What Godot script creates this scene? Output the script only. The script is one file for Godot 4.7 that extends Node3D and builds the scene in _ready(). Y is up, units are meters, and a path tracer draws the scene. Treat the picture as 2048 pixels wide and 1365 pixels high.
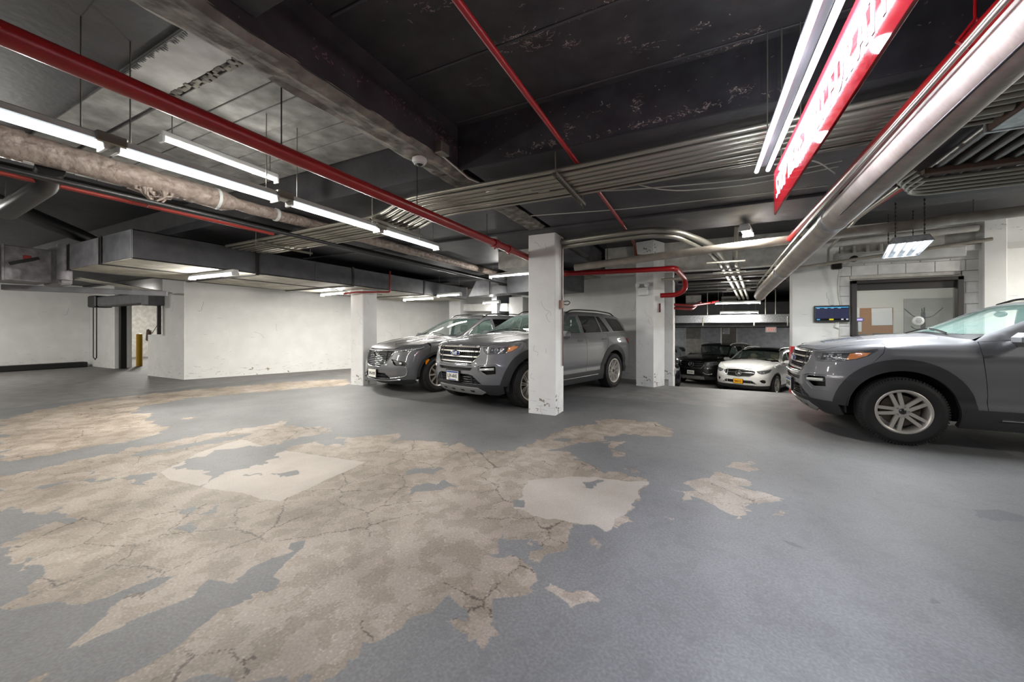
extends Node3D

# ------------------------------------------------------------------ mesh builder
class MB:
	var v := PackedVector3Array()
	var n := PackedVector3Array()
	var uv := PackedVector2Array()
	func tri(a: Vector3, b: Vector3, c: Vector3, na: Vector3, nb: Vector3, nc: Vector3, ua := Vector2.ZERO, ub := Vector2.ZERO, uc := Vector2.ZERO) -> void:
		if (c - a).cross(b - a).dot(na + nb + nc) < 0.0:
			v.append_array([a, c, b]); n.append_array([na, nc, nb]); uv.append_array([ua, uc, ub])
		else:
			v.append_array([a, b, c]); n.append_array([na, nb, nc]); uv.append_array([ua, ub, uc])
	func quad(a: Vector3, b: Vector3, c: Vector3, d: Vector3, nn: Vector3, ua := Vector2.ZERO, ub := Vector2.ZERO, uc := Vector2.ZERO, ud := Vector2.ZERO) -> void:
		tri(a, b, c, nn, nn, nn, ua, ub, uc)
		tri(a, c, d, nn, nn, nn, ua, uc, ud)
	func quadn(a: Vector3, b: Vector3, c: Vector3, d: Vector3, na: Vector3, nb: Vector3, nc: Vector3, nd: Vector3) -> void:
		tri(a, b, c, na, nb, nc)
		tri(a, c, d, na, nc, nd)
	# box by centre and size, chamfered edges
	func box(c: Vector3, s: Vector3, bev := 0.0, b := Basis.IDENTITY) -> MB:
		var h := s * 0.5
		var e: float = minf(bev, minf(h.x, minf(h.y, h.z)) * 0.95)
		if e <= 0.0:
			for ax in 3:
				for sg in [-1.0, 1.0]:
					var q := []
					var u := (ax + 1) % 3
					var w := (ax + 2) % 3
					for k in [[-1, -1], [1, -1], [1, 1], [-1, 1]]:
						var p := Vector3.ZERO
						p[ax] = h[ax] * sg
						p[u] = h[u] * k[0]
						p[w] = h[w] * k[1]
						q.append(c + b * p)
					var nn := Vector3.ZERO
					nn[ax] = sg
					quad(q[0], q[1], q[2], q[3], b * nn)
			return self
		var corner := {}
		for sx in [-1, 1]:
			for sy in [-1, 1]:
				for sz in [-1, 1]:
					var sgn := Vector3(sx, sy, sz)
					for ax in 3:
						var p := Vector3.ZERO
						for k in 3:
							p[k] = sgn[k] * (h[k] if k == ax else h[k] - e)
						corner[[sx, sy, sz, ax]] = c + b * p
		for ax in 3:
			var u := (ax + 1) % 3
			var w := (ax + 2) % 3
			for sg in [-1, 1]:
				var q := []
				for k in [[-1, -1], [1, -1], [1, 1], [-1, 1]]:
					var s3 := [0, 0, 0]
					s3[ax] = sg; s3[u] = k[0]; s3[w] = k[1]
					q.append(corner[[s3[0], s3[1], s3[2], ax]])
				var nn := Vector3.ZERO
				nn[ax] = sg
				quad(q[0], q[1], q[2], q[3], b * nn)
			for su in [-1, 1]:
				for sw in [-1, 1]:
					var lo := [0, 0, 0]
					var hi := [0, 0, 0]
					lo[ax] = -1; hi[ax] = 1
					lo[u] = su; hi[u] = su; lo[w] = sw; hi[w] = sw
					var nu := Vector3.ZERO
					nu[u] = su
					nu[w] = sw
					quad(corner[[lo[0], lo[1], lo[2], u]], corner[[hi[0], hi[1], hi[2], u]], corner[[hi[0], hi[1], hi[2], w]], corner[[lo[0], lo[1], lo[2], w]], (b * nu).normalized())
		for sx in [-1, 1]:
			for sy in [-1, 1]:
				for sz in [-1, 1]:
					var nn := (b * Vector3(sx, sy, sz)).normalized()
					tri(corner[[sx, sy, sz, 0]], corner[[sx, sy, sz, 1]], corner[[sx, sy, sz, 2]], nn, nn, nn)
		return self
	func bar(a: Vector3, b: Vector3, wide: float, high: float, bev := 0.0) -> MB:
		var d := (b - a)
		var f := d.normalized()
		var r := f.cross(Vector3.UP)
		if r.length() < 0.01:
			r = Vector3.RIGHT
		r = r.normalized()
		var u := r.cross(f).normalized()
		return box((a + b) * 0.5, Vector3(wide, high, d.length()), bev, Basis(r, u, -f))
	func tube(pts: Array, r, seg := 10, caps := true, wob := 0.0, sd := 0) -> MB:
		var cnt := pts.size()
		var up := Vector3.UP
		var rings := []
		var dirs := []
		for i in cnt:
			var d: Vector3
			if i == 0: d = pts[1] - pts[0]
			elif i == cnt - 1: d = pts[i] - pts[i - 1]
			else: d = (pts[i + 1] - pts[i]).normalized() + (pts[i] - pts[i - 1]).normalized()
			dirs.append(d.normalized())
		var x := (dirs[0] as Vector3).cross(up)
		if x.length() < 0.05: x = (dirs[0] as Vector3).cross(Vector3.RIGHT)
		x = x.normalized()
		var rg := RandomNumberGenerator.new()
		rg.seed = sd + 5
		for i in cnt:
			var f: Vector3 = dirs[i]
			x = (x - f * x.dot(f)).normalized()
			var y := f.cross(x)
			var ri: float = r[i] if r is Array else r
			var ring := []
			for k in seg:
				var t := TAU * k / seg
				var nn := x * cos(t) + y * sin(t)
				var rr := ri * (1.0 + (rg.randf_range(-wob, wob) if wob > 0.0 else 0.0))
				ring.append([pts[i] + nn * rr, nn])
			rings.append(ring)
		for i in cnt - 1:
			for k in seg:
				var k2 := (k + 1) % seg
				var A = rings[i][k]; var B = rings[i][k2]; var C = rings[i + 1][k2]; var D = rings[i + 1][k]
				quadn(A[0], B[0], C[0], D[0], A[1], B[1], C[1], D[1])
		if caps:
			for e in [0, cnt - 1]:
				var nn: Vector3 = -dirs[0] if e == 0 else dirs[e]
				for k in seg:
					tri(pts[e], rings[e][k][0], rings[e][(k + 1) % seg][0], nn, nn, nn)
		return self
	# profile: [[radius, height], ...] turned round the y axis of xf
	func lathe(prof: Array, seg := 24, xf := Transform3D.IDENTITY, smooth := true) -> MB:
		var m := prof.size()
		var ns := []
		for i in m - 1:
			var d := Vector2(prof[i + 1][0] - prof[i][0], prof[i + 1][1] - prof[i][1])
			ns.append(Vector2(d.y, -d.x).normalized())
		for i in m - 1:
			var n0: Vector2 = ns[i]
			var n1: Vector2 = ns[i]
			if smooth:
				if i > 0 and (ns[i - 1] as Vector2).dot(ns[i]) > 0.6: n0 = ((ns[i - 1] as Vector2) + ns[i]).normalized()
				if i < m - 2 and (ns[i + 1] as Vector2).dot(ns[i]) > 0.6: n1 = ((ns[i + 1] as Vector2) + ns[i]).normalized()
			for k in seg:
				var t0 := TAU * k / seg
				var t1 := TAU * (k + 1) / seg
				var c0 := Vector3(cos(t0), 0, sin(t0)); var c1 := Vector3(cos(t1), 0, sin(t1))
				var a: Vector3 = c0 * prof[i][0] + Vector3.UP * prof[i][1]
				var b: Vector3 = c1 * prof[i][0] + Vector3.UP * prof[i][1]
				var c: Vector3 = c1 * prof[i + 1][0] + Vector3.UP * prof[i + 1][1]
				var d: Vector3 = c0 * prof[i + 1][0] + Vector3.UP * prof[i + 1][1]
				var na := c0 * n0.x + Vector3.UP * n0.y; var nb := c1 * n0.x + Vector3.UP * n0.y
				var nc := c1 * n1.x + Vector3.UP * n1.y; var nd := c0 * n1.x + Vector3.UP * n1.y
				var B := xf.basis
				quadn(xf * a, xf * b, xf * c, xf * d, (B * na).normalized(), (B * nb).normalized(), (B * nc).normalized(), (B * nd).normalized())
		return self
	# 2D polygon in the xy plane of xf, pushed along its z from z0 to z1
	func prism(poly: PackedVector2Array, z0: float, z1: float, xf := Transform3D.IDENTITY) -> MB:
		var idx := Geometry2D.triangulate_polygon(poly)
		var nz := (xf.basis.z).normalized()
		for i in range(0, idx.size(), 3):
			var a := poly[idx[i]]; var b := poly[idx[i + 1]]; var c := poly[idx[i + 2]]
			tri(xf * Vector3(a.x, a.y, z1), xf * Vector3(b.x, b.y, z1), xf * Vector3(c.x, c.y, z1), nz, nz, nz, a, b, c)
			tri(xf * Vector3(a.x, a.y, z0), xf * Vector3(b.x, b.y, z0), xf * Vector3(c.x, c.y, z0), -nz, -nz, -nz, a, b, c)
		var cw := Geometry2D.is_polygon_clockwise(poly)
		for i in poly.size():
			var a := poly[i]; var b := poly[(i + 1) % poly.size()]
			var d := (b - a)
			if d.length() < 1e-6: continue
			var o := Vector2(-d.y, d.x).normalized() * (1.0 if cw else -1.0)
			quad(xf * Vector3(a.x, a.y, z0), xf * Vector3(b.x, b.y, z0), xf * Vector3(b.x, b.y, z1), xf * Vector3(a.x, a.y, z1), (xf.basis * Vector3(o.x, o.y, 0)).normalized())
		return self
	func ball(c: Vector3, r: Vector3, seg := 16, rows := 10, b := Basis.IDENTITY) -> MB:
		for i in rows:
			for k in seg:
				var q := []
				for o in [[0, 0], [1, 0], [1, 1], [0, 1]]:
					var th: float = PI * (i + o[0]) / rows
					var ph: float = TAU * (k + o[1]) / seg
					q.append(Vector3(sin(th) * cos(ph), cos(th), sin(th) * sin(ph)))
				var P := []
				var N := []
				for p in q:
					P.append(c + b * (p * r))
					N.append((b * (p / r)).normalized())
				quadn(P[0], P[1], P[2], P[3], N[0], N[1], N[2], N[3])
		return self
	func mesh() -> ArrayMesh:
		var a := []
		a.resize(Mesh.ARRAY_MAX)
		a[Mesh.ARRAY_VERTEX] = v
		a[Mesh.ARRAY_NORMAL] = n
		a[Mesh.ARRAY_TEX_UV] = uv
		var m := ArrayMesh.new()
		if v.size() > 0:
			m.add_surface_from_arrays(Mesh.PRIMITIVE_TRIANGLES, a)
		return m

# ------------------------------------------------------------------ scene helpers
var M := {}
var taken := {}

func numbered(called: String) -> String:
	var k: int = taken.get(called, 0)
	taken[called] = k + 1
	return called if k == 0 else "%s_%03d" % [called, k]

func thing(called: String, label: String, category: String, at := Vector3.ZERO, turn := 0.0, group := "") -> Node3D:
	var o := Node3D.new()
	o.name = numbered(called)
	add_child(o)
	o.position = at
	o.rotation.y = turn
	tag(o, label, category, group)
	return o

func tag(o: Node, label: String, category: String, group := "") -> void:
	o.set_meta("label", label)
	o.set_meta("category", category)
	if group != "":
		o.set_meta("group", group)

func part(parent: Node, called: String, mb: MB, mat: Material, label := "") -> MeshInstance3D:
	var o := MeshInstance3D.new()
	o.name = called
	o.mesh = mb.mesh()
	o.material_override = mat
	parent.add_child(o, true)
	if label != "":
		o.set_meta("label", label)
	return o

func solo(called: String, mb: MB, mat: Material, label: String, category: String, group := "") -> MeshInstance3D:
	var o := part(self, numbered(called), mb, mat)
	tag(o, label, category, group)
	return o

func struct(called: String, mb: MB, mat: Material, label := "", category := "") -> MeshInstance3D:
	var o := part(self, numbered(called), mb, mat)
	o.set_meta("kind", "structure")
	if label != "":
		o.set_meta("label", label)
	if category != "":
		o.set_meta("category", category)
	return o

func pv(a: Array) -> PackedVector2Array:
	var r := PackedVector2Array()
	for p in a:
		r.append(Vector2(p[0], p[1]))
	return r

func frame(o: Vector3, x: Vector3, y: Vector3) -> Transform3D:
	return Transform3D(Basis(x.normalized(), y.normalized(), x.cross(y).normalized()), o)

# smooth path through points with rounded corners of radius r
func rounded(pts: Array, r: float, steps := 6) -> Array:
	var out := [pts[0]]
	for i in range(1, pts.size() - 1):
		var a: Vector3 = pts[i - 1]; var b: Vector3 = pts[i]; var c: Vector3 = pts[i + 1]
		var ra: float = minf(r, minf((a - b).length(), (c - b).length()) * 0.49)
		var p0 := b + (a - b).normalized() * ra
		var p1 := b + (c - b).normalized() * ra
		for k in steps + 1:
			var t := float(k) / steps
			out.append(p0.lerp(b, t).lerp(b.lerp(p1, t), t))
	out.append(pts[-1])
	return out

func mat(col: Color, rough := 0.6, metal := 0.0, spec := 0.5) -> StandardMaterial3D:
	var m := StandardMaterial3D.new()
	m.albedo_color = col
	m.roughness = rough
	m.metallic = metal
	m.metallic_specular = spec
	return m

func glow(col: Color, power: float) -> StandardMaterial3D:
	var m := mat(Color(0.9, 0.9, 0.9), 0.4)
	m.emission_enabled = true
	m.emission = col
	m.emission_energy_multiplier = power
	return m

func noise_tex(freq: float, lo: Color, hi: Color, size := 512, sd := 1, oct := 4, ramp_pos := [0.0, 1.0], type := FastNoiseLite.TYPE_SIMPLEX) -> NoiseTexture2D:
	var f := FastNoiseLite.new()
	f.seed = sd
	f.noise_type = type
	f.frequency = freq
	f.fractal_octaves = oct
	var t := NoiseTexture2D.new()
	t.width = size
	t.height = size
	t.seamless = true
	t.noise = f
	var g := Gradient.new()
	g.offsets = PackedFloat32Array(ramp_pos)
	g.colors = PackedColorArray([lo, hi])
	t.color_ramp = g
	return t

func tri_mat(tex: Texture2D, scale: float, rough := 0.8, bump: Texture2D = null, bump_cm := 0.3, spec := 0.5) -> StandardMaterial3D:
	var m := mat(Color.WHITE, rough, 0.0, spec)
	m.albedo_texture = tex
	m.uv1_triplanar = true
	m.uv1_world_triplanar = true
	m.uv1_scale = Vector3.ONE * scale
	if bump:
		m.heightmap_enabled = true
		m.heightmap_texture = bump
		m.heightmap_scale = bump_cm
	return m

# ------------------------------------------------------------------ car bodies
# A body is the zero surface of a smooth maximum of profile functions; panels are outlines laid on that surface.
class Tab:
	var lo := 0.0
	var inv := 1.0
	var a := PackedFloat32Array()
	func _init(p: Array, lin := false) -> void:
		var m := p.size()
		var d := []
		for i in m - 1:
			d.append((p[i + 1][1] - p[i][1]) / (p[i + 1][0] - p[i][0]))
		var t := []
		for i in m:
			if i == 0: t.append(d[0])
			elif i == m - 1: t.append(d[m - 2])
			elif d[i - 1] * d[i] <= 0.0: t.append(0.0)
			else: t.append(2.0 * d[i - 1] * d[i] / (d[i - 1] + d[i]))
		lo = p[0][0]
		var hi: float = p[m - 1][0]
		var cnt := 400
		inv = cnt / (hi - lo)
		var k := 0
		for i in cnt + 1:
			var x := lo + i / inv
			while k < m - 2 and x > p[k + 1][0]: k += 1
			var h: float = p[k + 1][0] - p[k][0]
			var s: float = clampf((x - p[k][0]) / h, 0, 1)
			if lin:
				a.append(lerpf(p[k][1], p[k + 1][1], s))
			else:
				var s2 := s * s
				var s3 := s2 * s
				a.append((2 * s3 - 3 * s2 + 1) * p[k][1] + (s3 - 2 * s2 + s) * h * t[k] + (-2 * s3 + 3 * s2) * p[k + 1][1] + (s3 - s2) * h * t[k + 1])
	func at(x: float) -> float:
		var u := (x - lo) * inv
		if u <= 0.0: return a[0]
		if u >= 400.0: return a[400]
		var i := int(u)
		return a[i] + (a[i + 1] - a[i]) * (u - i)

class Shell:
	var top: Tab
	var nose: Tab
	var plan: Tab
	var tail: Tab
	var tplan: Tab
	var wide: Tab
	var sect: Tab
	var crown: Tab
	var fo := 0.9
	var length := 5.0
	var cell := 0.055
	func field(l: float, y: float, w0: float) -> float:
		var w := absf(w0)
		var a := w - wide.at(l) - sect.at(y)
		var b := y - top.at(l) + crown.at(l) * w * w
		var c := nose.at(y) + plan.at(w) - l
		var d := l - tail.at(y) + tplan.at(w)
		var h := maxf(0.05 - absf(a - b), 0.0)
		a = maxf(a, b) + h * h * 5.0
		h = maxf(0.07 - absf(a - c), 0.0)
		a = maxf(a, c) + h * h * 3.57
		h = maxf(0.07 - absf(a - d), 0.0)
		return maxf(a, d) + h * h * 3.57
	func ray(kind: String, p: Vector2, t: float) -> Vector3:  # (l, y, w)
		match kind:
			"s": return Vector3(p.x, p.y, t)
			"f": return Vector3(-t, p.y, p.x)
			"r": return Vector3(t, p.y, p.x)
			"t": return Vector3(p.x, t, p.y)
			"c": return Vector3((p.x - t) * 0.70711, p.y, (p.x + t) * 0.70711)
		return Vector3.ZERO
	func to2(kind: String, q: Vector3) -> Vector2:
		match kind:
			"s": return Vector2(q.x, q.y)
			"f", "r": return Vector2(q.z, q.y)
			"t": return Vector2(q.x, q.z)
			"c": return Vector2((q.x + q.z) * 0.70711, q.y)
		return Vector2.ZERO
	func solve(kind: String, p: Vector2) -> Vector3:
		var t0 := 0.0
		var t1 := 1.4
		match kind:
			"f":
				t0 = -1.1
				t1 = 0.3
			"r":
				t0 = length - 1.0
				t1 = length + 0.3
			"t":
				t0 = 0.7
				t1 = 2.2
			"c":
				t0 = 0.42 - p.x
				t1 = t0 + 1.6
		for i in 17:
			var tm := (t0 + t1) * 0.5
			var q := ray(kind, p, tm)
			if field(q.x, q.y, q.z) > 0.0: t1 = tm
			else: t0 = tm
		return ray(kind, p, (t0 + t1) * 0.5)
	func grad(q: Vector3) -> Vector3:
		var e := 0.004
		var f := field(q.x, q.y, q.z)
		return Vector3(field(q.x + e, q.y, q.z) - f, field(q.x, q.y + e, q.z) - f, field(q.x, q.y, q.z + e) - f).normalized()
	# points given as [kind, a, b] on the surface -> (l, y, w)
	func on(list: Array) -> Array:
		var out := []
		for s in list:
			out.append(s if s is Vector3 else solve(s[0], Vector2(s[1], s[2])))
		return out
	func flat(kind: String, list: Array) -> PackedVector2Array:
		var r := PackedVector2Array()
		for q in on(list): r.append(to2(kind, q))
		return r
	func out3(q: Vector3, side: float) -> Vector3:
		return Vector3(-q.z * side, q.y, q.x - fo)
	# panel: outline on the surface seen along kind; side -1 mirrors it; off pushes it out; rim is the depth of its turned-in edge
	func panel(mb: MB, kind: String, poly: PackedVector2Array, off := 0.0, rim := 0.02, side := 1.0, holes := [], step := 0.0) -> void:
		var g: float = step if step > 0.0 else cell
		var lo := poly[0]
		var hi := poly[0]
		for p in poly:
			lo = lo.min(p)
			hi = hi.max(p)
		var seen := {}
		var get := func(p: Vector2) -> Array:
			var key := Vector2i(roundi(p.x * 20000), roundi(p.y * 20000))
			if not seen.has(key):
				var q := solve(kind, p)
				var n := grad(q)
				seen[key] = [out3(q + n * off, side), Vector3(-n.z * side, n.y, n.x)]
			return seen[key]
		var nx := int(ceil((hi.x - lo.x) / g))
		var ny := int(ceil((hi.y - lo.y) / g))
		for i in nx:
			for j in ny:
				var a := lo + Vector2(i, j) * g
				var cellp := PackedVector2Array([a, a + Vector2(g, 0), a + Vector2(g, g), a + Vector2(0, g)])
				var pieces: Array = Array(Geometry2D.intersect_polygons(poly, cellp), TYPE_NIL, "", null)
				for h in holes:
					var nxt := []
					for pc in pieces:
						for r in Geometry2D.clip_polygons(pc, h):
							nxt.append(r)
					pieces = nxt
				for pc in pieces:
					if pc.size() < 3: continue
					var idx := Geometry2D.triangulate_polygon(pc)
					for k in range(0, idx.size(), 3):
						var A = get.call(pc[idx[k]]); var B = get.call(pc[idx[k + 1]]); var C = get.call(pc[idx[k + 2]])
						mb.tri(A[0], B[0], C[0], A[1], B[1], C[1])
		if rim > 0.0:
			for ring in [poly] + holes:
				var m: int = ring.size()
				for i in m:
					var p0: Vector2 = ring[i]
					var p1: Vector2 = ring[(i + 1) % m]
					var parts := maxi(1, int(ceil(p0.distance_to(p1) / g)))
					for k in parts:
						var A = get.call(p0.lerp(p1, float(k) / parts)); var B = get.call(p0.lerp(p1, float(k + 1) / parts))
						var e: Vector3 = B[0] - A[0]
						var nn := e.cross(A[1]).normalized()
						mb.quad(A[0], B[0], B[0] - B[1] * rim, A[0] - A[1] * rim, nn)
	func surf(kind: String, a: float, b: float, off := 0.0, side := 1.0) -> Vector3:
		var q := solve(kind, Vector2(a, b))
		return out3(q + grad(q) * off, side)
	# strip along surface points, as a rounded bar
	func rail(mb: MB, list: Array, r: float, off := 0.0, side := 1.0, seg := 6) -> void:
		var pts := []
		for q in on(list):
			pts.append(out3(q + grad(q) * off, side))
		mb.tube(pts, r, seg)

func arc2(cx: float, cy: float, r: float, a0: float, a1: float, n := 16) -> Array:
	var out := []
	for i in n + 1:
		var t := deg_to_rad(lerpf(a0, a1, float(i) / n))
		out.append(["s", cx + r * cos(t), cy + r * sin(t)])
	return out

func tline(kind: String, a0: float, b0: float, a1: float, b1: float, n := 8) -> Array:
	var out := []
	for i in n + 1:
		var t := float(i) / n
		out.append([kind, lerpf(a0, a1, t), lerpf(b0, b1, t)])
	return out

func rev(a: Array) -> Array:
	var b := a.duplicate()
	b.reverse()
	return b

func wheel_parts(parent: Node, r: float, wide: float, rr: float, style: String, at: Vector3, side: float) -> void:
	# tyre is the part; rim, hub cap, lug nuts and brake disc its sub-parts. axle along local x, outer face towards side
	var ax := Transform3D(Basis(Vector3(0, 0, 1), Vector3(side, 0, 0), Vector3(0, side, 0)), Vector3.ZERO)
	ax.basis = Basis(Vector3(0, 1, 0), Vector3(side, 0, 0), Vector3(0, 0, -side))
	var h := wide * 0.5
	var t := MB.new()
	var prof := [[rr - 0.005, -h * 0.86], [rr + 0.02, -h * 0.96], [lerpf(rr, r, 0.5), -h * 1.02], [r - 0.03, -h * 0.96], [r - 0.008, -h * 0.80]]
	for k in 4:
		var y0 := lerpf(-h * 0.72, h * 0.72, k / 4.0)
		var y1 := lerpf(-h * 0.72, h * 0.72, (k + 0.8) / 4.0)
		prof.append_array([[r, y0], [r, y1], [r - 0.009, y1 + 0.003], [r - 0.009, lerpf(-h * 0.72, h * 0.72, (k + 1) / 4.0) - 0.003]])
	prof.append_array([[r - 0.008, h * 0.80], [r - 0.03, h * 0.96], [r - 0.05, h * 1.0], [r - 0.053, h * 1.025], [lerpf(rr, r, 0.55), h * 1.03], [rr + 0.035, h * 1.0], [rr + 0.03, h * 0.975], [rr + 0.008, h * 0.93], [rr - 0.005, h * 0.86]])
	var rev_prof := prof.duplicate()
	rev_prof.reverse()
	t.lathe(rev_prof, 56, ax)
	# tread blocks on the shoulders
	for k in 80:
		var a := TAU * k / 80.0
		for e in [-1.0, 1.0]:
			var b := Basis(ax.basis.y, a)
			t.box(b * (ax.basis * Vector3(r - 0.0185, e * h * 0.85, 0)), Vector3(0.03, 0.022, 0.017), 0.0, b * ax.basis)
	var tyre := part(parent, "wheel", t, M.rubber)
	tyre.position = at
	var rim := MB.new()
	var barrel := [[rr, h * 0.88], [rr + 0.004, h * 0.95], [rr - 0.004, h * 0.985], [rr - 0.016, h * 0.975], [rr - 0.03, h * 0.80], [rr - 0.035, h * 0.2], [rr - 0.03, -h * 0.8], [rr - 0.01, -h * 0.86]]
	rim.lathe(rev(barrel), 48, ax)
	var face := h * 0.80
	var nsp := 5
	var spread := 0.046
	var wsp := 0.036
	var twin := true
	if style == "ten":
		nsp = 10; twin = true; spread = 0.018; wsp = 0.012
	elif style == "star":
		nsp = 5; spread = 0.034; wsp = 0.036
	elif style == "many":
		nsp = 9; twin = false; wsp = 0.032
	var hub := 0.075
	for k in nsp:
		var a := TAU * (k + 0.25) / nsp
		var b := Basis(ax.basis.y, a)
		for sgn in ([-1.0, 1.0] if twin else [0.0]):
			var poly := pv([[hub * 0.55, sgn * spread * 0.62 - wsp * 0.55], [rr - 0.022, sgn * spread * 1.15 - wsp * 0.5], [rr - 0.022, sgn * spread * 1.15 + wsp * 0.5], [hub * 0.55, sgn * spread * 0.62 + wsp * 0.55]])
			# the spoke dishes in towards the hub
			var m2 := MB.new()
			m2.prism(poly, -0.03, 0.0, Transform3D(Basis(ax.basis.x, ax.basis.z * 1.0, ax.basis.y), Vector3.ZERO))
			for i in m2.v.size():
				var q := m2.v[i]
				var rad: float = sqrt(q.y * q.y + q.z * q.z)
				var dish: float = face - 0.022 * clampf((rr - rad) / rr, 0, 1)
				m2.v[i] = b * (q + Vector3(side * dish, 0, 0))
				m2.n[i] = b * m2.n[i]
			rim.v.append_array(m2.v); rim.n.append_array(m2.n); rim.uv.append_array(m2.uv)
	rim.lathe(rev([[0.0, face - 0.012], [hub * 0.5, face - 0.012], [hub, face - 0.02], [hub + 0.004, face - 0.06]]), 24, ax)
	var rm := part(tyre, "rim", rim, M.alloy if style != "dark" else M.dark_metal, "silver alloy rim")
	rm.position = Vector3.ZERO
	var cap := MB.new().lathe(rev([[0.0, face + 0.004], [0.028, face + 0.003], [0.033, face - 0.004], [0.033, face - 0.014]]), 20, ax)
	part(tyre, "hub_cap", cap, M.chrome_dark)
	for k in 5:
		var b := Basis(ax.basis.y, TAU * (k + 0.75) / 5.0)
		var nut := MB.new().lathe(rev([[0.0, face + 0.006], [0.010, face + 0.004], [0.012, face - 0.012]]), 8, Transform3D(b * ax.basis, b * (ax.basis * Vector3(0.056, 0, 0))))
		part(tyre, "lug_nut", nut, M.chrome)
	var disc := MB.new().lathe(rev([[0.0, h * 0.15], [rr * 0.72, h * 0.15], [rr * 0.72, h * 0.0], [0.0, 0.0]]), 32, ax)
	part(tyre, "brake_disc", disc, M.brake)
	var cal := MB.new().box(Vector3(side * h * 0.2, rr * 0.30, rr * 0.52), Vector3(0.07, 0.14, 0.07), 0.012)
	part(tyre, "brake_caliper", cal, M.dark_metal)

# painted text as flat raised letters; returns the mesh instance
func letters(parent: Node, called: String, txt: String, high: float, m: Material, xf: Transform3D, serif := false, deep := 0.004, width := 0.0) -> MeshInstance3D:
	var tm := TextMesh.new()
	var f := SystemFont.new()
	f.font_names = PackedStringArray(["Droid Serif" if serif else "Droid Sans"])
	f.font_weight = 700
	tm.font = f
	tm.text = txt
	tm.font_size = 64
	tm.pixel_size = high / 46.0
	tm.depth = deep
	tm.curve_step = 2.0
	var o := MeshInstance3D.new()
	o.name = called
	o.mesh = tm
	o.material_override = m
	parent.add_child(o, true)
	o.transform = xf
	if width > 0.0:
		var box := tm.get_aabb()
		if box.size.x > 0.001:
			o.transform.basis = o.transform.basis * Basis.from_scale(Vector3(width / box.size.x, 1, 1))
	return o

func make_plate(parent: Node, at: Vector3, tilt: float, txt: String, base: Material, ink: Material, band: Material) -> void:
	# number plate facing -z of the car
	var b := Basis(Vector3.UP, PI) * Basis(Vector3.RIGHT, tilt)
	var p := part(parent, "number_plate", MB.new().box(Vector3.ZERO, Vector3(0.31, 0.16, 0.006), 0.002), base, "number plate with dark raised letters")
	p.transform = Transform3D(b, at)
	letters(p, "lettering", txt, 0.066, ink, Transform3D(Basis.IDENTITY, Vector3(0, -0.004, 0.004)), false, 0.002, 0.25)
	if band:
		part(p, "top_band", MB.new().box(Vector3(0, 0.062, 0.0035), Vector3(0.29, 0.026, 0.002)), band, "blue band")
		part(p, "bottom_band", MB.new().box(Vector3(0, -0.068, 0.0035), Vector3(0.2, 0.012, 0.002)), band)

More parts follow.
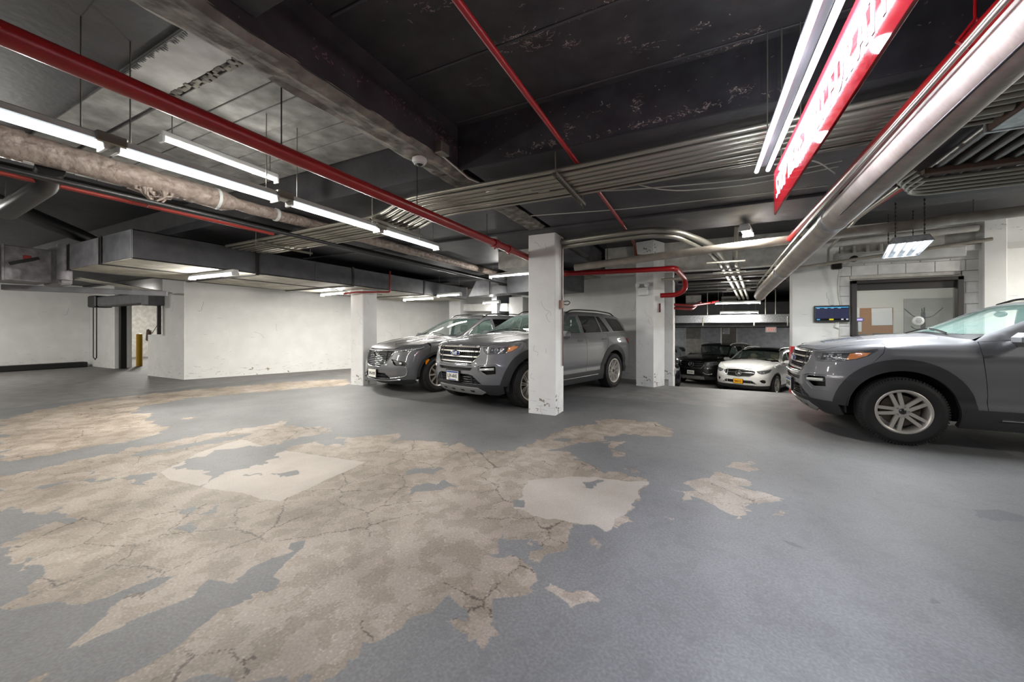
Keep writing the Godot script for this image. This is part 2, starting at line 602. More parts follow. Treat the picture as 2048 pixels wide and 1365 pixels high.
# style: table of profiles and options. Returns [root, Shell]
func make_suv(called: String, label: String, st: Dictionary) -> Array:
	var root := thing(called, label, "car")
	var S := Shell.new()
	S.top = Tab.new(st.top); S.nose = Tab.new(st.nose); S.plan = Tab.new(st.plan); S.tail = Tab.new(st.tail)
	S.tplan = Tab.new(st.tplan); S.wide = Tab.new(st.wide); S.sect = Tab.new(st.sect); S.crown = Tab.new(st.crown)
	S.fo = st.fo; S.length = st.length
	S.cell = st.get("cell", 0.055)
	var fo: float = st.fo
	var wb: float = st.wb
	var ra := fo + wb
	var R: float = st.tyre
	var hub := R - 0.01
	var rc: float = st.arch_out
	var ri: float = st.arch_in
	var paint: Material = st.paint
	var clad: Material = st.clad
	var yb: float = st.rocker         # lower edge of the painted side
	var belt: Array = st.belt         # [l, y] points of the lower window line
	var bt := Tab.new(belt)
	var he := []                      # [l, w] from the front lip to the cowl, in short steps
	for i in st.hood_edge.size() - 1:
		for j in 5:
			he.append([lerpf(st.hood_edge[i][0], st.hood_edge[i + 1][0], j / 5.0), lerpf(st.hood_edge[i][1], st.hood_edge[i + 1][1], j / 5.0)])
	he.append(st.hood_edge[-1])
	var hood_edge := []
	for p in he: hood_edge.append(["t", p[0], p[1]])
	var we: Array = st.shield_edge    # [l, w] from base to header
	var shield_edge := []
	for i in we.size() - 1:
		shield_edge.append_array(tline("t", we[i][0], we[i][1], we[i + 1][0], we[i + 1][1], 6))
	var lip: Array = st.lip           # hood front edge as [w, y]
	var lip_pts := []
	for p in lip: lip_pts.append(["f", p[0], p[1]])
	# ---- hood
	var mb := MB.new()
	var mirror := func(a: Array) -> Array:
		var b := []
		for q in a: b.append(Vector3(q.x, q.y, -q.z))
		return b
	var half: Array = S.on(lip_pts) + S.on(hood_edge)
	var cowl := []
	for p in st.cowl: cowl.append(["t", p[0], p[1]])   # from outer end to the middle
	var halfc: Array = half + S.on(cowl)
	var full: Array = halfc + rev(mirror.call(halfc))
	S.panel(mb, "t", S.flat("t", full), 0.0, 0.02)
	part(root, "hood", mb, paint)
	if st.has("hood_crease"):
		for sd in [1.0, -1.0]:
			mb = MB.new()
			var cr := []
			for p in st.hood_crease: cr.append(["t", p[0], p[1]])
			S.rail(mb, cr, 0.035, -0.024, sd, 16)
			part(root, "hood_ridge", mb, paint)
	# ---- cowl strip under the windscreen and the windscreen
	var shield_low := []
	for p in st.shield_low: shield_low.append(["t", p[0], p[1]])   # middle to outer
	mb = MB.new()
	var cow: Array = S.on(rev(cowl)) + S.on(rev(shield_low))
	S.panel(mb, "t", S.flat("t", cow + rev(mirror.call(cow))), -0.012, 0.0)
	part(root, "cowl", mb, M.black_plastic)
	for sd in [0.28, -0.42]:
		mb = MB.new()
		var wl := []
		for i in 6:
			wl.append(["t", st.shield_low[0][0] + 0.02 + 0.01 * i, sd - 0.1 * i * signf(sd) + 0.18 * signf(sd)])
		S.rail(mb, wl, 0.008, 0.012)
		part(root, "wiper", mb, M.black_plastic)
	var shield_top := []
	for p in st.shield_top: shield_top.append(["t", p[0], p[1]])   # outer to middle
	var sh: Array = S.on(shield_low) + S.on(shield_edge) + S.on(shield_top)
	mb = MB.new()
	S.panel(mb, "t", S.flat("t", sh + rev(mirror.call(sh))), -0.006, 0.0)
	part(root, "windscreen", mb, M.car_glass, "clear windscreen")
	# ---- roof
	var roof_edge := []
	for p in st.roof_edge: roof_edge.append(["t", p[0], p[1]])
	var rf: Array = S.on(rev(shield_top)) + S.on(roof_edge) + S.on([["t", st.roof_edge[-1][0] + 0.03, 0.0]])
	mb = MB.new()
	S.panel(mb, "t", S.flat("t", rf + rev(mirror.call(rf))), 0.0, 0.02)
	part(root, "roof", mb, st.get("roof_paint", paint))
	for sd in [1.0, -1.0]:
		if st.get("rails", true):
			mb = MB.new()
			var r0: float = st.roof_edge[0][0] + 0.12
			var r1: float = st.roof_edge[-1][0] - 0.1
			var rl := []
			for i in 13:
				var t := i / 12.0
				var q := S.solve("t", Vector2(lerpf(r0, r1, t), st.roof_edge[1][1] - 0.03))
				rl.append(S.out3(q + Vector3(0, 0.045 if i > 0 and i < 12 else 0.004, 0), sd))
			mb.tube(rounded(rl, 0.05, 3), 0.014, 8)
			part(root, "roof_rail", mb, st.get("rail_paint", M.black_plastic))
		# ---- side frame round the windows
		mb = MB.new()
		var fr := []
		fr.append_array(S.on(shield_edge))
		fr.append_array(S.on(roof_edge))
		for p in st.d_pillar: fr.append(S.solve("s", Vector2(p[0], p[1])))
		for i in range(belt.size() - 1, -1, -1):
			fr.append(S.solve("s", Vector2(belt[i][0], belt[i][1])))
		var wins := []
		for wpoly in st.windows:
			wins.append(pv(wpoly))
		S.panel(mb, "s", S.flat("s", fr), 0.0, 0.025, sd, wins)
		part(root, "window_frame", mb, st.get("frame_paint", paint))
		for i in wins.size():
			mb = MB.new()
			S.panel(mb, "s", wins[i], -0.010, 0.0, sd)
			part(root, "side_window", mb, M.car_glass if i == 0 else M.tint_glass, "dark tinted side window")
			if st.get("bright", false):
				mb = MB.new()
				var loop := []
				for p in wins[i]: loop.append(["s", p.x, p.y])
				loop.append(loop[0])
				S.rail(mb, loop, 0.006, 0.002, sd, 5)
				part(root, "window_trim", mb, M.chrome)
		# ---- fender, doors, quarter
		var seams: Array = st.seams     # each seam: [l at belt, l at rocker]
		var gap := 0.003
		var fen := []
		var arc_in := arc2(fo, hub, rc, st.arch_a0, 0.0, 18)   # from the seam to the rear
		fen.append_array(S.on(arc_in))
		fen.append(S.solve("s", Vector2(fo + rc, yb)))
		fen.append(S.solve("s", Vector2(seams[0][1] - gap, yb)))
		fen.append(S.solve("s", Vector2(seams[0][0] - gap, bt.at(seams[0][0]))))
		for i in range(he.size() - 1, -1, -1):
			if he[i][0] >= st.fender_from:
				fen.append(S.solve("t", Vector2(he[i][0], he[i][1])))
		var ff: Vector2 = Vector2(st.fender_front[0][0], st.fender_front[0][1])
		var q0: Vector3 = fen[-1]
		for i in 6: fen.append(S.solve("s", Vector2(lerpf(q0.x, ff.x, i / 6.0), lerpf(q0.y, ff.y, (i + 0.4) / 6.0))))
		for p in st.fender_front: fen.append(S.solve("s", Vector2(p[0], p[1])))
		mb = MB.new()
		S.panel(mb, "s", S.flat("s", fen), 0.0, 0.02, sd)
		part(root, "fender", mb, paint)
		for d in seams.size() - 1:
			var a: Array = seams[d]
			var b: Array = seams[d + 1]
			var dp := PackedVector2Array([Vector2(a[1] + gap, yb)])
			var n := 8
			for i in n + 1:
				var l := lerpf(a[0] + gap, b[0] - gap, float(i) / n)
				dp.append(Vector2(l, bt.at(l) - 0.004))
			dp.append(Vector2(b[1] - gap, yb))
			var pieces := [dp]
			if b[1] > ra - rc:
				var disc := PackedVector2Array()
				for i in 40: disc.append(Vector2(ra + rc * cos(TAU * i / 40), hub + rc * sin(TAU * i / 40)))
				pieces = Array(Geometry2D.clip_polygons(dp, disc), TYPE_NIL, "", null)
			mb = MB.new()
			S.panel(mb, "s", pieces[0], 0.0, 0.02, sd)
			var door := part(root, "door", mb, paint)
			# handle
			mb = MB.new()
			var hl: float = b[0] - 0.22
			var hy: float = bt.at(hl) - 0.13
			var hp := []
			for i in 6:
				hp.append(S.surf("s", hl - 0.1 + 0.04 * i, hy + 0.002 * i, 0.026 if i > 0 and i < 5 else 0.0, sd))
			mb.tube(hp, 0.013, 8)
			part(door, "door_handle", mb, st.get("handle_paint", paint))
		var qp := []
		var ls: Array = seams[-1]
		qp.append(["s", ls[0] + gap, bt.at(ls[0]) - 0.004])
		for i in 6:
			var l := lerpf(ls[0], belt[-1][0], (i + 1) / 6.0)
			qp.append(["s", l, bt.at(l) - 0.004])
		for p in st.tail_edge: qp.append(["s", p[0], p[1]])
		qp.append(["s", ra + rc, yb])
		qp.append_array(rev(arc2(ra, hub, rc, 180.0 - st.arch_a1, 0.0, 18)).slice(0))
		var q2 := S.flat("s", qp)
		# keep clear of the door
		mb = MB.new()
		S.panel(mb, "s", q2, 0.0, 0.02, sd)
		part(root, "quarter_panel", mb, paint)
		# ---- arch mouldings and rocker
		for e in [[fo, st.arch_f], [ra, st.arch_r]]:
			mb = MB.new()
			var ap := []
			ap.append_array(arc2(e[0], hub, rc + 0.004, e[1][0], e[1][1], 26))
			ap.append_array(arc2(e[0], hub, ri, e[1][1], e[1][0], 26))
			S.panel(mb, "s", S.flat("s", ap), 0.010, 0.05, sd, [], 0.04)
			part(root, "arch_moulding", mb, clad if st.get("clad_arch", true) else paint)
			mb = MB.new()
			for i in 20:
				var t0 := deg_to_rad(lerpf(-8, 188, i / 20.0)); var t1 := deg_to_rad(lerpf(-8, 188, (i + 1) / 20.0))
				var rl2 := ri + 0.025
				var z0: float = e[0] - fo
				var A := Vector3(-0.93 * sd, hub + rl2 * sin(t0), z0 + rl2 * cos(t0)); var B := Vector3(-0.93 * sd, hub + rl2 * sin(t1), z0 + rl2 * cos(t1))
				var A2 := Vector3(-0.55 * sd, A.y, A.z); var B2 := Vector3(-0.55 * sd, B.y, B.z)
				mb.quad(A, B, B2, A2, Vector3(0, -sin(t0), -cos(t0)))
				mb.tri(A2, B2, Vector3(-0.55 * sd, hub, z0), Vector3(-sd, 0, 0), Vector3(-sd, 0, 0), Vector3(-sd, 0, 0))
			part(root, "wheel_liner", mb, M.liner)
		mb = MB.new()
		var y0: float = st.clear
		S.panel(mb, "s", pv([[fo + ri - 0.02, y0], [ra - ri + 0.02, y0], [ra - ri - 0.04, yb], [fo + ri + 0.04, yb]]), 0.012, 0.06, sd, [], 0.08)
		var rk := part(root, "rocker_moulding", mb, clad)
		if st.get("sill_trim", false):
			mb = MB.new()
			S.rail(mb, tline("s", fo + ri + 0.30, y0 + 0.12, ra - ri - 0.25, y0 + 0.12, 10), 0.012, 0.014, sd)
			part(rk, "sill_trim", mb, M.chrome)
		# ---- mirror
		mb = MB.new()
		var ml: float = st.mirror[0]
		var my: float = st.mirror[1]
		var base := S.surf("s", ml, my, 0.0, sd)
		mb.box(base + Vector3(-0.135 * sd, 0.035, 0.0), Vector3(0.25, 0.15, 0.115), 0.05)
		var mi := part(root, "mirror", mb, st.get("mirror_paint", paint))
		mb = MB.new()
		mb.tube([base + Vector3(0.02 * sd, -0.03, 0.02), base + Vector3(-0.06 * sd, -0.005, 0.02), base + Vector3(-0.11 * sd, 0.01, 0.02)], [0.026, 0.022, 0.03], 8)
		part(mi, "mirror_arm", mb, M.black_plastic)
		mb = MB.new().box(base + Vector3(-0.14 * sd, 0.035, 0.058), Vector3(0.19, 0.11, 0.012), 0.004)
		part(mi, "mirror_glass", mb, M.chrome)
		# ---- tail lamp
		if st.has("tail_lamp"):
			mb = MB.new()
			S.panel(mb, "s", pv(st.tail_lamp), 0.004, 0.03, sd, [], 0.04)
			part(root, "tail_lamp", mb, M.red_lens, "red tail lamp")
		wheel_parts(root, R, st.get("tyre_wide", 0.25), st.rim, st.rim_style, Vector3(-st.track * sd, R - 0.008, 0), -sd)
		wheel_parts(root, R, st.get("tyre_wide", 0.25), st.rim, st.rim_style, Vector3(-st.track * sd, R - 0.008, wb), -sd)
	# ---- rear end
	mb = MB.new()
	var te: Array = st.tail_edge
	var rear := []
	for p in st.d_pillar: rear.append(S.solve("s", Vector2(p[0], p[1])))
	for p in te: rear.append(S.solve("s", Vector2(p[0], p[1])))
	var rr: Array = [S.on([["t", st.roof_edge[-1][0] + 0.03, 0.0]])[0], S.on([["t", st.roof_edge[-1][0], st.roof_edge[-1][1]]])[0]] + rear
	S.panel(mb, "r", S.flat("r", rr + rev(mirror.call(rr))), 0.0, 0.02, 1.0, [], 0.08)
	part(root, "tailgate", mb, paint)
	# ---- floor pan and cabin
	mb = MB.new()
	mb.box(Vector3(0, 0.32, S.length * 0.5 - fo + 0.05), Vector3(1.05, 0.16, S.length - 0.55), 0.02)
	mb.box(Vector3(0, 0.36, (fo + ri + ra - ri) * 0.5 - fo), Vector3(1.78, 0.14, wb - 2.0 * ri - 0.06), 0.02)
	mb.box(Vector3(0, 0.62, -0.1), Vector3(1.02, 0.5, 1.0), 0.03)
	part(root, "floor_pan", mb, M.liner)
	cabin(root, st, S)
	return [root, S]

func cabin(root: Node, st: Dictionary, S: Shell) -> void:
	var fo: float = st.fo
	var seat: Material = st.get("seat", M.seat)
	var mb := MB.new()
	var dl: float = st.shield_low[0][0] - fo
	var dy: float = S.top.at(st.shield_low[0][0]) - 0.06
	mb.box(Vector3(0, dy - 0.16, dl + 0.38), Vector3(1.5, 0.26, 0.55), 0.06)
	mb.box(Vector3(0, dy - 0.02, dl + 0.30), Vector3(1.46, 0.05, 0.42), 0.02)
	part(root, "dashboard", mb, M.black_plastic)
	mb = MB.new()
	var sw := Transform3D(Basis(Vector3.RIGHT, deg_to_rad(66)), Vector3(-0.38, dy - 0.08, dl + 0.74))
	var ring := []
	for i in 25: ring.append(sw * Vector3(0.185 * cos(TAU * i / 24), 0, 0.185 * sin(TAU * i / 24)))
	mb.tube(ring, 0.015, 6, false)
	mb.bar(sw * Vector3(-0.18, 0, 0), sw * Vector3(0.18, 0, 0), 0.03, 0.02)
	part(root, "steering_wheel", mb, M.black_plastic)
	for row in st.seats:
		for x in row[1]:
			mb = MB.new()
			var z: float = row[0] - fo
			mb.box(Vector3(x, 0.62, z), Vector3(0.50, 0.18, 0.52), 0.06)
			mb.box(Vector3(x, 0.93, z + 0.30), Vector3(0.50, 0.66, 0.15), 0.06, Basis(Vector3.RIGHT, deg_to_rad(14)))
			mb.box(Vector3(x, 1.36, z + 0.40), Vector3(0.27, 0.18, 0.10), 0.045, Basis(Vector3.RIGHT, deg_to_rad(10)))
			part(root, "seat", mb, seat)
	mb = MB.new()
	var q := S.solve("t", Vector2(st.shield_top[0][0] - 0.16, 0.0))
	mb.ball(S.out3(q + Vector3(0.05, -0.07, 0), 1.0), Vector3(0.12, 0.035, 0.02), 12, 8)
	mb.tube([S.out3(q + Vector3(0, -0.01, 0), 1.0), S.out3(q + Vector3(0.05, -0.06, 0), 1.0)], 0.012, 6)
	part(root, "inside_mirror", mb, M.black_plastic)
	# headliner closes the cabin under the roof
	mb = MB.new()
	var a: float = st.roof_edge[0][0] - fo
	var b: float = st.roof_edge[-1][0] - fo
	for i in 8:
		var z0 := lerpf(a, b, i / 8.0)
		var z1 := lerpf(a, b, (i + 1) / 8.0)
		var h0 := S.top.at(z0 + fo) - 0.07
		var h1 := S.top.at(z1 + fo) - 0.07
		mb.quad(Vector3(-0.62, h0, z0), Vector3(0.62, h0, z0), Vector3(0.62, h1, z1), Vector3(-0.62, h1, z1), Vector3.DOWN)
	part(root, "headliner", mb, M.headliner)

func mirror3(a: Array) -> Array:
	var b := []
	for q in a: b.append(Vector3(q.x, q.y, -q.z))
	return b

# panel given as surface points, mirrored across the middle into one outline (front view)
func front_panel(S: Shell, root: Node, called: String, list: Array, m: Material, off := 0.0, rim := 0.02, holes := [], label := "", step := 0.0) -> MeshInstance3D:
	var mb := MB.new()
	S.panel(mb, "f", pv(list), off, rim, 1.0, holes, step)
	return part(root, called, mb, m, label)

func sym(list: Array) -> Array:
	# half outline [w, y] from the middle top round to the middle bottom -> full outline
	var out := list.duplicate()
	for i in range(list.size() - 1, -1, -1):
		if absf(list[i][0]) > 1e-4:
			out.append([-list[i][0], list[i][1]])
	return out

func spec_large_suv() -> Dictionary:
	return {
		"fo": 0.90, "wb": 3.025, "length": 5.05, "tyre": 0.395, "rim": 0.252, "rim_style": "star", "track": 0.865, "tyre_wide": 0.255,
		"arch_out": 0.608, "arch_in": 0.478, "rocker": 0.46, "clear": 0.25, "paint": M.paint_grey, "clad": M.clad,
		"top": [[-0.3, 1.03], [0.0, 1.07], [0.12, 1.10], [0.3, 1.155], [0.6, 1.215], [1.0, 1.267], [1.36, 1.295], [1.46, 1.318], [1.6, 1.38], [1.95, 1.535], [2.25, 1.665], [2.4, 1.705], [2.6, 1.735], [3.0, 1.76], [3.5, 1.76], [4.0, 1.742], [4.4, 1.71], [4.55, 1.68], [4.68, 1.58], [4.8, 1.43], [4.92, 1.27], [5.1, 1.1]],
		"nose": [[0.1, 0.42], [0.2, 0.24], [0.3, 0.12], [0.4, 0.05], [0.5, 0.015], [0.62, 0.0], [0.72, 0.0], [0.78, 0.02], [0.9, 0.045], [1.0, 0.07], [1.07, 0.10], [1.12, 0.16], [1.2, 0.35], [1.4, 0.7], [1.9, 1.2]],
		"plan": [[0.0, 0.0], [0.3, 0.015], [0.5, 0.05], [0.65, 0.105], [0.75, 0.17], [0.83, 0.25], [0.9, 0.36], [0.96, 0.55], [1.05, 0.95]],
		"tail": [[0.1, 4.85], [0.25, 4.97], [0.4, 5.03], [0.6, 5.05], [0.8, 5.04], [1.0, 5.01], [1.25, 4.95], [1.5, 4.88], [1.7, 4.8], [1.9, 4.7]],
		"tplan": [[0.0, 0.0], [0.5, 0.02], [0.75, 0.07], [0.88, 0.15], [0.95, 0.26], [1.05, 0.5]],
		"wide": [[-0.2, 0.90], [0.2, 0.955], [0.5, 0.985], [0.9, 1.0], [1.35, 0.992], [1.8, 0.985], [3.2, 0.985], [3.6, 0.995], [3.95, 1.002], [4.4, 0.985], [4.8, 0.95], [5.1, 0.90]],
		"sect": [[0.1, -0.14], [0.22, -0.07], [0.32, -0.035], [0.42, -0.02], [0.48, -0.022], [0.54, -0.03], [0.60, -0.012], [0.75, 0.0], [0.90, -0.002], [0.98, -0.012], [1.02, -0.008], [1.07, -0.022], [1.14, -0.042], [1.19, -0.062], [1.24, -0.09], [1.4, -0.145], [1.6, -0.225], [1.68, -0.27], [1.75, -0.34], [1.9, -0.55]],
		"crown": [[0.0, 0.06], [0.5, 0.085], [1.2, 0.115], [1.45, 0.14], [1.7, 0.16], [2.2, 0.13], [2.5, 0.09], [4.3, 0.09], [4.7, 0.07]],
		"lip": [[0.0, 1.082], [0.2, 1.082], [0.4, 1.08], [0.55, 1.075], [0.62, 1.07]],
		"hood_edge": [[0.25, 0.69], [0.38, 0.755], [0.55, 0.805], [0.76, 0.838], [1.0, 0.855], [1.25, 0.862], [1.5, 0.862]],
		"cowl": [[1.50, 0.84], [1.44, 0.70], [1.38, 0.45], [1.35, 0.0]],
		"shield_low": [[1.45, 0.0], [1.47, 0.35], [1.53, 0.6], [1.64, 0.80]],
		"shield_edge": [[1.64, 0.80], [1.72, 0.815], [1.95, 0.775], [2.28, 0.705]],
		"shield_top": [[2.25, 0.45], [2.23, 0.0]],
		"roof_edge": [[2.30, 0.70], [2.5, 0.685], [3.0, 0.668], [3.8, 0.668], [4.4, 0.645], [4.6, 0.62]],
		"d_pillar": [[4.72, 1.50], [4.86, 1.27]],
		"tail_edge": [[4.93, 1.05], [4.95, 0.8], [4.96, 0.46]],
		"belt": [[1.50, 1.205], [1.75, 1.225], [2.5, 1.235], [3.3, 1.245], [4.0, 1.26], [4.86, 1.27]],
		"seams": [[1.53, 1.585], [2.745, 2.74], [3.72, 3.40]],
		"arch_a0": 117.2, "arch_a1": 55.5, "arch_f": [178.0, -12.0], "arch_r": [193.0, -6.0],
		"fender_from": 0.75, "fender_front": [[0.73, 1.06], [0.67, 0.98]],
		"windows": [
			[[1.80, 1.25], [2.68, 1.262], [2.66, 1.62], [2.42, 1.60], [2.15, 1.475], [1.92, 1.345]],
			[[2.77, 1.262], [3.50, 1.275], [3.42, 1.635], [2.75, 1.632]],
			[[3.535, 1.277], [3.86, 1.285], [3.60, 1.625], [3.455, 1.633]],
			[[4.06, 1.29], [4.68, 1.30], [4.55, 1.50], [4.44, 1.575], [3.84, 1.605]]],
		"mirror": [1.80, 1.20],
		"tail_lamp": [[4.60, 1.12], [4.88, 1.10], [4.93, 0.96], [4.72, 0.98], [4.62, 1.06]],
		"seats": [[2.35, [-0.40, 0.40]], [3.25, [-0.42, 0.42]], [3.95, [-0.38, 0.38]]],
		"hood_crease": [[0.22, 0.42], [0.6, 0.50], [1.0, 0.56], [1.32, 0.62]],
		"sill_trim": true,
	}

func large_suv_front(root: Node, S: Shell, plate_text: String) -> void:
	var paint := M.paint_grey as Material
	var wc := 0.50
	var grille := sym([[0.0, 1.066], [0.50, 1.062], [0.535, 1.03], [0.545, 0.93], [0.47, 0.83], [0.40, 0.765], [0.0, 0.758]])
	var slot := sym([[0.0, 0.70], [0.44, 0.705], [0.40, 0.655], [0.0, 0.648]])
	var lower := sym([[0.0, 0.60], [0.36, 0.595], [0.44, 0.575], [0.60, 0.43], [0.0, 0.43]])
	# centre cover
	var centre := sym([[0.0, 1.074], [wc, 1.070], [wc, 0.43], [0.0, 0.43]])
	front_panel(S, root, "front_cover", centre, paint, 0.0, 0.03, [pv(grille), pv(slot), pv(lower)], "", 0.045)
	var cov: MeshInstance3D
	for sd in [1.0, -1.0]:
		# corner cover with openings for lamp and fog lamp
		var mb := MB.new()
		var out := []
		out.append_array(tline("f", wc, 0.43, wc, 1.070, 10))
		out.append(["f", 0.56, 1.068]); out.append(["f", 0.62, 1.064])
		for p in [[0.25, 0.695], [0.38, 0.758], [0.55, 0.808], [0.65, 0.824], [0.755, 0.840]]: out.append(["t", p[0], p[1]])
		var qt: Vector3 = S.solve("t", Vector2(0.755, 0.840))
		for i in 6: out.append(["s", lerpf(0.755, 0.725, i / 6.0), lerpf(qt.y, 1.06, (i + 0.4) / 6.0)])
		out.append(["s", 0.725, 1.06]); out.append(["s", 0.665, 0.98])
		out.append_array(arc2(0.90, 0.385, 0.608, 117.4, 175.8, 12))
		var poly := S.flat("c", out)
		var lamp := S.flat("c", [["f", 0.565, 1.052], ["f", 0.60, 0.985], ["f", 0.655, 0.925], ["f", 0.74, 0.930], ["s", 0.36, 0.945], ["s", 0.50, 0.975], ["s", 0.60, 1.02], ["s", 0.70, 1.10], ["s", 0.685, 1.112], ["s", 0.58, 1.09], ["s", 0.45, 1.075], ["f", 0.72, 1.060]])
		var pod := S.flat("c", [["f", 0.535, 0.735], ["f", 0.60, 0.755], ["f", 0.80, 0.765], ["f", 0.822, 0.745], ["f", 0.825, 0.575], ["f", 0.66, 0.56], ["f", 0.56, 0.64]])
		var gr := S.flat("c", [["f", 0.40, 1.08], ["f", 0.535, 1.03], ["f", 0.545, 0.93], ["f", 0.47, 0.83], ["f", 0.40, 0.8]])
		var lw := S.flat("c", [["f", 0.40, 0.60], ["f", 0.44, 0.575], ["f", 0.60, 0.425], ["f", 0.40, 0.40]])
		S.panel(mb, "c", poly, 0.0, 0.03, sd, [lamp, pod, gr, lw], 0.035)
		part(root, "bumper_corner", mb, paint)
		# head lamp: cover glass, dark bowl, bright reflectors, amber wedge
		mb = MB.new()
		S.panel(mb, "c", lamp, -0.055, 0.0, sd, [], 0.05)
		var hl := part(root, "head_lamp", mb, M.lamp_bowl, "clear head lamp with amber wedge")
		mb = MB.new()
		S.panel(mb, "c", lamp, 0.001, 0.06, sd, [], 0.05)
		part(hl, "cover_glass", mb, M.lens)
		mb = MB.new()
		for k in [[0.30, 0.745], [0.30, 0.815]]:
			for yy in [0.965, 1.02]:
				var q := S.solve("f", Vector2(k[1], yy))
				var c := S.out3(q + Vector3(0.055, 0, -0.01), sd)
				mb.box(c, Vector3(0.055, 0.034, 0.05), 0.008)
		for k in 4:
			var q := S.solve("f", Vector2(0.70 + 0.035 * k, 0.995))
			mb.ball(S.out3(q + Vector3(0.045, 0, 0), sd), Vector3(0.018, 0.018, 0.018), 10, 8)
		S.rail(mb, [["f", 0.66, 1.05], ["f", 0.75, 1.055], ["s", 0.42, 1.065], ["s", 0.56, 1.08]], 0.006, -0.02, sd)
		S.rail(mb, [["f", 0.66, 0.945], ["f", 0.75, 0.945], ["s", 0.40, 0.962]], 0.006, -0.02, sd)
		part(hl, "reflector", mb, M.chrome)
		mb = MB.new()
		S.panel(mb, "c", S.flat("c", [["s", 0.405, 0.968], ["s", 0.49, 0.982], ["s", 0.585, 1.025], ["s", 0.625, 1.062], ["s", 0.53, 1.062], ["s", 0.44, 1.045], ["s", 0.425, 1.01]]), -0.012, 0.02, sd, [], 0.04)
		part(hl, "turn_signal", mb, M.amber, "amber turn signal")
		mb = MB.new()
		S.panel(mb, "c", S.flat("c", [["f", 0.575, 1.04], ["f", 0.605, 0.985], ["f", 0.655, 0.935], ["f", 0.69, 0.935], ["f", 0.69, 1.045]]), -0.02, 0.02, sd, [], 0.04)
		part(hl, "inner_bezel", mb, M.black_plastic)
		# fog lamp pod
		mb = MB.new()
		S.panel(mb, "c", pod, -0.075, 0.0, sd, [], 0.04)
		var fog := part(root, "fog_lamp", mb, M.black_plastic)
		mb = MB.new()
		var pin := S.flat("c", [["f", 0.575, 0.715], ["f", 0.61, 0.732], ["f", 0.79, 0.742], ["f", 0.802, 0.73], ["f", 0.806, 0.615], ["f", 0.685, 0.60], ["f", 0.60, 0.655]])
		S.panel(mb, "c", pod, -0.012, 0.0, sd, [pin], 0.03)
		part(fog, "bezel", mb, paint)
		mb = MB.new()
		var lb := []
		for k in 7:
			lb.append(["f", 0.575 + 0.035 * k, 0.678 + 0.002 * k])
		S.rail(mb, lb, 0.022, -0.022, sd, 8)
		part(fog, "light_bar", mb, M.lens_bright)
		# lower black corner
		mb = MB.new()
		var lc := []
		lc.append_array(tline("f", 0.50, 0.345, 0.56, 0.425, 3))
		lc.append(["f", 0.62, 0.427])
		lc.append(["s", 0.30, 0.427])
		lc.append(["s", 0.33, 0.427])
		lc.append(["s", 0.40, 0.28])
		lc.append(["s", 0.36, 0.25])
		lc.append(["f", 0.62, 0.25])
		S.panel(mb, "c", S.flat("c", lc), 0.002, 0.05, sd, [], 0.04)
		part(root, "lower_bumper", mb, M.clad)
	# grille: mesh behind, bars, outer band
	var g := front_panel(S, root, "grille", grille, M.grille_mesh, -0.05, 0.0, [], "black mesh grille with grey bars")
	var mb := MB.new()
	for row in 9:
		var y := 0.785 + row * 0.031
		var half := lerpf(0.40, 0.545, clampf((y - 0.765) / 0.165, 0, 1))
		var n := 22
		for k in n:
			var w := lerpf(-half, half, (k + 0.5 + 0.5 * (row % 2)) / n)
			if absf(w) > half - 0.02: continue
			var q := S.solve("f", Vector2(w, y))
			mb.box(S.out3(q + Vector3(0.035, 0, 0), 1.0), Vector3(0.032, 0.018, 0.02), 0.004, Basis(Vector3.BACK, 0.6 if row % 2 == 0 else -0.6))
	part(g, "mesh_studs", mb, M.chrome_dark)
	for y in [0.80, 0.885, 0.975, 1.052]:
		mb = MB.new()
		var half := lerpf(0.42, 0.535, clampf((y - 0.765) / 0.165, 0, 1))
		S.panel(mb, "f", pv(sym([[0.0, y + 0.010], [half, y + 0.010], [half, y - 0.010], [0.0, y - 0.010]])), -0.012, 0.02)
		part(g, "grille_bar", mb, M.alloy)
	mb = MB.new()
	var loop := []
	for p in grille: loop.append(["f", p[0], p[1]])
	loop.append(loop[0])
	S.rail(mb, loop, 0.009, -0.002)
	part(g, "grille_frame", mb, M.chrome)
	front_panel(S, root, "grille_slot", slot, M.black_plastic, -0.04, 0.0)
	mb = MB.new()
	S.rail(mb, [["f", -0.42, 0.742], ["f", -0.2, 0.735], ["f", 0.0, 0.733], ["f", 0.2, 0.735], ["f", 0.42, 0.742]], 0.014, 0.004)
	part(root, "bumper_strip", mb, M.chrome)
	# lower intake
	var li := front_panel(S, root, "lower_intake", lower, M.black_plastic, -0.05, 0.0)
	for y in [0.46, 0.50, 0.54]:
		mb = MB.new()
		var half := lerpf(0.56, 0.45, (y - 0.44) / 0.13)
		S.rail(mb, [["f", -half, y], ["f", -0.3, y], ["f", 0.0, y], ["f", 0.3, y], ["f", half, y]], 0.008, -0.02)
		part(li, "intake_bar", mb, M.chrome_dark)
	front_panel(S, root, "lower_valance", sym([[0.0, 0.43], [0.57, 0.43], [0.52, 0.345], [0.0, 0.345]]), M.clad, 0.0, 0.04)
	var sk := front_panel(S, root, "skid_plate", sym([[0.0, 0.37], [0.50, 0.372], [0.60, 0.30], [0.50, 0.255], [0.0, 0.25]]), M.alloy_dull, 0.014, 0.05, [], "silver skid plate")
	for w in [-0.36, -0.12, 0.12, 0.36]:
		mb = MB.new()
		S.panel(mb, "f", pv([[w - 0.05, 0.325], [w + 0.05, 0.325], [w + 0.035, 0.295], [w - 0.035, 0.295]]), 0.016, 0.004)
		part(sk, "skid_slot", mb, M.black_plastic)
	# oval emblem with script
	var c := S.surf("f", 0.0, 0.93, 0.012)
	mb = MB.new().ball(Vector3.ZERO, Vector3(0.125, 0.052, 0.016), 32, 16)
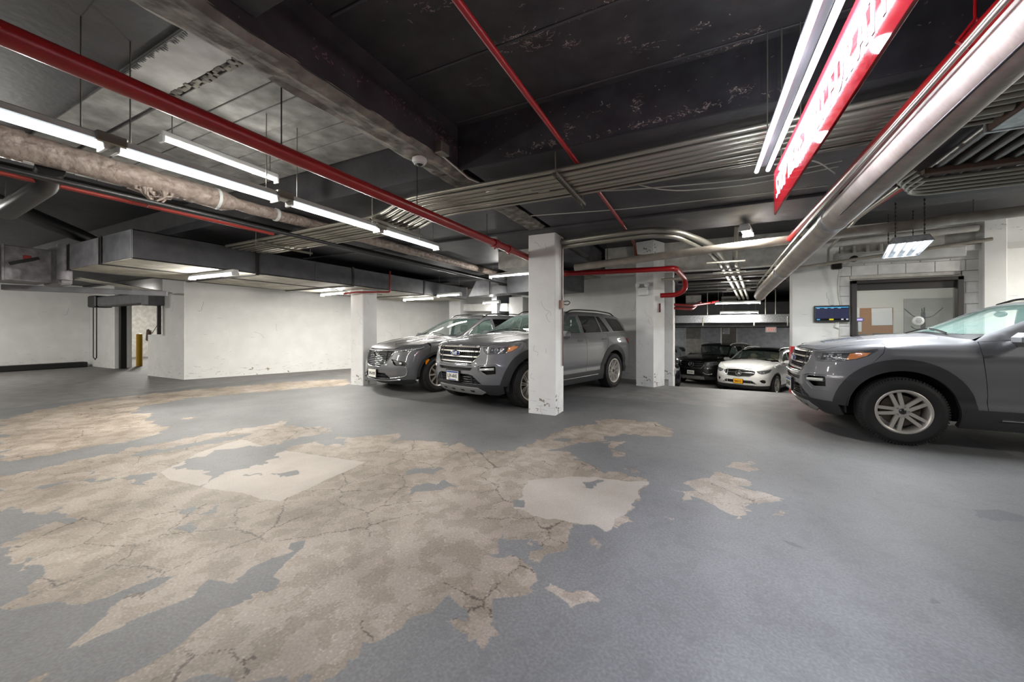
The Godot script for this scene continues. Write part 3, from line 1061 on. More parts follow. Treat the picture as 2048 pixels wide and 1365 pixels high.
	var em := part(root, "emblem", mb, M.chrome, "blue oval emblem with white script")
	em.position = c
	part(em, "emblem_field", MB.new().ball(Vector3(0, 0, -0.004), Vector3(0.114, 0.043, 0.016), 32, 16), M.emblem_blue)
	letters(em, "lettering", "Ford", 0.056, M.white_ink, Transform3D(Basis(Vector3.UP, PI) * Basis(Vector3(1, 0, 0), Vector3(0.25, 1, 0), Vector3(0, 0, 1)), Vector3(0, 0.002, -0.0215)), true, 0.003, 0.13)
	make_plate(root, S.surf("f", 0.0, 0.555, 0.03), 0.0, plate_text, M.plate_white, M.plate_ink, M.plate_blue)
	part(root, "plate_bracket", MB.new().box(S.surf("f", 0.0, 0.555, 0.012), Vector3(0.36, 0.19, 0.03), 0.006), M.black_plastic)

# a front end described by outlines; used for the smaller or more distant cars
func plain_front(root: Node, S: Shell, o: Dictionary) -> void:
	var paint: Material = o.paint
	var wc: float = o.wc
	var yb: float = o.low
	var ytop: float = o.lip
	var grille: Array = sym(o.grille)
	var intake: Array = sym(o.intake)
	front_panel(S, root, "front_cover", sym([[0.0, ytop - 0.006], [wc, o.lip_side - 0.006], [wc, yb], [0.0, yb]]), paint, 0.0, 0.03, [pv(grille), pv(intake)], "", 0.05)
	for sd in [1.0, -1.0]:
		var mb := MB.new()
		var out := []
		out.append_array(tline("f", wc, yb, wc, o.lip_side - 0.006, 8))
		out.append_array(o.corner_top)
		out.append_array(o.corner_side)
		var poly := S.flat("c", out)
		var lamp := S.flat("c", o.lamp)
		var holes := [lamp]
		var gh := []
		for p in o.grille:
			if p[0] > wc - 0.12: gh.append(["f", p[0], p[1]])
		if o.get("grille_wraps", false):
			var g2: Array = [["f", wc - 0.1, o.grille[0][1]]] + gh + [["f", wc - 0.1, o.grille[-1][1]]]
			holes.append(S.flat("c", g2))
		if o.has("intake_corner"): holes.append(S.flat("c", o.intake_corner))
		var pods := []
		for pd in o.get("pods", []):
			pods.append(S.flat("c", pd))
			holes.append(pods[-1])
		S.panel(mb, "c", poly, 0.0, 0.03, sd, holes, 0.04)
		part(root, "bumper_corner", mb, paint)
		mb = MB.new()
		S.panel(mb, "c", lamp, -0.05, 0.0, sd, [], 0.05)
		var hl := part(root, "head_lamp", mb, M.lamp_bowl, "clear head lamp")
		mb = MB.new()
		S.panel(mb, "c", lamp, 0.001, 0.05, sd, [], 0.05)
		part(hl, "cover_glass", mb, M.lens)
		mb = MB.new()
		for p in o.bulbs:
			var q := S.solve("f", Vector2(p[0], p[1]))
			mb.ball(S.out3(q + Vector3(0.04, 0, 0), sd), Vector3(0.034, 0.026, 0.03), 10, 8)
		part(hl, "reflector", mb, M.chrome)
		mb = MB.new()
		S.rail(mb, o.lamp_line, 0.007, -0.012, sd)
		part(hl, "light_strip", mb, M.lens_bright)
		for i in pods.size():
			mb = MB.new()
			S.panel(mb, "c", pods[i], -0.04, 0.0, sd, [], 0.05)
			var fg := part(root, "fog_lamp", mb, M.black_plastic)
			if o.get("pod_light", true):
				mb = MB.new()
				var q := S.solve("f", Vector2(o.pod_at[0], o.pod_at[1]))
				mb.ball(S.out3(q + Vector3(0.01, 0, 0), sd), Vector3(0.05, 0.028, 0.03), 12, 8)
				part(fg, "light_bar", mb, M.lens_bright)
		for tr in o.get("side_trims", []):
			mb = MB.new()
			S.rail(mb, tr, 0.010, 0.002, sd)
			part(root, "bumper_trim", mb, M.chrome)
		if o.has("marker"):
			mb = MB.new()
			S.panel(mb, "s", pv(o.marker), 0.004, 0.01, sd)
			part(root, "side_marker", mb, M.amber, "amber side marker")
		if o.has("lower_corner"):
			mb = MB.new()
			S.panel(mb, "c", S.flat("c", o.lower_corner), 0.002, 0.05, sd, [], 0.05)
			part(root, "lower_bumper", mb, M.clad)
	var g := front_panel(S, root, "grille", grille, M.grille_mesh, -0.045, 0.0, [], o.get("grille_label", ""))
	for b in o.bars:
		var mb := MB.new()
		S.rail(mb, [["f", -b[1], b[0] + b[3]], ["f", -b[1] * 0.5, b[0] + b[3] * 0.3], ["f", 0.0, b[0]], ["f", b[1] * 0.5, b[0] + b[3] * 0.3], ["f", b[1], b[0] + b[3]]], b[2], -0.012)
		part(g, "grille_bar", mb, o.get("bar_mat", M.chrome))
	var mb := MB.new()
	var loop := []
	for p in grille: loop.append(["f", p[0], p[1]])
	loop.append(loop[0])
	S.rail(mb, loop, o.get("frame_r", 0.010), 0.0)
	part(g, "grille_frame", mb, M.chrome)
	var li := front_panel(S, root, "lower_intake", intake, M.black_plastic, -0.04, 0.0)
	for y in o.get("intake_bars", []):
		mb = MB.new()
		S.rail(mb, [["f", -y[1], y[0]], ["f", 0.0, y[0]], ["f", y[1], y[0]]], 0.008, -0.02)
		part(li, "intake_bar", mb, M.chrome_dark)
	front_panel(S, root, "lower_valance", sym(o.valance), o.get("valance_mat", M.clad), 0.004, 0.05)
	if o.has("valance_trim"):
		mb = MB.new()
		S.rail(mb, o.valance_trim, 0.012, 0.012)
		part(root, "valance_trim", mb, M.chrome)
	# emblem
	var c := S.surf("f", 0.0, o.emblem[0], 0.02)
	var er: float = o.emblem[1]
	mb = MB.new()
	var ring := []
	for i in 29: ring.append(c + Vector3(er * cos(TAU * i / 28), er * sin(TAU * i / 28), 0))
	mb.tube(ring, er * 0.12, 6, false)
	var em := part(root, "emblem", mb, M.chrome, o.emblem[3])
	mb = MB.new()
	if o.emblem[2] == "star":
		for k in 3:
			var a := PI / 2 + TAU * k / 3
			mb.tube([c, c + Vector3(cos(a), sin(a), 0) * er * 0.98], [er * 0.17, er * 0.03], 4)
		mb.lathe([[er * 0.92, 0.0], [0.0, 0.0]], 24, Transform3D(Basis(Vector3.RIGHT, PI / 2), c + Vector3(0, 0, 0.012)))
		part(em, "emblem_star", mb, M.chrome)
	else:
		for k in 3:
			var p := c + Vector3(er * (0.42 - 0.42 * k), er * (0.22 - 0.22 * k), -0.004)
			mb.prism(pv([[-er * 0.2, er * 0.45], [er * 0.2, er * 0.45], [er * 0.2, -er * 0.1], [0, -er * 0.5], [-er * 0.2, -er * 0.1]]), -0.006, 0.006, Transform3D(Basis(Vector3.BACK, -0.5), p))
		part(em, "emblem_shields", mb, M.chrome_dark)
	make_plate(root, S.surf("f", 0.0, o.plate[1], 0.03), 0.0, o.plate[0], o.plate[2], M.plate_ink, null)
	part(root, "plate_bracket", MB.new().box(S.surf("f", 0.0, o.plate[1], 0.012), Vector3(0.34, 0.18, 0.03), 0.006), M.black_plastic)

func spec_round_suv() -> Dictionary:
	var s := spec_large_suv()
	s.merge({
		"fo": 0.98, "wb": 3.07, "length": 5.19, "tyre": 0.385, "rim": 0.255, "rim_style": "many", "arch_out": 0.50, "arch_in": 0.445, "rocker": 0.36, "clear": 0.23, "clad_arch": true, "sill_trim": true,
		"top": [[-0.3, 0.90], [0.0, 0.955], [0.12, 0.985], [0.3, 1.03], [0.6, 1.09], [1.0, 1.145], [1.4, 1.19], [1.52, 1.225], [1.65, 1.29], [2.0, 1.45], [2.35, 1.60], [2.55, 1.665], [2.8, 1.71], [3.2, 1.735], [3.7, 1.735], [4.2, 1.71], [4.6, 1.66], [4.75, 1.60], [4.9, 1.45], [5.05, 1.25], [5.2, 1.05]],
		"nose": [[0.1, 0.40], [0.18, 0.22], [0.26, 0.08], [0.34, 0.02], [0.42, 0.0], [0.52, 0.0], [0.62, 0.015], [0.75, 0.05], [0.87, 0.085], [0.93, 0.11], [0.98, 0.16], [1.05, 0.3], [1.2, 0.7], [1.9, 1.6]],
		"plan": [[0.0, 0.0], [0.3, 0.03], [0.5, 0.085], [0.65, 0.16], [0.75, 0.24], [0.83, 0.33], [0.9, 0.45], [0.96, 0.65], [1.05, 1.0]],
		"tail": [[0.1, 5.0], [0.3, 5.14], [0.6, 5.19], [0.9, 5.17], [1.2, 5.08], [1.5, 4.98], [1.9, 4.8]],
		"wide": [[-0.2, 0.88], [0.2, 0.93], [0.5, 0.97], [0.98, 0.995], [1.5, 0.985], [2.4, 0.975], [3.4, 0.98], [4.05, 0.998], [4.5, 0.98], [4.9, 0.94], [5.2, 0.89]],
		"sect": [[0.1, -0.12], [0.22, -0.05], [0.34, -0.02], [0.45, -0.025], [0.55, -0.012], [0.7, 0.0], [0.82, -0.004], [0.9, -0.016], [0.98, -0.02], [1.06, -0.045], [1.13, -0.07], [1.19, -0.1], [1.4, -0.17], [1.6, -0.255], [1.68, -0.31], [1.75, -0.4], [1.9, -0.6]],
		"crown": [[0.0, 0.10], [0.5, 0.11], [1.3, 0.09], [1.5, 0.13], [1.8, 0.16], [2.4, 0.13], [2.7, 0.09], [4.5, 0.09], [4.9, 0.07]],
		"lip": [[0.0, 0.925], [0.2, 0.925], [0.4, 0.92], [0.50, 0.915]],
		"hood_edge": [[0.30, 0.60], [0.45, 0.68], [0.62, 0.75], [0.82, 0.80], [1.05, 0.83], [1.3, 0.845], [1.55, 0.848]],
		"cowl": [[1.52, 0.80], [1.47, 0.6], [1.42, 0.35], [1.40, 0.0]],
		"shield_low": [[1.50, 0.0], [1.52, 0.35], [1.58, 0.6], [1.69, 0.785]],
		"shield_edge": [[1.69, 0.785], [1.78, 0.795], [2.05, 0.755], [2.45, 0.68]],
		"shield_top": [[2.42, 0.45], [2.40, 0.0]],
		"roof_edge": [[2.47, 0.675], [2.7, 0.655], [3.2, 0.635], [4.0, 0.635], [4.5, 0.615], [4.72, 0.59]],
		"d_pillar": [[4.88, 1.42], [4.99, 1.18]], "tail_edge": [[5.04, 1.0], [5.08, 0.75], [5.08, 0.36]],
		"belt": [[1.55, 1.12], [1.8, 1.14], [2.6, 1.155], [3.4, 1.165], [4.2, 1.18], [4.99, 1.18]],
		"seams": [[1.58, 1.62], [2.83, 2.82], [3.86, 3.55]],
		"arch_a0": 118.0, "arch_a1": 55.0, "arch_f": [182.0, -8.0], "arch_r": [188.0, -2.0],
		"fender_from": 0.80, "fender_front": [[0.80, 0.98], [0.77, 0.88]],
		"windows": [
			[[1.86, 1.165], [2.76, 1.18], [2.74, 1.585], [2.55, 1.56], [2.25, 1.43], [2.0, 1.29]],
			[[2.86, 1.182], [3.78, 1.195], [3.66, 1.60], [2.84, 1.595]],
			[[3.92, 1.20], [4.82, 1.215], [4.62, 1.48], [3.76, 1.585]]],
		"mirror": [1.86, 1.13], "tail_lamp": [[4.75, 1.08], [5.0, 1.06], [5.03, 0.95], [4.8, 0.97]],
		"seats": [[2.45, [-0.40, 0.40]], [3.4, [-0.42, 0.42]]], "bright": true, "hood_crease": [[0.3, 0.34], [0.7, 0.44], [1.1, 0.52], [1.38, 0.56]],
		"rail_paint": M.chrome_dark, "paint": M.paint_grey_b,
	}, true)
	return s

func round_suv_front(root: Node, S: Shell) -> void:
	plain_front(root, S, {
		"paint": M.paint_grey_b, "wc": 0.46, "low": 0.30, "lip": 0.925, "lip_side": 0.918,
		"grille": [[0.0, 0.885], [0.30, 0.89], [0.53, 0.885], [0.50, 0.80], [0.42, 0.68], [0.33, 0.595], [0.22, 0.56], [0.0, 0.555]],
		"grille_wraps": true, "grille_label": "dark grille with chrome slats and chrome surround", "frame_r": 0.014,
		"bars": [[0.862, 0.52, 0.007, 0.0], [0.825, 0.50, 0.007, 0.0], [0.787, 0.48, 0.007, 0.0], [0.75, 0.455, 0.007, 0.0], [0.713, 0.43, 0.007, 0.0], [0.676, 0.41, 0.007, 0.0], [0.64, 0.37, 0.007, 0.0], [0.603, 0.32, 0.007, 0.0]],
		"intake": [[0.0, 0.43], [0.38, 0.435], [0.46, 0.37], [0.52, 0.315], [0.0, 0.315]],
		"intake_corner": [["f", 0.36, 0.436], ["f", 0.40, 0.43], ["f", 0.46, 0.37], ["f", 0.52, 0.315], ["f", 0.36, 0.315]],
		"intake_bars": [[0.375, 0.42]],
		"corner_top": [["f", 0.50, 0.909], ["t", 0.30, 0.606], ["t", 0.45, 0.686], ["t", 0.62, 0.756], ["t", 0.81, 0.803]],
		"corner_side": [["s", 0.79, 0.98], ["s", 0.765, 0.88]] + arc2(0.98, 0.375, 0.50, 118.0, 188.0, 12),
		"lamp": [["f", 0.505, 0.895], ["f", 0.56, 0.862], ["f", 0.66, 0.872], ["f", 0.76, 0.885], ["s", 0.60, 0.915], ["s", 0.70, 0.965], ["s", 0.765, 1.01], ["s", 0.74, 1.02], ["s", 0.58, 0.985], ["f", 0.72, 0.935], ["f", 0.60, 0.905]],
		"lamp_line": [["f", 0.52, 0.887], ["f", 0.60, 0.888], ["f", 0.70, 0.91], ["s", 0.56, 0.945], ["s", 0.66, 0.975]],
		"bulbs": [[0.64, 0.888], [0.72, 0.905], [0.78, 0.92]],
		"pods": [[["f", 0.50, 0.72], ["f", 0.56, 0.715], ["f", 0.66, 0.69], ["f", 0.78, 0.665], ["f", 0.80, 0.62], ["f", 0.78, 0.59], ["f", 0.62, 0.60], ["f", 0.57, 0.635]]],
		"pod_at": [0.70, 0.64],
		"side_trims": [[["f", 0.54, 0.68], ["f", 0.57, 0.63], ["f", 0.62, 0.592], ["f", 0.76, 0.585], ["f", 0.80, 0.56], ["f", 0.815, 0.46], ["f", 0.80, 0.40], ["f", 0.74, 0.365], ["f", 0.60, 0.345], ["f", 0.50, 0.335]]],
		"marker": [[0.66, 0.68], [0.72, 0.72], [0.74, 0.70], [0.67, 0.60], [0.655, 0.62]],
		"lower_corner": [["f", 0.46, 0.295], ["f", 0.62, 0.297], ["f", 0.80, 0.298], ["s", 0.45, 0.30], ["s", 0.50, 0.24], ["s", 0.46, 0.20], ["f", 0.70, 0.19], ["f", 0.46, 0.19]],
		"valance": [[0.0, 0.298], [0.47, 0.296], [0.47, 0.19], [0.0, 0.18]],
		"valance_trim": [["f", -0.7, 0.31], ["f", -0.45, 0.285], ["f", 0.0, 0.275], ["f", 0.45, 0.285], ["f", 0.7, 0.31]],
		"emblem": [0.80, 0.062, "shields", "round emblem with three shields"], "plate": ["LPG-4109", 0.415, M.plate_white],
	})

func spec_mid_suv(big: bool) -> Dictionary:
	var s := spec_large_suv()
	var paint: Material = M.paint_black if big else M.paint_white
	s.merge({
		"fo": 0.87, "wb": 2.99 if big else 2.89, "length": 4.93 if big else 4.72, "tyre": 0.375, "rim": 0.255, "rim_style": "star", "arch_out": 0.47, "arch_in": 0.43, "rocker": 0.34, "clear": 0.22,
		"paint": paint, "clad": M.clad, "sill_trim": false,
		"arch_a0": 118.0, "arch_a1": 58.0, "arch_f": [184.0, -4.0], "arch_r": [186.0, -2.0],
		"seams": [[1.50, 1.54], [2.66, 2.65], [3.62, 3.40]],
		"seats": [[2.25, [-0.38, 0.38]], [3.1, [-0.4, 0.4]]], "bright": true, "cell": 0.075,
		"rail_paint": M.alloy, "seat": M.seat if big else M.seat_cream,
		"fender_from": 0.75, "fender_front": [[0.73, 1.02], [0.66, 0.90]],
	}, true)
	if big:
		s["roof_paint"] = M.paint_black
	else:
		var t := []
		for p in s.top:
			var y: float = p[1]
			t.append([p[0] * 4.72 / 5.05 if p[0] > 1.4 else p[0], y - (0.04 if y < 1.3 else 0.10)])
		s.top = t
		var tl := []
		for p in s.tail: tl.append([p[0], p[1] - 0.33])
		s.tail = tl
		var k := 4.72 / 5.05
		var win := []
		for w in s.windows:
			var q := []
			for p in w: q.append([p[0] * k, 1.18 + (p[1] - 1.25) * 0.86])
			win.append(q)
		s.windows = [win[0], win[1], win[3]]
		for key in ["roof_edge", "shield_edge", "shield_top", "d_pillar", "tail_edge"]:
			var q := []
			for p in s[key]: q.append([p[0] * k if p[0] > 1.7 else p[0], p[1] - (0.08 if key == "d_pillar" else 0.02 if key == "roof_edge" else 0.0)])
			s[key] = q
		s.belt = [[1.45, 1.13], [1.75, 1.15], [2.5, 1.16], [3.3, 1.17], [4.0, 1.18], [4.54, 1.19]]
		s.seams = [[1.48, 1.52], [2.52, 2.51], [3.42, 3.25]]
		s.roof_paint = M.glass_roof
		s["tail_lamp"] = [[4.3, 1.05], [4.5, 1.04], [4.52, 0.94], [4.34, 0.95]]
		s.nose = [[0.1, 0.42], [0.2, 0.2], [0.3, 0.08], [0.4, 0.02], [0.5, 0.0], [0.65, 0.0], [0.8, 0.03], [0.92, 0.07], [0.99, 0.10], [1.05, 0.16], [1.15, 0.35], [1.4, 0.8], [1.9, 1.3]]
		s.lip = [[0.0, 0.985], [0.2, 0.985], [0.4, 0.975], [0.52, 0.965]]
		s.hood_edge = [[0.25, 0.62], [0.38, 0.70], [0.55, 0.765], [0.76, 0.815], [1.0, 0.84], [1.25, 0.855], [1.48, 0.858]]
		s.mirror = [1.72, 1.14]
	return s

func mid_suv_front(root: Node, S: Shell, big: bool) -> void:
	if big:
		plain_front(root, S, {
			"paint": M.paint_black, "wc": 0.52, "low": 0.40, "lip": 1.082, "lip_side": 1.076,
			"grille": [[0.0, 1.04], [0.42, 1.04], [0.52, 1.0], [0.51, 0.85], [0.42, 0.755], [0.0, 0.745]], "grille_wraps": false, "grille_label": "dark grille with two chrome bars", "frame_r": 0.016,
			"bars": [[0.945, 0.50, 0.018, 0.0], [0.855, 0.49, 0.018, 0.0]],
			"intake": [[0.0, 0.60], [0.40, 0.60], [0.5, 0.45], [0.0, 0.45]], "intake_bars": [[0.5, 0.46]],
			"corner_top": [["f", 0.57, 1.068], ["f", 0.62, 1.062], ["t", 0.25, 0.695], ["t", 0.38, 0.758], ["t", 0.55, 0.808], ["t", 0.755, 0.84]],
			"corner_side": [["s", 0.725, 1.02], ["s", 0.655, 0.90]] + arc2(0.87, 0.365, 0.47, 118.0, 176.0, 10),
			"lamp": [["f", 0.60, 1.0], ["f", 0.60, 0.87], ["f", 0.70, 0.85], ["f", 0.80, 0.87], ["s", 0.50, 0.93], ["s", 0.56, 1.02], ["s", 0.42, 1.055], ["f", 0.72, 1.04]],
			"lamp_line": [["f", 0.63, 1.0], ["f", 0.72, 1.02], ["s", 0.44, 1.03]], "bulbs": [[0.68, 0.93], [0.77, 0.94]],
			"side_trims": [[["f", 0.50, 0.58], ["f", 0.58, 0.52], ["f", 0.70, 0.50], ["f", 0.80, 0.53]]],
			"lower_corner": [["f", 0.5, 0.40], ["f", 0.7, 0.40], ["s", 0.38, 0.40], ["s", 0.42, 0.28], ["f", 0.6, 0.25], ["f", 0.5, 0.25]],
			"valance": [[0.0, 0.41], [0.52, 0.41], [0.5, 0.25], [0.0, 0.25]], "valance_mat": M.alloy_dull, "valance_trim": [["f", -0.52, 0.41], ["f", 0.0, 0.40], ["f", 0.52, 0.41]],
			"emblem": [0.90, 0.105, "star", "large three pointed star in a ring"], "plate": ["LRH-4075", 0.565, M.plate_white],
		})
	else:
		plain_front(root, S, {
			"paint": M.paint_white, "wc": 0.50, "low": 0.36, "lip": 0.985, "lip_side": 0.967,
			"grille": [[0.0, 0.935], [0.40, 0.925], [0.535, 0.87], [0.50, 0.77], [0.36, 0.69], [0.0, 0.675]], "grille_wraps": true, "grille_label": "dark grille with one chrome bar", "frame_r": 0.012,
			"bars": [[0.83, 0.50, 0.016, 0.0], [0.90, 0.42, 0.006, 0.0]],
			"intake": [[0.0, 0.545], [0.42, 0.55], [0.50, 0.49], [0.56, 0.43], [0.0, 0.43]], "intake_bars": [],
			"intake_corner": [["f", 0.40, 0.56], ["f", 0.42, 0.55], ["f", 0.5, 0.49], ["f", 0.56, 0.43], ["f", 0.40, 0.42]],
			"corner_top": [["t", 0.25, 0.626], ["t", 0.38, 0.706], ["t", 0.55, 0.770], ["t", 0.755, 0.818]],
			"corner_side": [["s", 0.725, 1.0], ["s", 0.655, 0.89]] + arc2(0.87, 0.365, 0.47, 118.0, 178.0, 10),
			"lamp": [["f", 0.56, 0.90], ["f", 0.62, 0.82], ["f", 0.72, 0.79], ["f", 0.80, 0.81], ["s", 0.46, 0.87], ["s", 0.55, 0.95], ["s", 0.50, 0.98], ["f", 0.72, 0.935]],
			"lamp_line": [["f", 0.60, 0.90], ["f", 0.70, 0.92], ["s", 0.44, 0.95]], "bulbs": [[0.67, 0.86], [0.75, 0.86]],
			"pods": [[["f", 0.66, 0.56], ["f", 0.74, 0.60], ["f", 0.82, 0.58], ["f", 0.84, 0.50], ["f", 0.80, 0.46], ["f", 0.72, 0.49]]], "pod_light": false, "pod_at": [0.7, 0.5],
			"side_trims": [[["f", 0.42, 0.553], ["f", 0.52, 0.49], ["f", 0.57, 0.44], ["f", 0.50, 0.42]]],
			"lower_corner": [["f", 0.5, 0.36], ["f", 0.7, 0.362], ["s", 0.40, 0.363], ["s", 0.42, 0.26], ["f", 0.6, 0.22], ["f", 0.5, 0.22]],
			"valance": [[0.0, 0.37], [0.51, 0.368], [0.5, 0.22], [0.0, 0.22]],
			"emblem": [0.80, 0.10, "star", "large three pointed star in a ring"], "plate": ["T805517C", 0.50, M.plate_yellow],
		})

# low saloon car, mostly hidden behind other things
func spec_saloon(paint: Material) -> Dictionary:
	var s := spec_large_suv()
	var low := func(a: Array) -> Array:
		var o := []
		for p in a: o.append([p[0], p[1] * 0.83 if p[1] > 0.3 else p[1]])
		return o
	s.top = low.call(s.top)
	s.belt = low.call(s.belt)
	s.lip = low.call(s.lip)
	s.d_pillar = low.call(s.d_pillar)
	s.tail_edge = low.call(s.tail_edge)
	s.tail_lamp = low.call(s.tail_lamp)
	var w := []
	for p in s.windows: w.append(low.call(p))
	s.windows = [w[0], w[1], w[3]]
	var sc := []
	for p in s.sect: sc.append([p[0] * 0.83, p[1]])
	s.sect = sc
	var ns := []
	for p in s.nose: ns.append([p[0] * 0.83, p[1]])
	s.nose = ns
	s.mirror = [1.8, 1.0]
	s.merge({"paint": paint, "rails": false, "tyre": 0.34, "rim": 0.235, "arch_out": 0.42, "arch_in": 0.38, "rocker": 0.32, "clear": 0.18, "cell": 0.09, "clad_arch": false, "sill_trim": false, "fender_from": 0.75, "fender_front": [[0.73, 0.86], [0.68, 0.72]], "arch_a1": 58.0, "arch_f": [184.0, -4.0], "arch_r": [186.0, -2.0], "rim_style": "many"}, true)
	s.erase("hood_crease")
	return s

func saloon_front(root: Node, S: Shell, paint: Material) -> void:
	plain_front(root, S, {
		"paint": paint, "wc": 0.50, "low": 0.30, "lip": 0.898, "lip_side": 0.888,
		"grille": [[0.0, 0.80], [0.40, 0.80], [0.46, 0.72], [0.38, 0.62], [0.0, 0.61]], "grille_label": "dark grille",
		"bars": [[0.71, 0.42, 0.012, 0.0]], "intake": [[0.0, 0.48], [0.40, 0.48], [0.45, 0.36], [0.0, 0.36]],
		"corner_top": [["f", 0.57, 0.885], ["f", 0.62, 0.88], ["t", 0.25, 0.695], ["t", 0.38, 0.758], ["t", 0.55, 0.808], ["t", 0.755, 0.84]],
		"corner_side": [["s", 0.725, 0.86], ["s", 0.675, 0.72]] + arc2(0.90, 0.33, 0.42, 118.0, 184.0, 10),
		"lamp": [["f", 0.58, 0.82], ["f", 0.62, 0.73], ["f", 0.80, 0.75], ["s", 0.50, 0.80], ["s", 0.56, 0.86], ["f", 0.72, 0.85]],
		"lamp_line": [["f", 0.60, 0.80], ["f", 0.74, 0.82]], "bulbs": [[0.68, 0.78], [0.76, 0.79]],
		"lower_corner": [["f", 0.5, 0.298], ["f", 0.7, 0.298], ["s", 0.44, 0.30], ["s", 0.46, 0.22], ["f", 0.5, 0.2]],
		"valance": [[0.0, 0.30], [0.51, 0.298], [0.5, 0.2], [0.0, 0.2]],
		"emblem": [0.84, 0.04, "shields", "small round emblem"], "plate": ["LTC-7120", 0.55, M.plate_white],
	})

func make_materials() -> void:
	var p := mat(Color(0.44, 0.443, 0.455), 0.45, 0.35)
	p.clearcoat_enabled = true; p.clearcoat = 1.0; p.clearcoat_roughness = 0.03
	M.paint_grey = p
	p = p.duplicate(); p.albedo_color = Color(0.35, 0.35, 0.36)
	M.paint_grey_b = p
	p = p.duplicate(); p.albedo_color = Color(0.06, 0.062, 0.066); p.metallic = 0.3
	M.paint_black = p
	p = p.duplicate(); p.albedo_color = Color(0.05, 0.065, 0.12); p.metallic = 0.5
	M.paint_blue = p
	p = p.duplicate(); p.albedo_color = Color(0.86, 0.86, 0.85); p.metallic = 0.0
	M.paint_white = p
	p = p.duplicate(); p.albedo_color = Color(0.62, 0.63, 0.64); p.metallic = 0.6
	M.paint_silver = p
	M.glass_roof = mat(Color(0.02, 0.02, 0.022), 0.06)
	M.clad = mat(Color(0.18, 0.18, 0.185), 0.5)
	M.black_plastic = mat(Color(0.05, 0.05, 0.053), 0.4)
	M.liner = mat(Color(0.045, 0.043, 0.042), 0.9)
	M.rubber = mat(Color(0.115, 0.112, 0.11), 0.72)
	M.alloy = mat(Color(0.80, 0.78, 0.75), 0.36, 0.55)
	M.alloy_dull = mat(Color(0.66, 0.66, 0.66), 0.45, 0.6)
	M.chrome = mat(Color(0.86, 0.87, 0.88), 0.1, 1.0)
	M.chrome_dark = mat(Color(0.33, 0.33, 0.34), 0.25, 0.9)
	M.dark_metal = mat(Color(0.2, 0.2, 0.2), 0.5, 0.6)
	M.brake = mat(Color(0.42, 0.38, 0.35), 0.4, 0.8)
	M.grille_mesh = mat(Color(0.03, 0.03, 0.032), 0.5)
	M.lamp_bowl = mat(Color(0.16, 0.16, 0.17), 0.25, 0.5)
	M.amber = mat(Color(0.98, 0.56, 0.04), 0.2)
	M.red_lens = mat(Color(0.62, 0.03, 0.03), 0.15)
	M.lens_bright = mat(Color(0.85, 0.86, 0.84), 0.15, 0.4)
	M.emblem_blue = mat(Color(0.05, 0.13, 0.42), 0.2)
	M.white_ink = mat(Color(0.92, 0.93, 0.94), 0.4)
	M.plate_white = mat(Color(0.85, 0.85, 0.82), 0.4)
	M.plate_yellow = mat(Color(0.93, 0.66, 0.04), 0.4)
	M.plate_ink = mat(Color(0.08, 0.08, 0.12), 0.5)
	M.plate_blue = mat(Color(0.1, 0.25, 0.55), 0.4)
	M.seat = mat(Color(0.07, 0.07, 0.075), 0.7)
	M.seat_cream = mat(Color(0.75, 0.70, 0.58), 0.6)
	M.headliner = mat(Color(0.4, 0.39, 0.38), 0.9)
	var g := mat(Color(0.75, 0.9, 0.86, 0.12), 0.0)
	g.transparency = BaseMaterial3D.TRANSPARENCY_ALPHA
	M.car_glass = g
	g = mat(Color(0.02, 0.022, 0.025, 0.78), 0.0)
	g.transparency = BaseMaterial3D.TRANSPARENCY_ALPHA
	M.tint_glass = g
	g = mat(Color(0.95, 0.97, 1.0, 0.08), 0.0)
	g.transparency = BaseMaterial3D.TRANSPARENCY_ALPHA
	M.lens = g

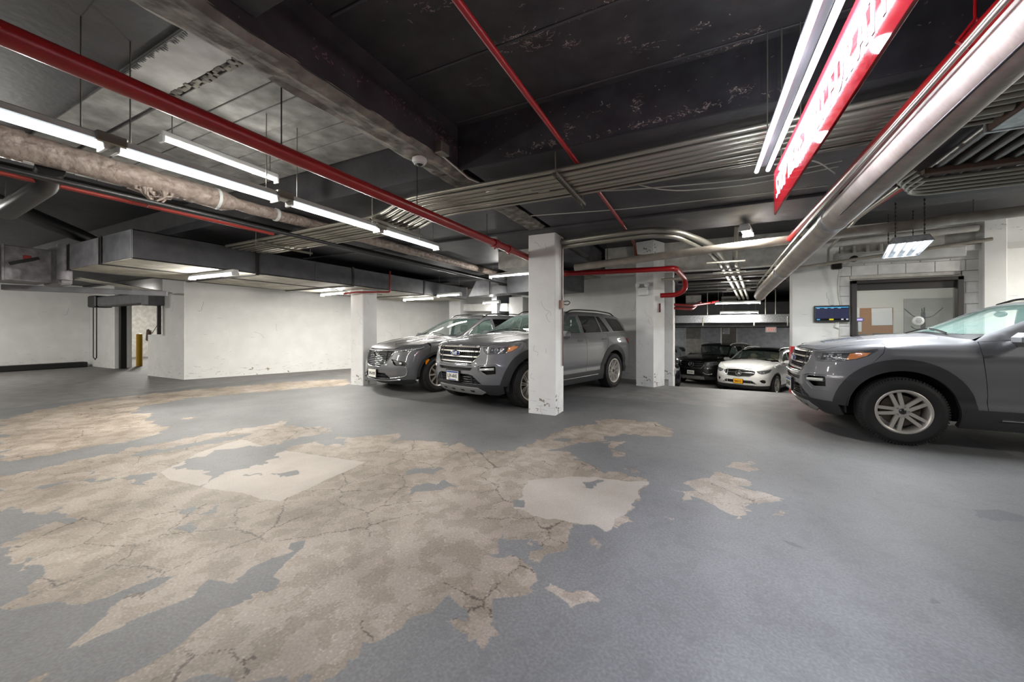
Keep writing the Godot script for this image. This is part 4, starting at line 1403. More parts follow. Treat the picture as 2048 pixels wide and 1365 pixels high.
func room_materials() -> void:
	var grain := noise_tex(0.05, Color(0.2, 0.2, 0.2), Color(0.8, 0.8, 0.8), 512, 21, 5)
	M.grain = grain
	M.white_paint = tri_mat(noise_tex(0.012, Color(0.80, 0.80, 0.79), Color(0.90, 0.90, 0.89), 512, 5), 0.5, 0.7, grain, 0.15)
	M.wall_white = uv_mat(scuffed_paint(1024, 768, Vector2(4, 3), Color(0.88, 0.88, 0.87), 120, 6, 5, 31), Vector2(0.25, 1.0 / 3.0))
	M.column_white = uv_mat(scuffed_paint(768, 1024, Vector2(2.25, 3), Color(0.87, 0.87, 0.865), 50, 30, 16, 57), Vector2(1.0 / 2.25, 1.0 / 3.0))
	M.dirty_white = tri_mat(noise_tex(0.015, Color(0.72, 0.71, 0.68), Color(0.86, 0.85, 0.83), 512, 8, 4), 0.5, 0.8, grain, 0.1)
	M.black_ceiling = tri_mat(noise_tex(0.01, Color(0.20, 0.198, 0.21), Color(0.265, 0.262, 0.275), 512, 9, 5), 0.4, 0.6, grain, 0.25)
	M.raw_concrete = tri_mat(noise_tex(0.02, Color(0.30, 0.29, 0.27), Color(0.62, 0.60, 0.56), 512, 10, 6), 0.45, 0.85, noise_tex(0.02, Color.BLACK, Color.WHITE, 512, 11, 6), 2.0)
	M.board_concrete = tri_mat(noise_tex(0.014, Color(0.46, 0.46, 0.45), Color(0.66, 0.66, 0.645), 512, 12, 5), 0.45, 0.85, grain, 0.4)
	M.board_pale = tri_mat(noise_tex(0.014, Color(0.66, 0.66, 0.65), Color(0.80, 0.80, 0.79), 512, 13, 5), 0.45, 0.85, grain, 0.3)
	M.soffit = tri_mat(noise_tex(0.012, Color(0.50, 0.49, 0.45), Color(0.68, 0.66, 0.61), 512, 14, 5), 0.4, 0.85, grain, 0.3)
	M.far_grey = tri_mat(noise_tex(0.012, Color(0.40, 0.41, 0.43), Color(0.50, 0.51, 0.53), 512, 16, 4), 0.4, 0.8, grain, 0.2)
	M.red_pipe = mat(Color(0.55, 0.05, 0.07), 0.34)
	M.red_pipe_old = mat(Color(0.56, 0.16, 0.12), 0.5)
	M.black_pipe = mat(Color(0.11, 0.11, 0.115), 0.4)
	M.white_pipe = tri_mat(noise_tex(0.02, Color(0.55, 0.52, 0.48), Color(0.68, 0.655, 0.61), 256, 18, 4), 0.8, 0.5, grain, 0.2)
	M.wrap = tri_mat(noise_tex(0.03, Color(0.48, 0.42, 0.39), Color(0.68, 0.63, 0.59), 256, 19, 5), 1.2, 0.5, noise_tex(0.03, Color.BLACK, Color.WHITE, 256, 20, 5), 2.0)
	M.conduit = mat(Color(0.58, 0.57, 0.53), 0.36, 0.7)
	M.conduit_dark = mat(Color(0.26, 0.255, 0.25), 0.4, 0.5)
	M.galvanised = tri_mat(noise_tex(0.06, Color(0.55, 0.56, 0.57), Color(0.74, 0.75, 0.76), 256, 22, 4), 1.0, 0.36)
	M.galvanised.metallic = 0.75
	M.duct_dark = tri_mat(noise_tex(0.02, Color(0.29, 0.292, 0.305), Color(0.37, 0.375, 0.39), 256, 23, 4), 0.6, 0.55, grain, 0.1)
	M.duct_grey = tri_mat(noise_tex(0.02, Color(0.46, 0.46, 0.48), Color(0.60, 0.60, 0.62), 256, 24, 4), 0.6, 0.5, grain, 0.1)
	M.duct_grimy = tri_mat(noise_tex(0.025, Color(0.38, 0.37, 0.385), Color(0.58, 0.57, 0.59), 256, 25, 5), 0.8, 0.5, grain, 0.2)
	M.strap = mat(Color(0.06, 0.06, 0.065), 0.5)
	M.fitting = mat(Color(0.82, 0.83, 0.82), 0.4)
	M.fitting_grey = mat(Color(0.45, 0.45, 0.48), 0.5)
	M.tube = glow(Color(0.93, 0.97, 1.0), 5.0)
	M.tube_soft = glow(Color(0.95, 0.98, 1.0), 2.2)
	M.sign_red = mat(Color(0.52, 0.10, 0.12), 0.05, 0.0, 0.35)
	M.safety_red = mat(Color(0.80, 0.03, 0.02), 0.4)
	M.yellow = mat(Color(0.80, 0.62, 0.06), 0.5)
	M.frame_dark = mat(Color(0.19, 0.175, 0.17), 0.45)
	M.cork = tri_mat(noise_tex(0.12, Color(0.52, 0.33, 0.13), Color(0.70, 0.48, 0.22), 256, 26, 3), 2.0, 0.9)
	M.paper = mat(Color(0.86, 0.87, 0.88), 0.7)
	M.cable_white = mat(Color(0.75, 0.75, 0.72), 0.5)
	M.cable_black = mat(Color(0.05, 0.05, 0.05), 0.5)
	M.wood_brown = mat(Color(0.30, 0.22, 0.17), 0.8)
	var g := mat(Color(0.9, 0.95, 0.95, 0.06), 0.0)
	g.transparency = BaseMaterial3D.TRANSPARENCY_ALPHA
	M.pane = g
	M.office_wall = mat(Color(0.82, 0.82, 0.80), 0.8)
	M.floor_plain = tri_mat(noise_tex(0.01, Color(0.385, 0.38, 0.375), Color(0.475, 0.465, 0.455), 1024, 27, 6), 0.22, 0.62, noise_tex(0.15, Color(0.3, 0.3, 0.3), Color(0.7, 0.7, 0.7), 512, 28, 4), 0.25)
	M.exit_red = glow(Color(0.9, 0.08, 0.06), 0.7)
	M.beige = mat(Color(0.66, 0.56, 0.51), 0.6)
	M.beige_dark = mat(Color(0.42, 0.34, 0.31), 0.6)
	M.rust = mat(Color(0.42, 0.17, 0.08), 0.8)

# outlines on the floor, metres (x, z): 0 grey coat, 1 bare concrete, 2 pale repair, 3 dark stain
const FLOOR_SHAPES := [
	[1, 1.00, [[-9.31,-1.68],[-9.96,-2.32],[-10.32,-3.1],[-10.0,-4.51],[-9.52,-5.89],[-8.53,-7.23],[-7.55,-6.4],[-8.51,-4.73],[-8.94,-3.87],[-8.69,-3.04],[-7.52,-2.75],[-6.59,-2.55],[-6.16,-2.35],[-6.19,-1.82],[-6.25,-1.54],[-6.34,-1.15]]],
	[1, 1.00, [[-5.66,-1.02],[-5.78,-1.43],[-5.74,-1.99],[-5.68,-2.56],[-5.49,-3.05],[-5.48,-3.5],[-5.07,-3.41],[-4.54,-3.6],[-4.3,-3.37],[-4.36,-3.0],[-4.08,-3.03],[-4.03,-3.34],[-3.68,-3.45],[-3.51,-3.79],[-3.3,-3.41],[-3.0,-3.67],[-2.45,-3.67],[-2.25,-3.52],[-1.86,-3.76],[-1.8,-4.02],[-1.74,-4.35],[-1.54,-5.05],[-1.19,-5.79],[-0.62,-5.81],[-0.35,-5.71],[-0.34,-5.05],[-0.94,-5.04],[-1.1,-4.37],[-0.87,-4.67],[-0.8,-4.15],[-0.95,-3.52],[-0.67,-3.73],[-0.47,-3.59],[-0.41,-3.56],[-0.46,-3.17],[-0.54,-2.58],[-0.75,-2.58],[-0.81,-2.19],[-0.83,-1.96],[-0.79,-1.78],[-0.85,-1.71],[-0.8,-1.62],[-0.87,-1.53],[-0.85,-1.33],[-0.94,-1.3],[-1.06,-1.55],[-1.2,-1.51],[-1.22,-1.4],[-1.26,-1.28],[-1.23,-1.19],[-1.29,-1.08],[-1.3,-0.97],[-2.05,-0.6],[-1.95,-0.56],[-2.13,-0.47],[-2.4,-0.57],[-2.46,-0.62],[-2.5,-0.72],[-2.54,-0.89],[-2.65,-0.97],[-2.67,-0.91],[-2.77,-0.72],[-2.86,-0.62],[-3.01,-0.64],[-3.09,-0.7],[-3.29,-0.65],[-3.4,-0.67],[-3.42,-0.73],[-3.5,-0.75],[-3.61,-0.65]]],
	[2, 0.15, [[-4.21,-1.69],[-2.96,-1.85],[-3.03,-2.79],[-4.34,-2.63],[-5.04,-2.69],[-4.9,-2.21],[-4.54,-1.73]]],
	[2, 0.40, [[-1.26,-2.54],[-1.39,-3.1],[-0.86,-3.43],[-0.41,-3.56],[-0.46,-3.17],[-0.54,-2.58],[-0.75,-2.58],[-1.01,-2.53]]],
	[0, 1.00, [[-4.75,-0.86],[-4.48,-0.9],[-4.29,-1.0],[-4.32,-1.07],[-4.09,-1.1],[-3.96,-1.04],[-4.06,-0.95],[-4.07,-0.87],[-3.99,-0.74],[-3.97,-0.72]]],
	[0, 1.00, [[-2.19,-0.51],[-2.36,-0.59],[-2.33,-0.75],[-2.29,-0.93],[-2.31,-0.99],[-2.25,-1.17],[-2.23,-1.46],[-2.2,-1.5],[-2.08,-1.4],[-2.05,-1.2],[-2.01,-0.99],[-2.04,-0.83],[-2.03,-0.71],[-2.04,-0.59]]],
	[0, 1.00, [[-4.64,-1.79],[-4.71,-2.08],[-4.87,-2.27],[-4.59,-2.56],[-4.43,-2.77],[-4.41,-2.97],[-4.51,-3.58],[-4.29,-3.25],[-4.13,-2.69],[-3.9,-2.36],[-3.97,-1.99],[-3.89,-1.77],[-4.08,-1.9],[-4.34,-1.98],[-4.54,-1.88]]],
	[0, 1.00, [[-4.63,-1.5],[-4.81,-1.61],[-4.62,-1.76],[-4.5,-1.7],[-4.32,-1.56],[-4.5,-1.49]]],
	[0, 1.00, [[-4.98,-1.06],[-5.04,-1.12],[-5.05,-1.23],[-4.94,-1.19],[-4.87,-1.09]]],
	[0, 1.00, [[-5.43,-1.86],[-5.45,-2.22],[-5.32,-2.67],[-5.2,-2.89],[-5.05,-2.78],[-5.22,-2.35],[-5.23,-1.95]]],
	[0, 1.00, [[-6.27,-1.53],[-6.18,-1.86],[-6.06,-2.46],[-5.97,-2.93],[-5.85,-2.84],[-5.93,-2.17],[-6.05,-1.64]]],
	[0, 1.00, [[-3.43,-2.19],[-3.51,-2.29],[-3.46,-2.36],[-3.34,-2.27],[-3.33,-2.15]]],
	[0, 1.00, [[-3.79,-2.04],[-3.83,-2.11],[-3.72,-2.14],[-3.64,-2.02]]],
	[0, 1.00, [[-3.25,-1.35],[-3.3,-1.43],[-3.21,-1.45],[-3.19,-1.4],[-3.06,-1.33],[-3.11,-1.31]]],
	[0, 1.00, [[-3.49,-1.46],[-3.45,-1.52],[-3.36,-1.47],[-3.42,-1.43]]],
	[0, 1.00, [[-3.38,-1.53],[-3.34,-1.59],[-3.23,-1.53],[-3.3,-1.51]]],
	[0, 1.00, [[-2.2,-2.41],[-2.17,-2.59],[-1.98,-2.7],[-1.91,-2.64],[-2.04,-2.49],[-2.13,-2.37]]],
	[0, 1.00, [[-2.47,-2.7],[-2.47,-2.84],[-2.29,-3.0],[-2.23,-2.88],[-2.36,-2.72]]],
	[0, 1.00, [[-4.08,-3.03],[-3.99,-3.3],[-3.76,-3.13],[-3.85,-2.95]]],
	[0, 1.00, [[-1.09,-2.17],[-1.05,-2.33],[-0.89,-2.15],[-0.9,-1.93],[-1.06,-1.9],[-1.1,-1.99]]],
	[0, 1.00, [[-2.65,-0.97],[-2.66,-1.01],[-2.58,-1.0],[-2.6,-0.97]]],
	[0, 1.00, [[-5.12,-1.39],[-5.19,-1.47],[-5.08,-1.46],[-5.04,-1.39]]],
	[0, 1.00, [[-4.91,-1.3],[-4.87,-1.35],[-4.79,-1.31]]],
	[0, 1.00, [[-4.81,-1.44],[-4.76,-1.51],[-4.67,-1.47]]],
	[0, 1.00, [[-1.47,-3.9],[-1.43,-4.28],[-1.12,-4.49],[-0.9,-4.39],[-0.77,-3.9],[-0.9,-3.58],[-1.07,-3.76],[-1.21,-3.95]]],
	[0, 1.00, [[-1.61,-4.36],[-1.44,-4.5],[-1.41,-4.32],[-1.54,-4.26]]],
	[0, 1.00, [[-1.23,-2.6],[-1.16,-2.65],[-1.12,-2.61],[-1.18,-2.56]]],
	[0, 1.00, [[-0.88,-3.24],[-0.72,-3.39],[-0.72,-3.31],[-0.82,-3.19]]],
	[1, 1.00, [[-0.13,-3.23],[-0.12,-3.5],[-0.0,-3.79],[0.1,-4.02],[0.3,-4.04],[0.4,-3.99],[0.36,-3.79],[0.43,-3.77],[0.51,-3.7],[0.35,-3.52],[0.3,-3.36],[0.2,-3.24],[0.08,-3.25],[-0.02,-3.36]]],
	[1, 1.00, [[0.23,-4.21],[0.34,-4.45],[0.46,-4.61],[0.44,-4.35],[0.36,-4.2]]],
	[1, 1.00, [[-0.66,-1.84],[-0.64,-1.88],[-0.52,-1.93],[-0.5,-1.9],[-0.55,-1.79],[-0.61,-1.79]]],
	[1, 1.00, [[-0.16,-2.88],[-0.13,-2.93],[-0.09,-2.91],[-0.11,-2.85]]],
	[1, 1.00, [[-0.66,-3.7],[-0.54,-3.79],[-0.51,-3.7],[-0.61,-3.63]]],
	[1, 1.00, [[0.43,-3.38],[0.54,-3.47],[0.55,-3.42],[0.46,-3.35]]],
	[1, 1.00, [[-0.66,-2.45],[-0.61,-2.49],[-0.54,-2.41],[-0.59,-2.34]]],
	[1, 1.00, [[-7.01,-2.91],[-7.01,-3.03],[-6.84,-3.09],[-6.74,-2.92]]],
	[1, 1.00, [[-8.96,-2.63],[-9.08,-2.91],[-8.92,-3.12],[-8.64,-2.83]]],
	[3, 0.50, [[1.8,-4.07],[1.92,-4.12],[2.09,-4.09],[2.02,-3.95],[1.9,-3.92],[1.82,-3.94]]],
	[3, 0.50, [[1.05,-2.65],[1.09,-2.67],[1.09,-2.64],[1.04,-2.61]]],
	[3, 0.50, [[0.47,-2.95],[0.52,-2.96],[0.54,-2.9],[0.49,-2.9]]]]

# ------------------------------------------------------------------ computed textures (colour and grain of matter only)
func rough_outline(p: Array, rough: float, sd: int) -> PackedVector2Array:
	var f := FastNoiseLite.new()
	f.seed = sd
	f.frequency = 2.2
	f.fractal_octaves = 5
	f.fractal_gain = 0.62
	var out := PackedVector2Array()
	for i in p.size():
		var a := Vector2(p[i][0], p[i][1])
		var b := Vector2(p[(i + 1) % p.size()][0], p[(i + 1) % p.size()][1])
		var n := maxi(2, int(a.distance_to(b) / 0.025))
		var o := (b - a).orthogonal().normalized()
		for k in n:
			var q := a.lerp(b, float(k) / n)
			out.append(q + Vector2(f.get_noise_2d(q.x, q.y), f.get_noise_2d(q.x + 50.0, q.y)) * 0.22 * rough)
	return out

func fill_outline(mask: PackedByteArray, w: int, h: int, poly: PackedVector2Array, val: int) -> void:
	var lo := 1e9
	var hi := -1e9
	for p in poly:
		lo = minf(lo, p.y)
		hi = maxf(hi, p.y)
	var m := poly.size()
	for y in range(maxi(0, int(lo)), mini(h - 1, int(hi)) + 1):
		var xs := []
		var yy := y + 0.5
		for i in m:
			var a := poly[i]
			var b := poly[(i + 1) % m]
			if (a.y <= yy) != (b.y <= yy):
				xs.append(a.x + (yy - a.y) * (b.x - a.x) / (b.y - a.y))
		xs.sort()
		for k in range(0, xs.size() - 1, 2):
			for x in range(clampi(int(ceil(xs[k])), 0, w), clampi(int(ceil(xs[k + 1])), 0, w)):
				mask[y * w + x] = val

func noise_bytes(w: int, h: int, freq: float, sd: int, oct := 4, type := FastNoiseLite.TYPE_SIMPLEX, ret := -1, warp := 0.0) -> PackedByteArray:
	var f := FastNoiseLite.new()
	f.seed = sd
	f.noise_type = type
	f.frequency = freq
	f.fractal_octaves = oct
	if oct <= 1: f.fractal_type = FastNoiseLite.FRACTAL_NONE
	if ret >= 0: f.cellular_return_type = ret
	if warp > 0.0:
		f.domain_warp_enabled = true
		f.domain_warp_amplitude = warp
		f.domain_warp_frequency = freq * 2.0
	return f.get_image(w, h, false, false, true).get_data()

const FLOOR_RECT := Rect2(-10.5, -7.5, 13.5, 7.2)

func floor_textures() -> Array:
	var w := 2048
	var h := 1092
	var s := w / FLOOR_RECT.size.x
	var mask := PackedByteArray()
	mask.resize(w * h)
	var k := 0
	for sh in FLOOR_SHAPES:
		k += 1
		var p := rough_outline(sh[2], sh[1], 40 + k)
		for i in p.size():
			p[i] = (p[i] - FLOOR_RECT.position) * s
		fill_outline(mask, w, h, p, sh[0])
	var big := noise_bytes(w, h, 0.006, 3, 5)
	var fine := noise_bytes(w, h, 0.33, 4, 3)
	var mid := noise_bytes(w, h, 0.035, 6, 4)
	var cell := noise_bytes(w, h, 0.017, 9, 1, FastNoiseLite.TYPE_CELLULAR, FastNoiseLite.RETURN_DISTANCE2_SUB, 14.0)
	var where := noise_bytes(w, h, 0.004, 12, 2)
	var flake := noise_bytes(w, h, 0.028, 15, 5, FastNoiseLite.TYPE_SIMPLEX, -1, 20.0)
	var rgb := PackedByteArray()
	rgb.resize(w * h * 3)
	var hgt := PackedByteArray()
	hgt.resize(w * h)
	for i in w * h:
		var m := mask[i]
		var b := big[i] - 128
		var f := fine[i] - 128
		var r := 0
		var g := 0
		var bl := 0
		var z := 128
		if m == 0:
			r = 96 + b / 16 + f / 9
			g = r
			bl = r
			z = 150 + f / 4
			if mid[i] > 176 and fine[i] > 150:
				r -= 12; g -= 12; bl -= 12
		elif m == 2:
			r = 146 + b / 8 + f / 14
			g = r - 8
			bl = r - 17
			z = 128 + f / 10
		elif m == 3:
			r = 78 + f / 12
			g = r
			bl = r + 2
			z = 140
		else:
			r = 131 + b / 6 + f / 9
			g = r - 10
			bl = r - 21
			z = 112 + f / 3
			if flake[i] > 142:
				r -= 12; g -= 12; bl -= 13
				z = 92 + f / 2
			elif flake[i] > 136:
				r -= 22; g -= 22; bl -= 22
				z = 96
			if cell[i] < 3 and where[i] > 112:
				r -= 50; g -= 49; bl -= 46
				z = 70
			if fine[i] > 205 and mid[i] > 120:
				r += 16; g += 15; bl += 13
		var j := i * 3
		rgb[j] = clampi(r, 0, 255)
		rgb[j + 1] = clampi(g, 0, 255)
		rgb[j + 2] = clampi(bl, 0, 255)
		hgt[i] = clampi(z, 0, 255)
	var im := Image.create_from_data(w, h, false, Image.FORMAT_RGB8, rgb)
	var ih := Image.create_from_data(w, h, false, Image.FORMAT_L8, hgt)
	return [ImageTexture.create_from_image(im), ImageTexture.create_from_image(ih)]

# dark ceiling paint with flaked spots; region in metres, spots [x, y, rx, ry, count]
func flaked_paint(size: Vector2, px: int, base: Color, spots: Array, sd: int, specks: int) -> ImageTexture:
	var w := px
	var h := int(px * size.y / size.x)
	var s := w / size.x
	var im := Image.create(w, h, false, Image.FORMAT_RGB8)
	var n1 := noise_bytes(w, h, 0.01, sd, 5)
	var dat := PackedByteArray()
	dat.resize(w * h * 3)
	for i in w * h:
		var d := (n1[i] - 128) / 14
		dat[i * 3] = clampi(int(base.r * 255) + d, 0, 255)
		dat[i * 3 + 1] = clampi(int(base.g * 255) + d, 0, 255)
		dat[i * 3 + 2] = clampi(int(base.b * 255) + d, 0, 255)
	im = Image.create_from_data(w, h, false, Image.FORMAT_RGB8, dat)
	var rg := RandomNumberGenerator.new()
	rg.seed = sd
	var blot := func(c: Vector2, r: float, col: Color) -> void:
		var x := int(c.x * s)
		var y := int(c.y * s)
		var go := rg.randf_range(-0.5, 0.5)
		var fx := float(x)
		var fy := float(y)
		for k in maxi(2, int(r * s * 1.8)):
			go += rg.randf_range(-0.7, 0.7)
			fx += cos(go)
			fy += sin(go) * 0.8
			var t := rg.randf_range(0.75, 1.1)
			im.fill_rect(Rect2i(int(fx), int(fy), rg.randi_range(1, 2), 1 if rg.randf() < 0.7 else 2).intersection(Rect2i(0, 0, w, h)), Color(col.r * t, col.g * t, col.b * t))
	for sp in spots:
		for k in int(sp[4] * 0.55):
			var a := rg.randf() * TAU
			var q := sqrt(rg.randf()) * (0.4 + 0.6 * rg.randf())
			var t := rg.randf_range(0.28, 0.72)
			var col := Color(t, t * 0.90, t * 0.86)
			if sp.size() > 5: col = Color(t * 0.85, t * 0.64, t * 0.64)
			blot.call(Vector2(sp[0] + cos(a) * q * sp[2], sp[1] + sin(a) * q * sp[3]), rg.randf_range(0.004, 0.035), col)
	for k in specks:
		var t := rg.randf_range(0.3, 0.7)
		blot.call(Vector2(rg.randf() * size.x, rg.randf() * size.y), rg.randf_range(0.002, 0.012), Color(t, t * 0.93, t * 0.9))
	return ImageTexture.create_from_image(im)

# white paint, 4 m x 3 m: scuffs, cracks and chips
func scuffed_paint(w: int, h: int, metres: Vector2, base: Color, scuffs: int, cracks: int, chips: int, sd: int) -> ImageTexture:
	var n1 := noise_bytes(w, h, 0.006, sd, 5)
	var n2 := noise_bytes(w, h, 0.12, sd + 1, 3)
	var dat := PackedByteArray()
	dat.resize(w * h * 3)
	var R := int(base.r * 255); var G := int(base.g * 255); var B := int(base.b * 255)
	for i in w * h:
		var d := (n1[i] - 128) / 22 + (n2[i] - 128) / 40
		dat[i * 3] = clampi(R + d, 0, 255)
		dat[i * 3 + 1] = clampi(G + d, 0, 255)
		dat[i * 3 + 2] = clampi(B + d, 0, 255)
	var im := Image.create_from_data(w, h, false, Image.FORMAT_RGB8, dat)
	var s := w / metres.x
	var rg := RandomNumberGenerator.new()
	rg.seed = sd
	var all := Rect2i(0, 0, w, h)
	for k in scuffs:
		var x := rg.randf() * w
		var y := h - absf(rg.randfn(0.0, 0.22)) * s - rg.randf() * 0.06 * s
		if rg.randf() < 0.14: y = rg.randf() * h
		var t := rg.randf_range(0.25, 0.62)
		var len := int(rg.randf_range(0.01, 0.12) * s)
		var slope := rg.randf_range(-0.12, 0.12)
		for i in len:
			if rg.randf() < 0.45:
				im.fill_rect(Rect2i(int(x + i), int(y + slope * i), 1 + rg.randi_range(0, 1), 1).intersection(all), Color(t, t * 0.97, t * 0.92))
	for k in cracks:
		var x := rg.randf() * w
		var y := rg.randf() * h
		var t := rg.randf_range(0.30, 0.55)
		var dirn := rg.randf_range(1.2, 1.9)
		for i in int(rg.randf_range(0.05, 0.35) * s):
			dirn += rg.randf_range(-0.5, 0.5)
			dirn = lerpf(dirn, 1.57, 0.08)
			x += cos(dirn)
			y += sin(dirn)
			im.fill_rect(Rect2i(int(x), int(y), 1, 1).intersection(all), Color(t, t, t))
	for k in chips:
		var x := int(rg.randf() * w)
		var y := int(h - absf(rg.randfn(0.0, 0.16)) * s)
		var t := rg.randf_range(0.45, 0.66)
		for i in int(rg.randf_range(20, 420)):
			x += rg.randi_range(-1, 1)
			y += rg.randi_range(-1, 1)
			im.fill_rect(Rect2i(x, y, rg.randi_range(1, 3), rg.randi_range(1, 2)).intersection(all), Color(t, t * 0.92, t * 0.82))
	return ImageTexture.create_from_image(im)

func uv_mat(tex: Texture2D, scale: Vector2, rough := 0.75, spec := 0.4) -> StandardMaterial3D:
	var m := mat(Color.WHITE, rough, 0.0, spec)
	m.albedo_texture = tex
	m.uv1_scale = Vector3(scale.x, scale.y, 1)
	return m

# wall from p0 to p1 (x, z), its face to the left of the way p0 -> p1 seen from above turned so that uv is metres
func wall_strip(mb: MB, p0: Vector2, p1: Vector2, y0: float, y1: float, thick: float) -> MB:
	var a := Vector3(p0.x, y0, p0.y)
	var b := Vector3(p1.x, y0, p1.y)
	var d := (b - a).normalized()
	var nn := Vector3(d.z, 0, -d.x)
	var up := Vector3(0, y1 - y0, 0)
	var L := (b - a).length()
	var back := -nn * thick
	mb.quad(a, b, b + up, a + up, nn, Vector2(0, -y0), Vector2(L, -y0), Vector2(L, -y1), Vector2(0, -y1))
	mb.quad(a + back, b + back, b + back + up, a + back + up, -nn, Vector2(0, -y0), Vector2(L, -y0), Vector2(L, -y1), Vector2(0, -y1))
	mb.quad(a + up, b + up, b + up + back, a + up + back, Vector3.UP, Vector2(0, -y1), Vector2(L, -y1), Vector2(L, -y1 + thick), Vector2(0, -y1 + thick))
	mb.quad(a, b, b + back, a + back, Vector3.DOWN, Vector2(0, -y0), Vector2(L, -y0), Vector2(L, -y0 + thick), Vector2(0, -y0 + thick))
	mb.quad(a, a + back, a + back + up, a + up, -d, Vector2(0, -y0), Vector2(thick, -y0), Vector2(thick, -y1), Vector2(0, -y1))
	mb.quad(b, b + back, b + back + up, b + up, d, Vector2(0, -y0), Vector2(thick, -y0), Vector2(thick, -y1), Vector2(0, -y1))
	return mb

func post(mb: MB, x0: float, x1: float, z0: float, z1: float, y0: float, y1: float, bev := 0.015) -> MB:
	# upright with uv in metres round its girth; z0 is the near side (larger z)
	var c := [Vector2(x0 + bev, z0), Vector2(x1 - bev, z0), Vector2(x1, z0 - bev), Vector2(x1, z1 + bev), Vector2(x1 - bev, z1), Vector2(x0 + bev, z1), Vector2(x0, z1 + bev), Vector2(x0, z0 - bev)]
	var u := 0.0
	for i in 8:
		var p: Vector2 = c[i]
		var q: Vector2 = c[(i + 1) % 8]
		var L := p.distance_to(q)
		var nn := Vector3(-(q - p).y, 0, (q - p).x).normalized()
		nn = Vector3((p + q).x * 0.5 - (x0 + x1) * 0.5, 0, (p + q).y * 0.5 - (z0 + z1) * 0.5).normalized() if nn.dot(Vector3((p + q).x * 0.5 - (x0 + x1) * 0.5, 0, (p + q).y * 0.5 - (z0 + z1) * 0.5)) == 0.0 else nn
		if nn.dot(Vector3((p + q).x * 0.5 - (x0 + x1) * 0.5, 0, (p + q).y * 0.5 - (z0 + z1) * 0.5)) < 0.0: nn = -nn
		mb.quad(Vector3(p.x, y0, p.y), Vector3(q.x, y0, q.y), Vector3(q.x, y1, q.y), Vector3(p.x, y1, p.y), nn, Vector2(u, -y0), Vector2(u + L, -y0), Vector2(u + L, -y1), Vector2(u, -y1))
		u += L
	return mb

func post_poly(mb: MB, c: Array, y0: float, y1: float) -> MB:
	# upright on any four corners (x, z)
	var mid := Vector2.ZERO
	for p in c: mid += (p as Vector2) / c.size()
	var u := 0.0
	for i in c.size():
		var p: Vector2 = c[i]
		var q: Vector2 = c[(i + 1) % c.size()]
		var L := p.distance_to(q)
		var nn := Vector3(-(q - p).y, 0, (q - p).x).normalized()
		if nn.dot(Vector3((p + q).x * 0.5 - mid.x, 0, (p + q).y * 0.5 - mid.y)) < 0.0: nn = -nn
		mb.quad(Vector3(p.x, y0, p.y), Vector3(q.x, y0, q.y), Vector3(q.x, y1, q.y), Vector3(p.x, y1, p.y), nn, Vector2(u, -y0), Vector2(u + L, -y0), Vector2(u + L, -y1), Vector2(u, -y1))
		u += L
	return mb

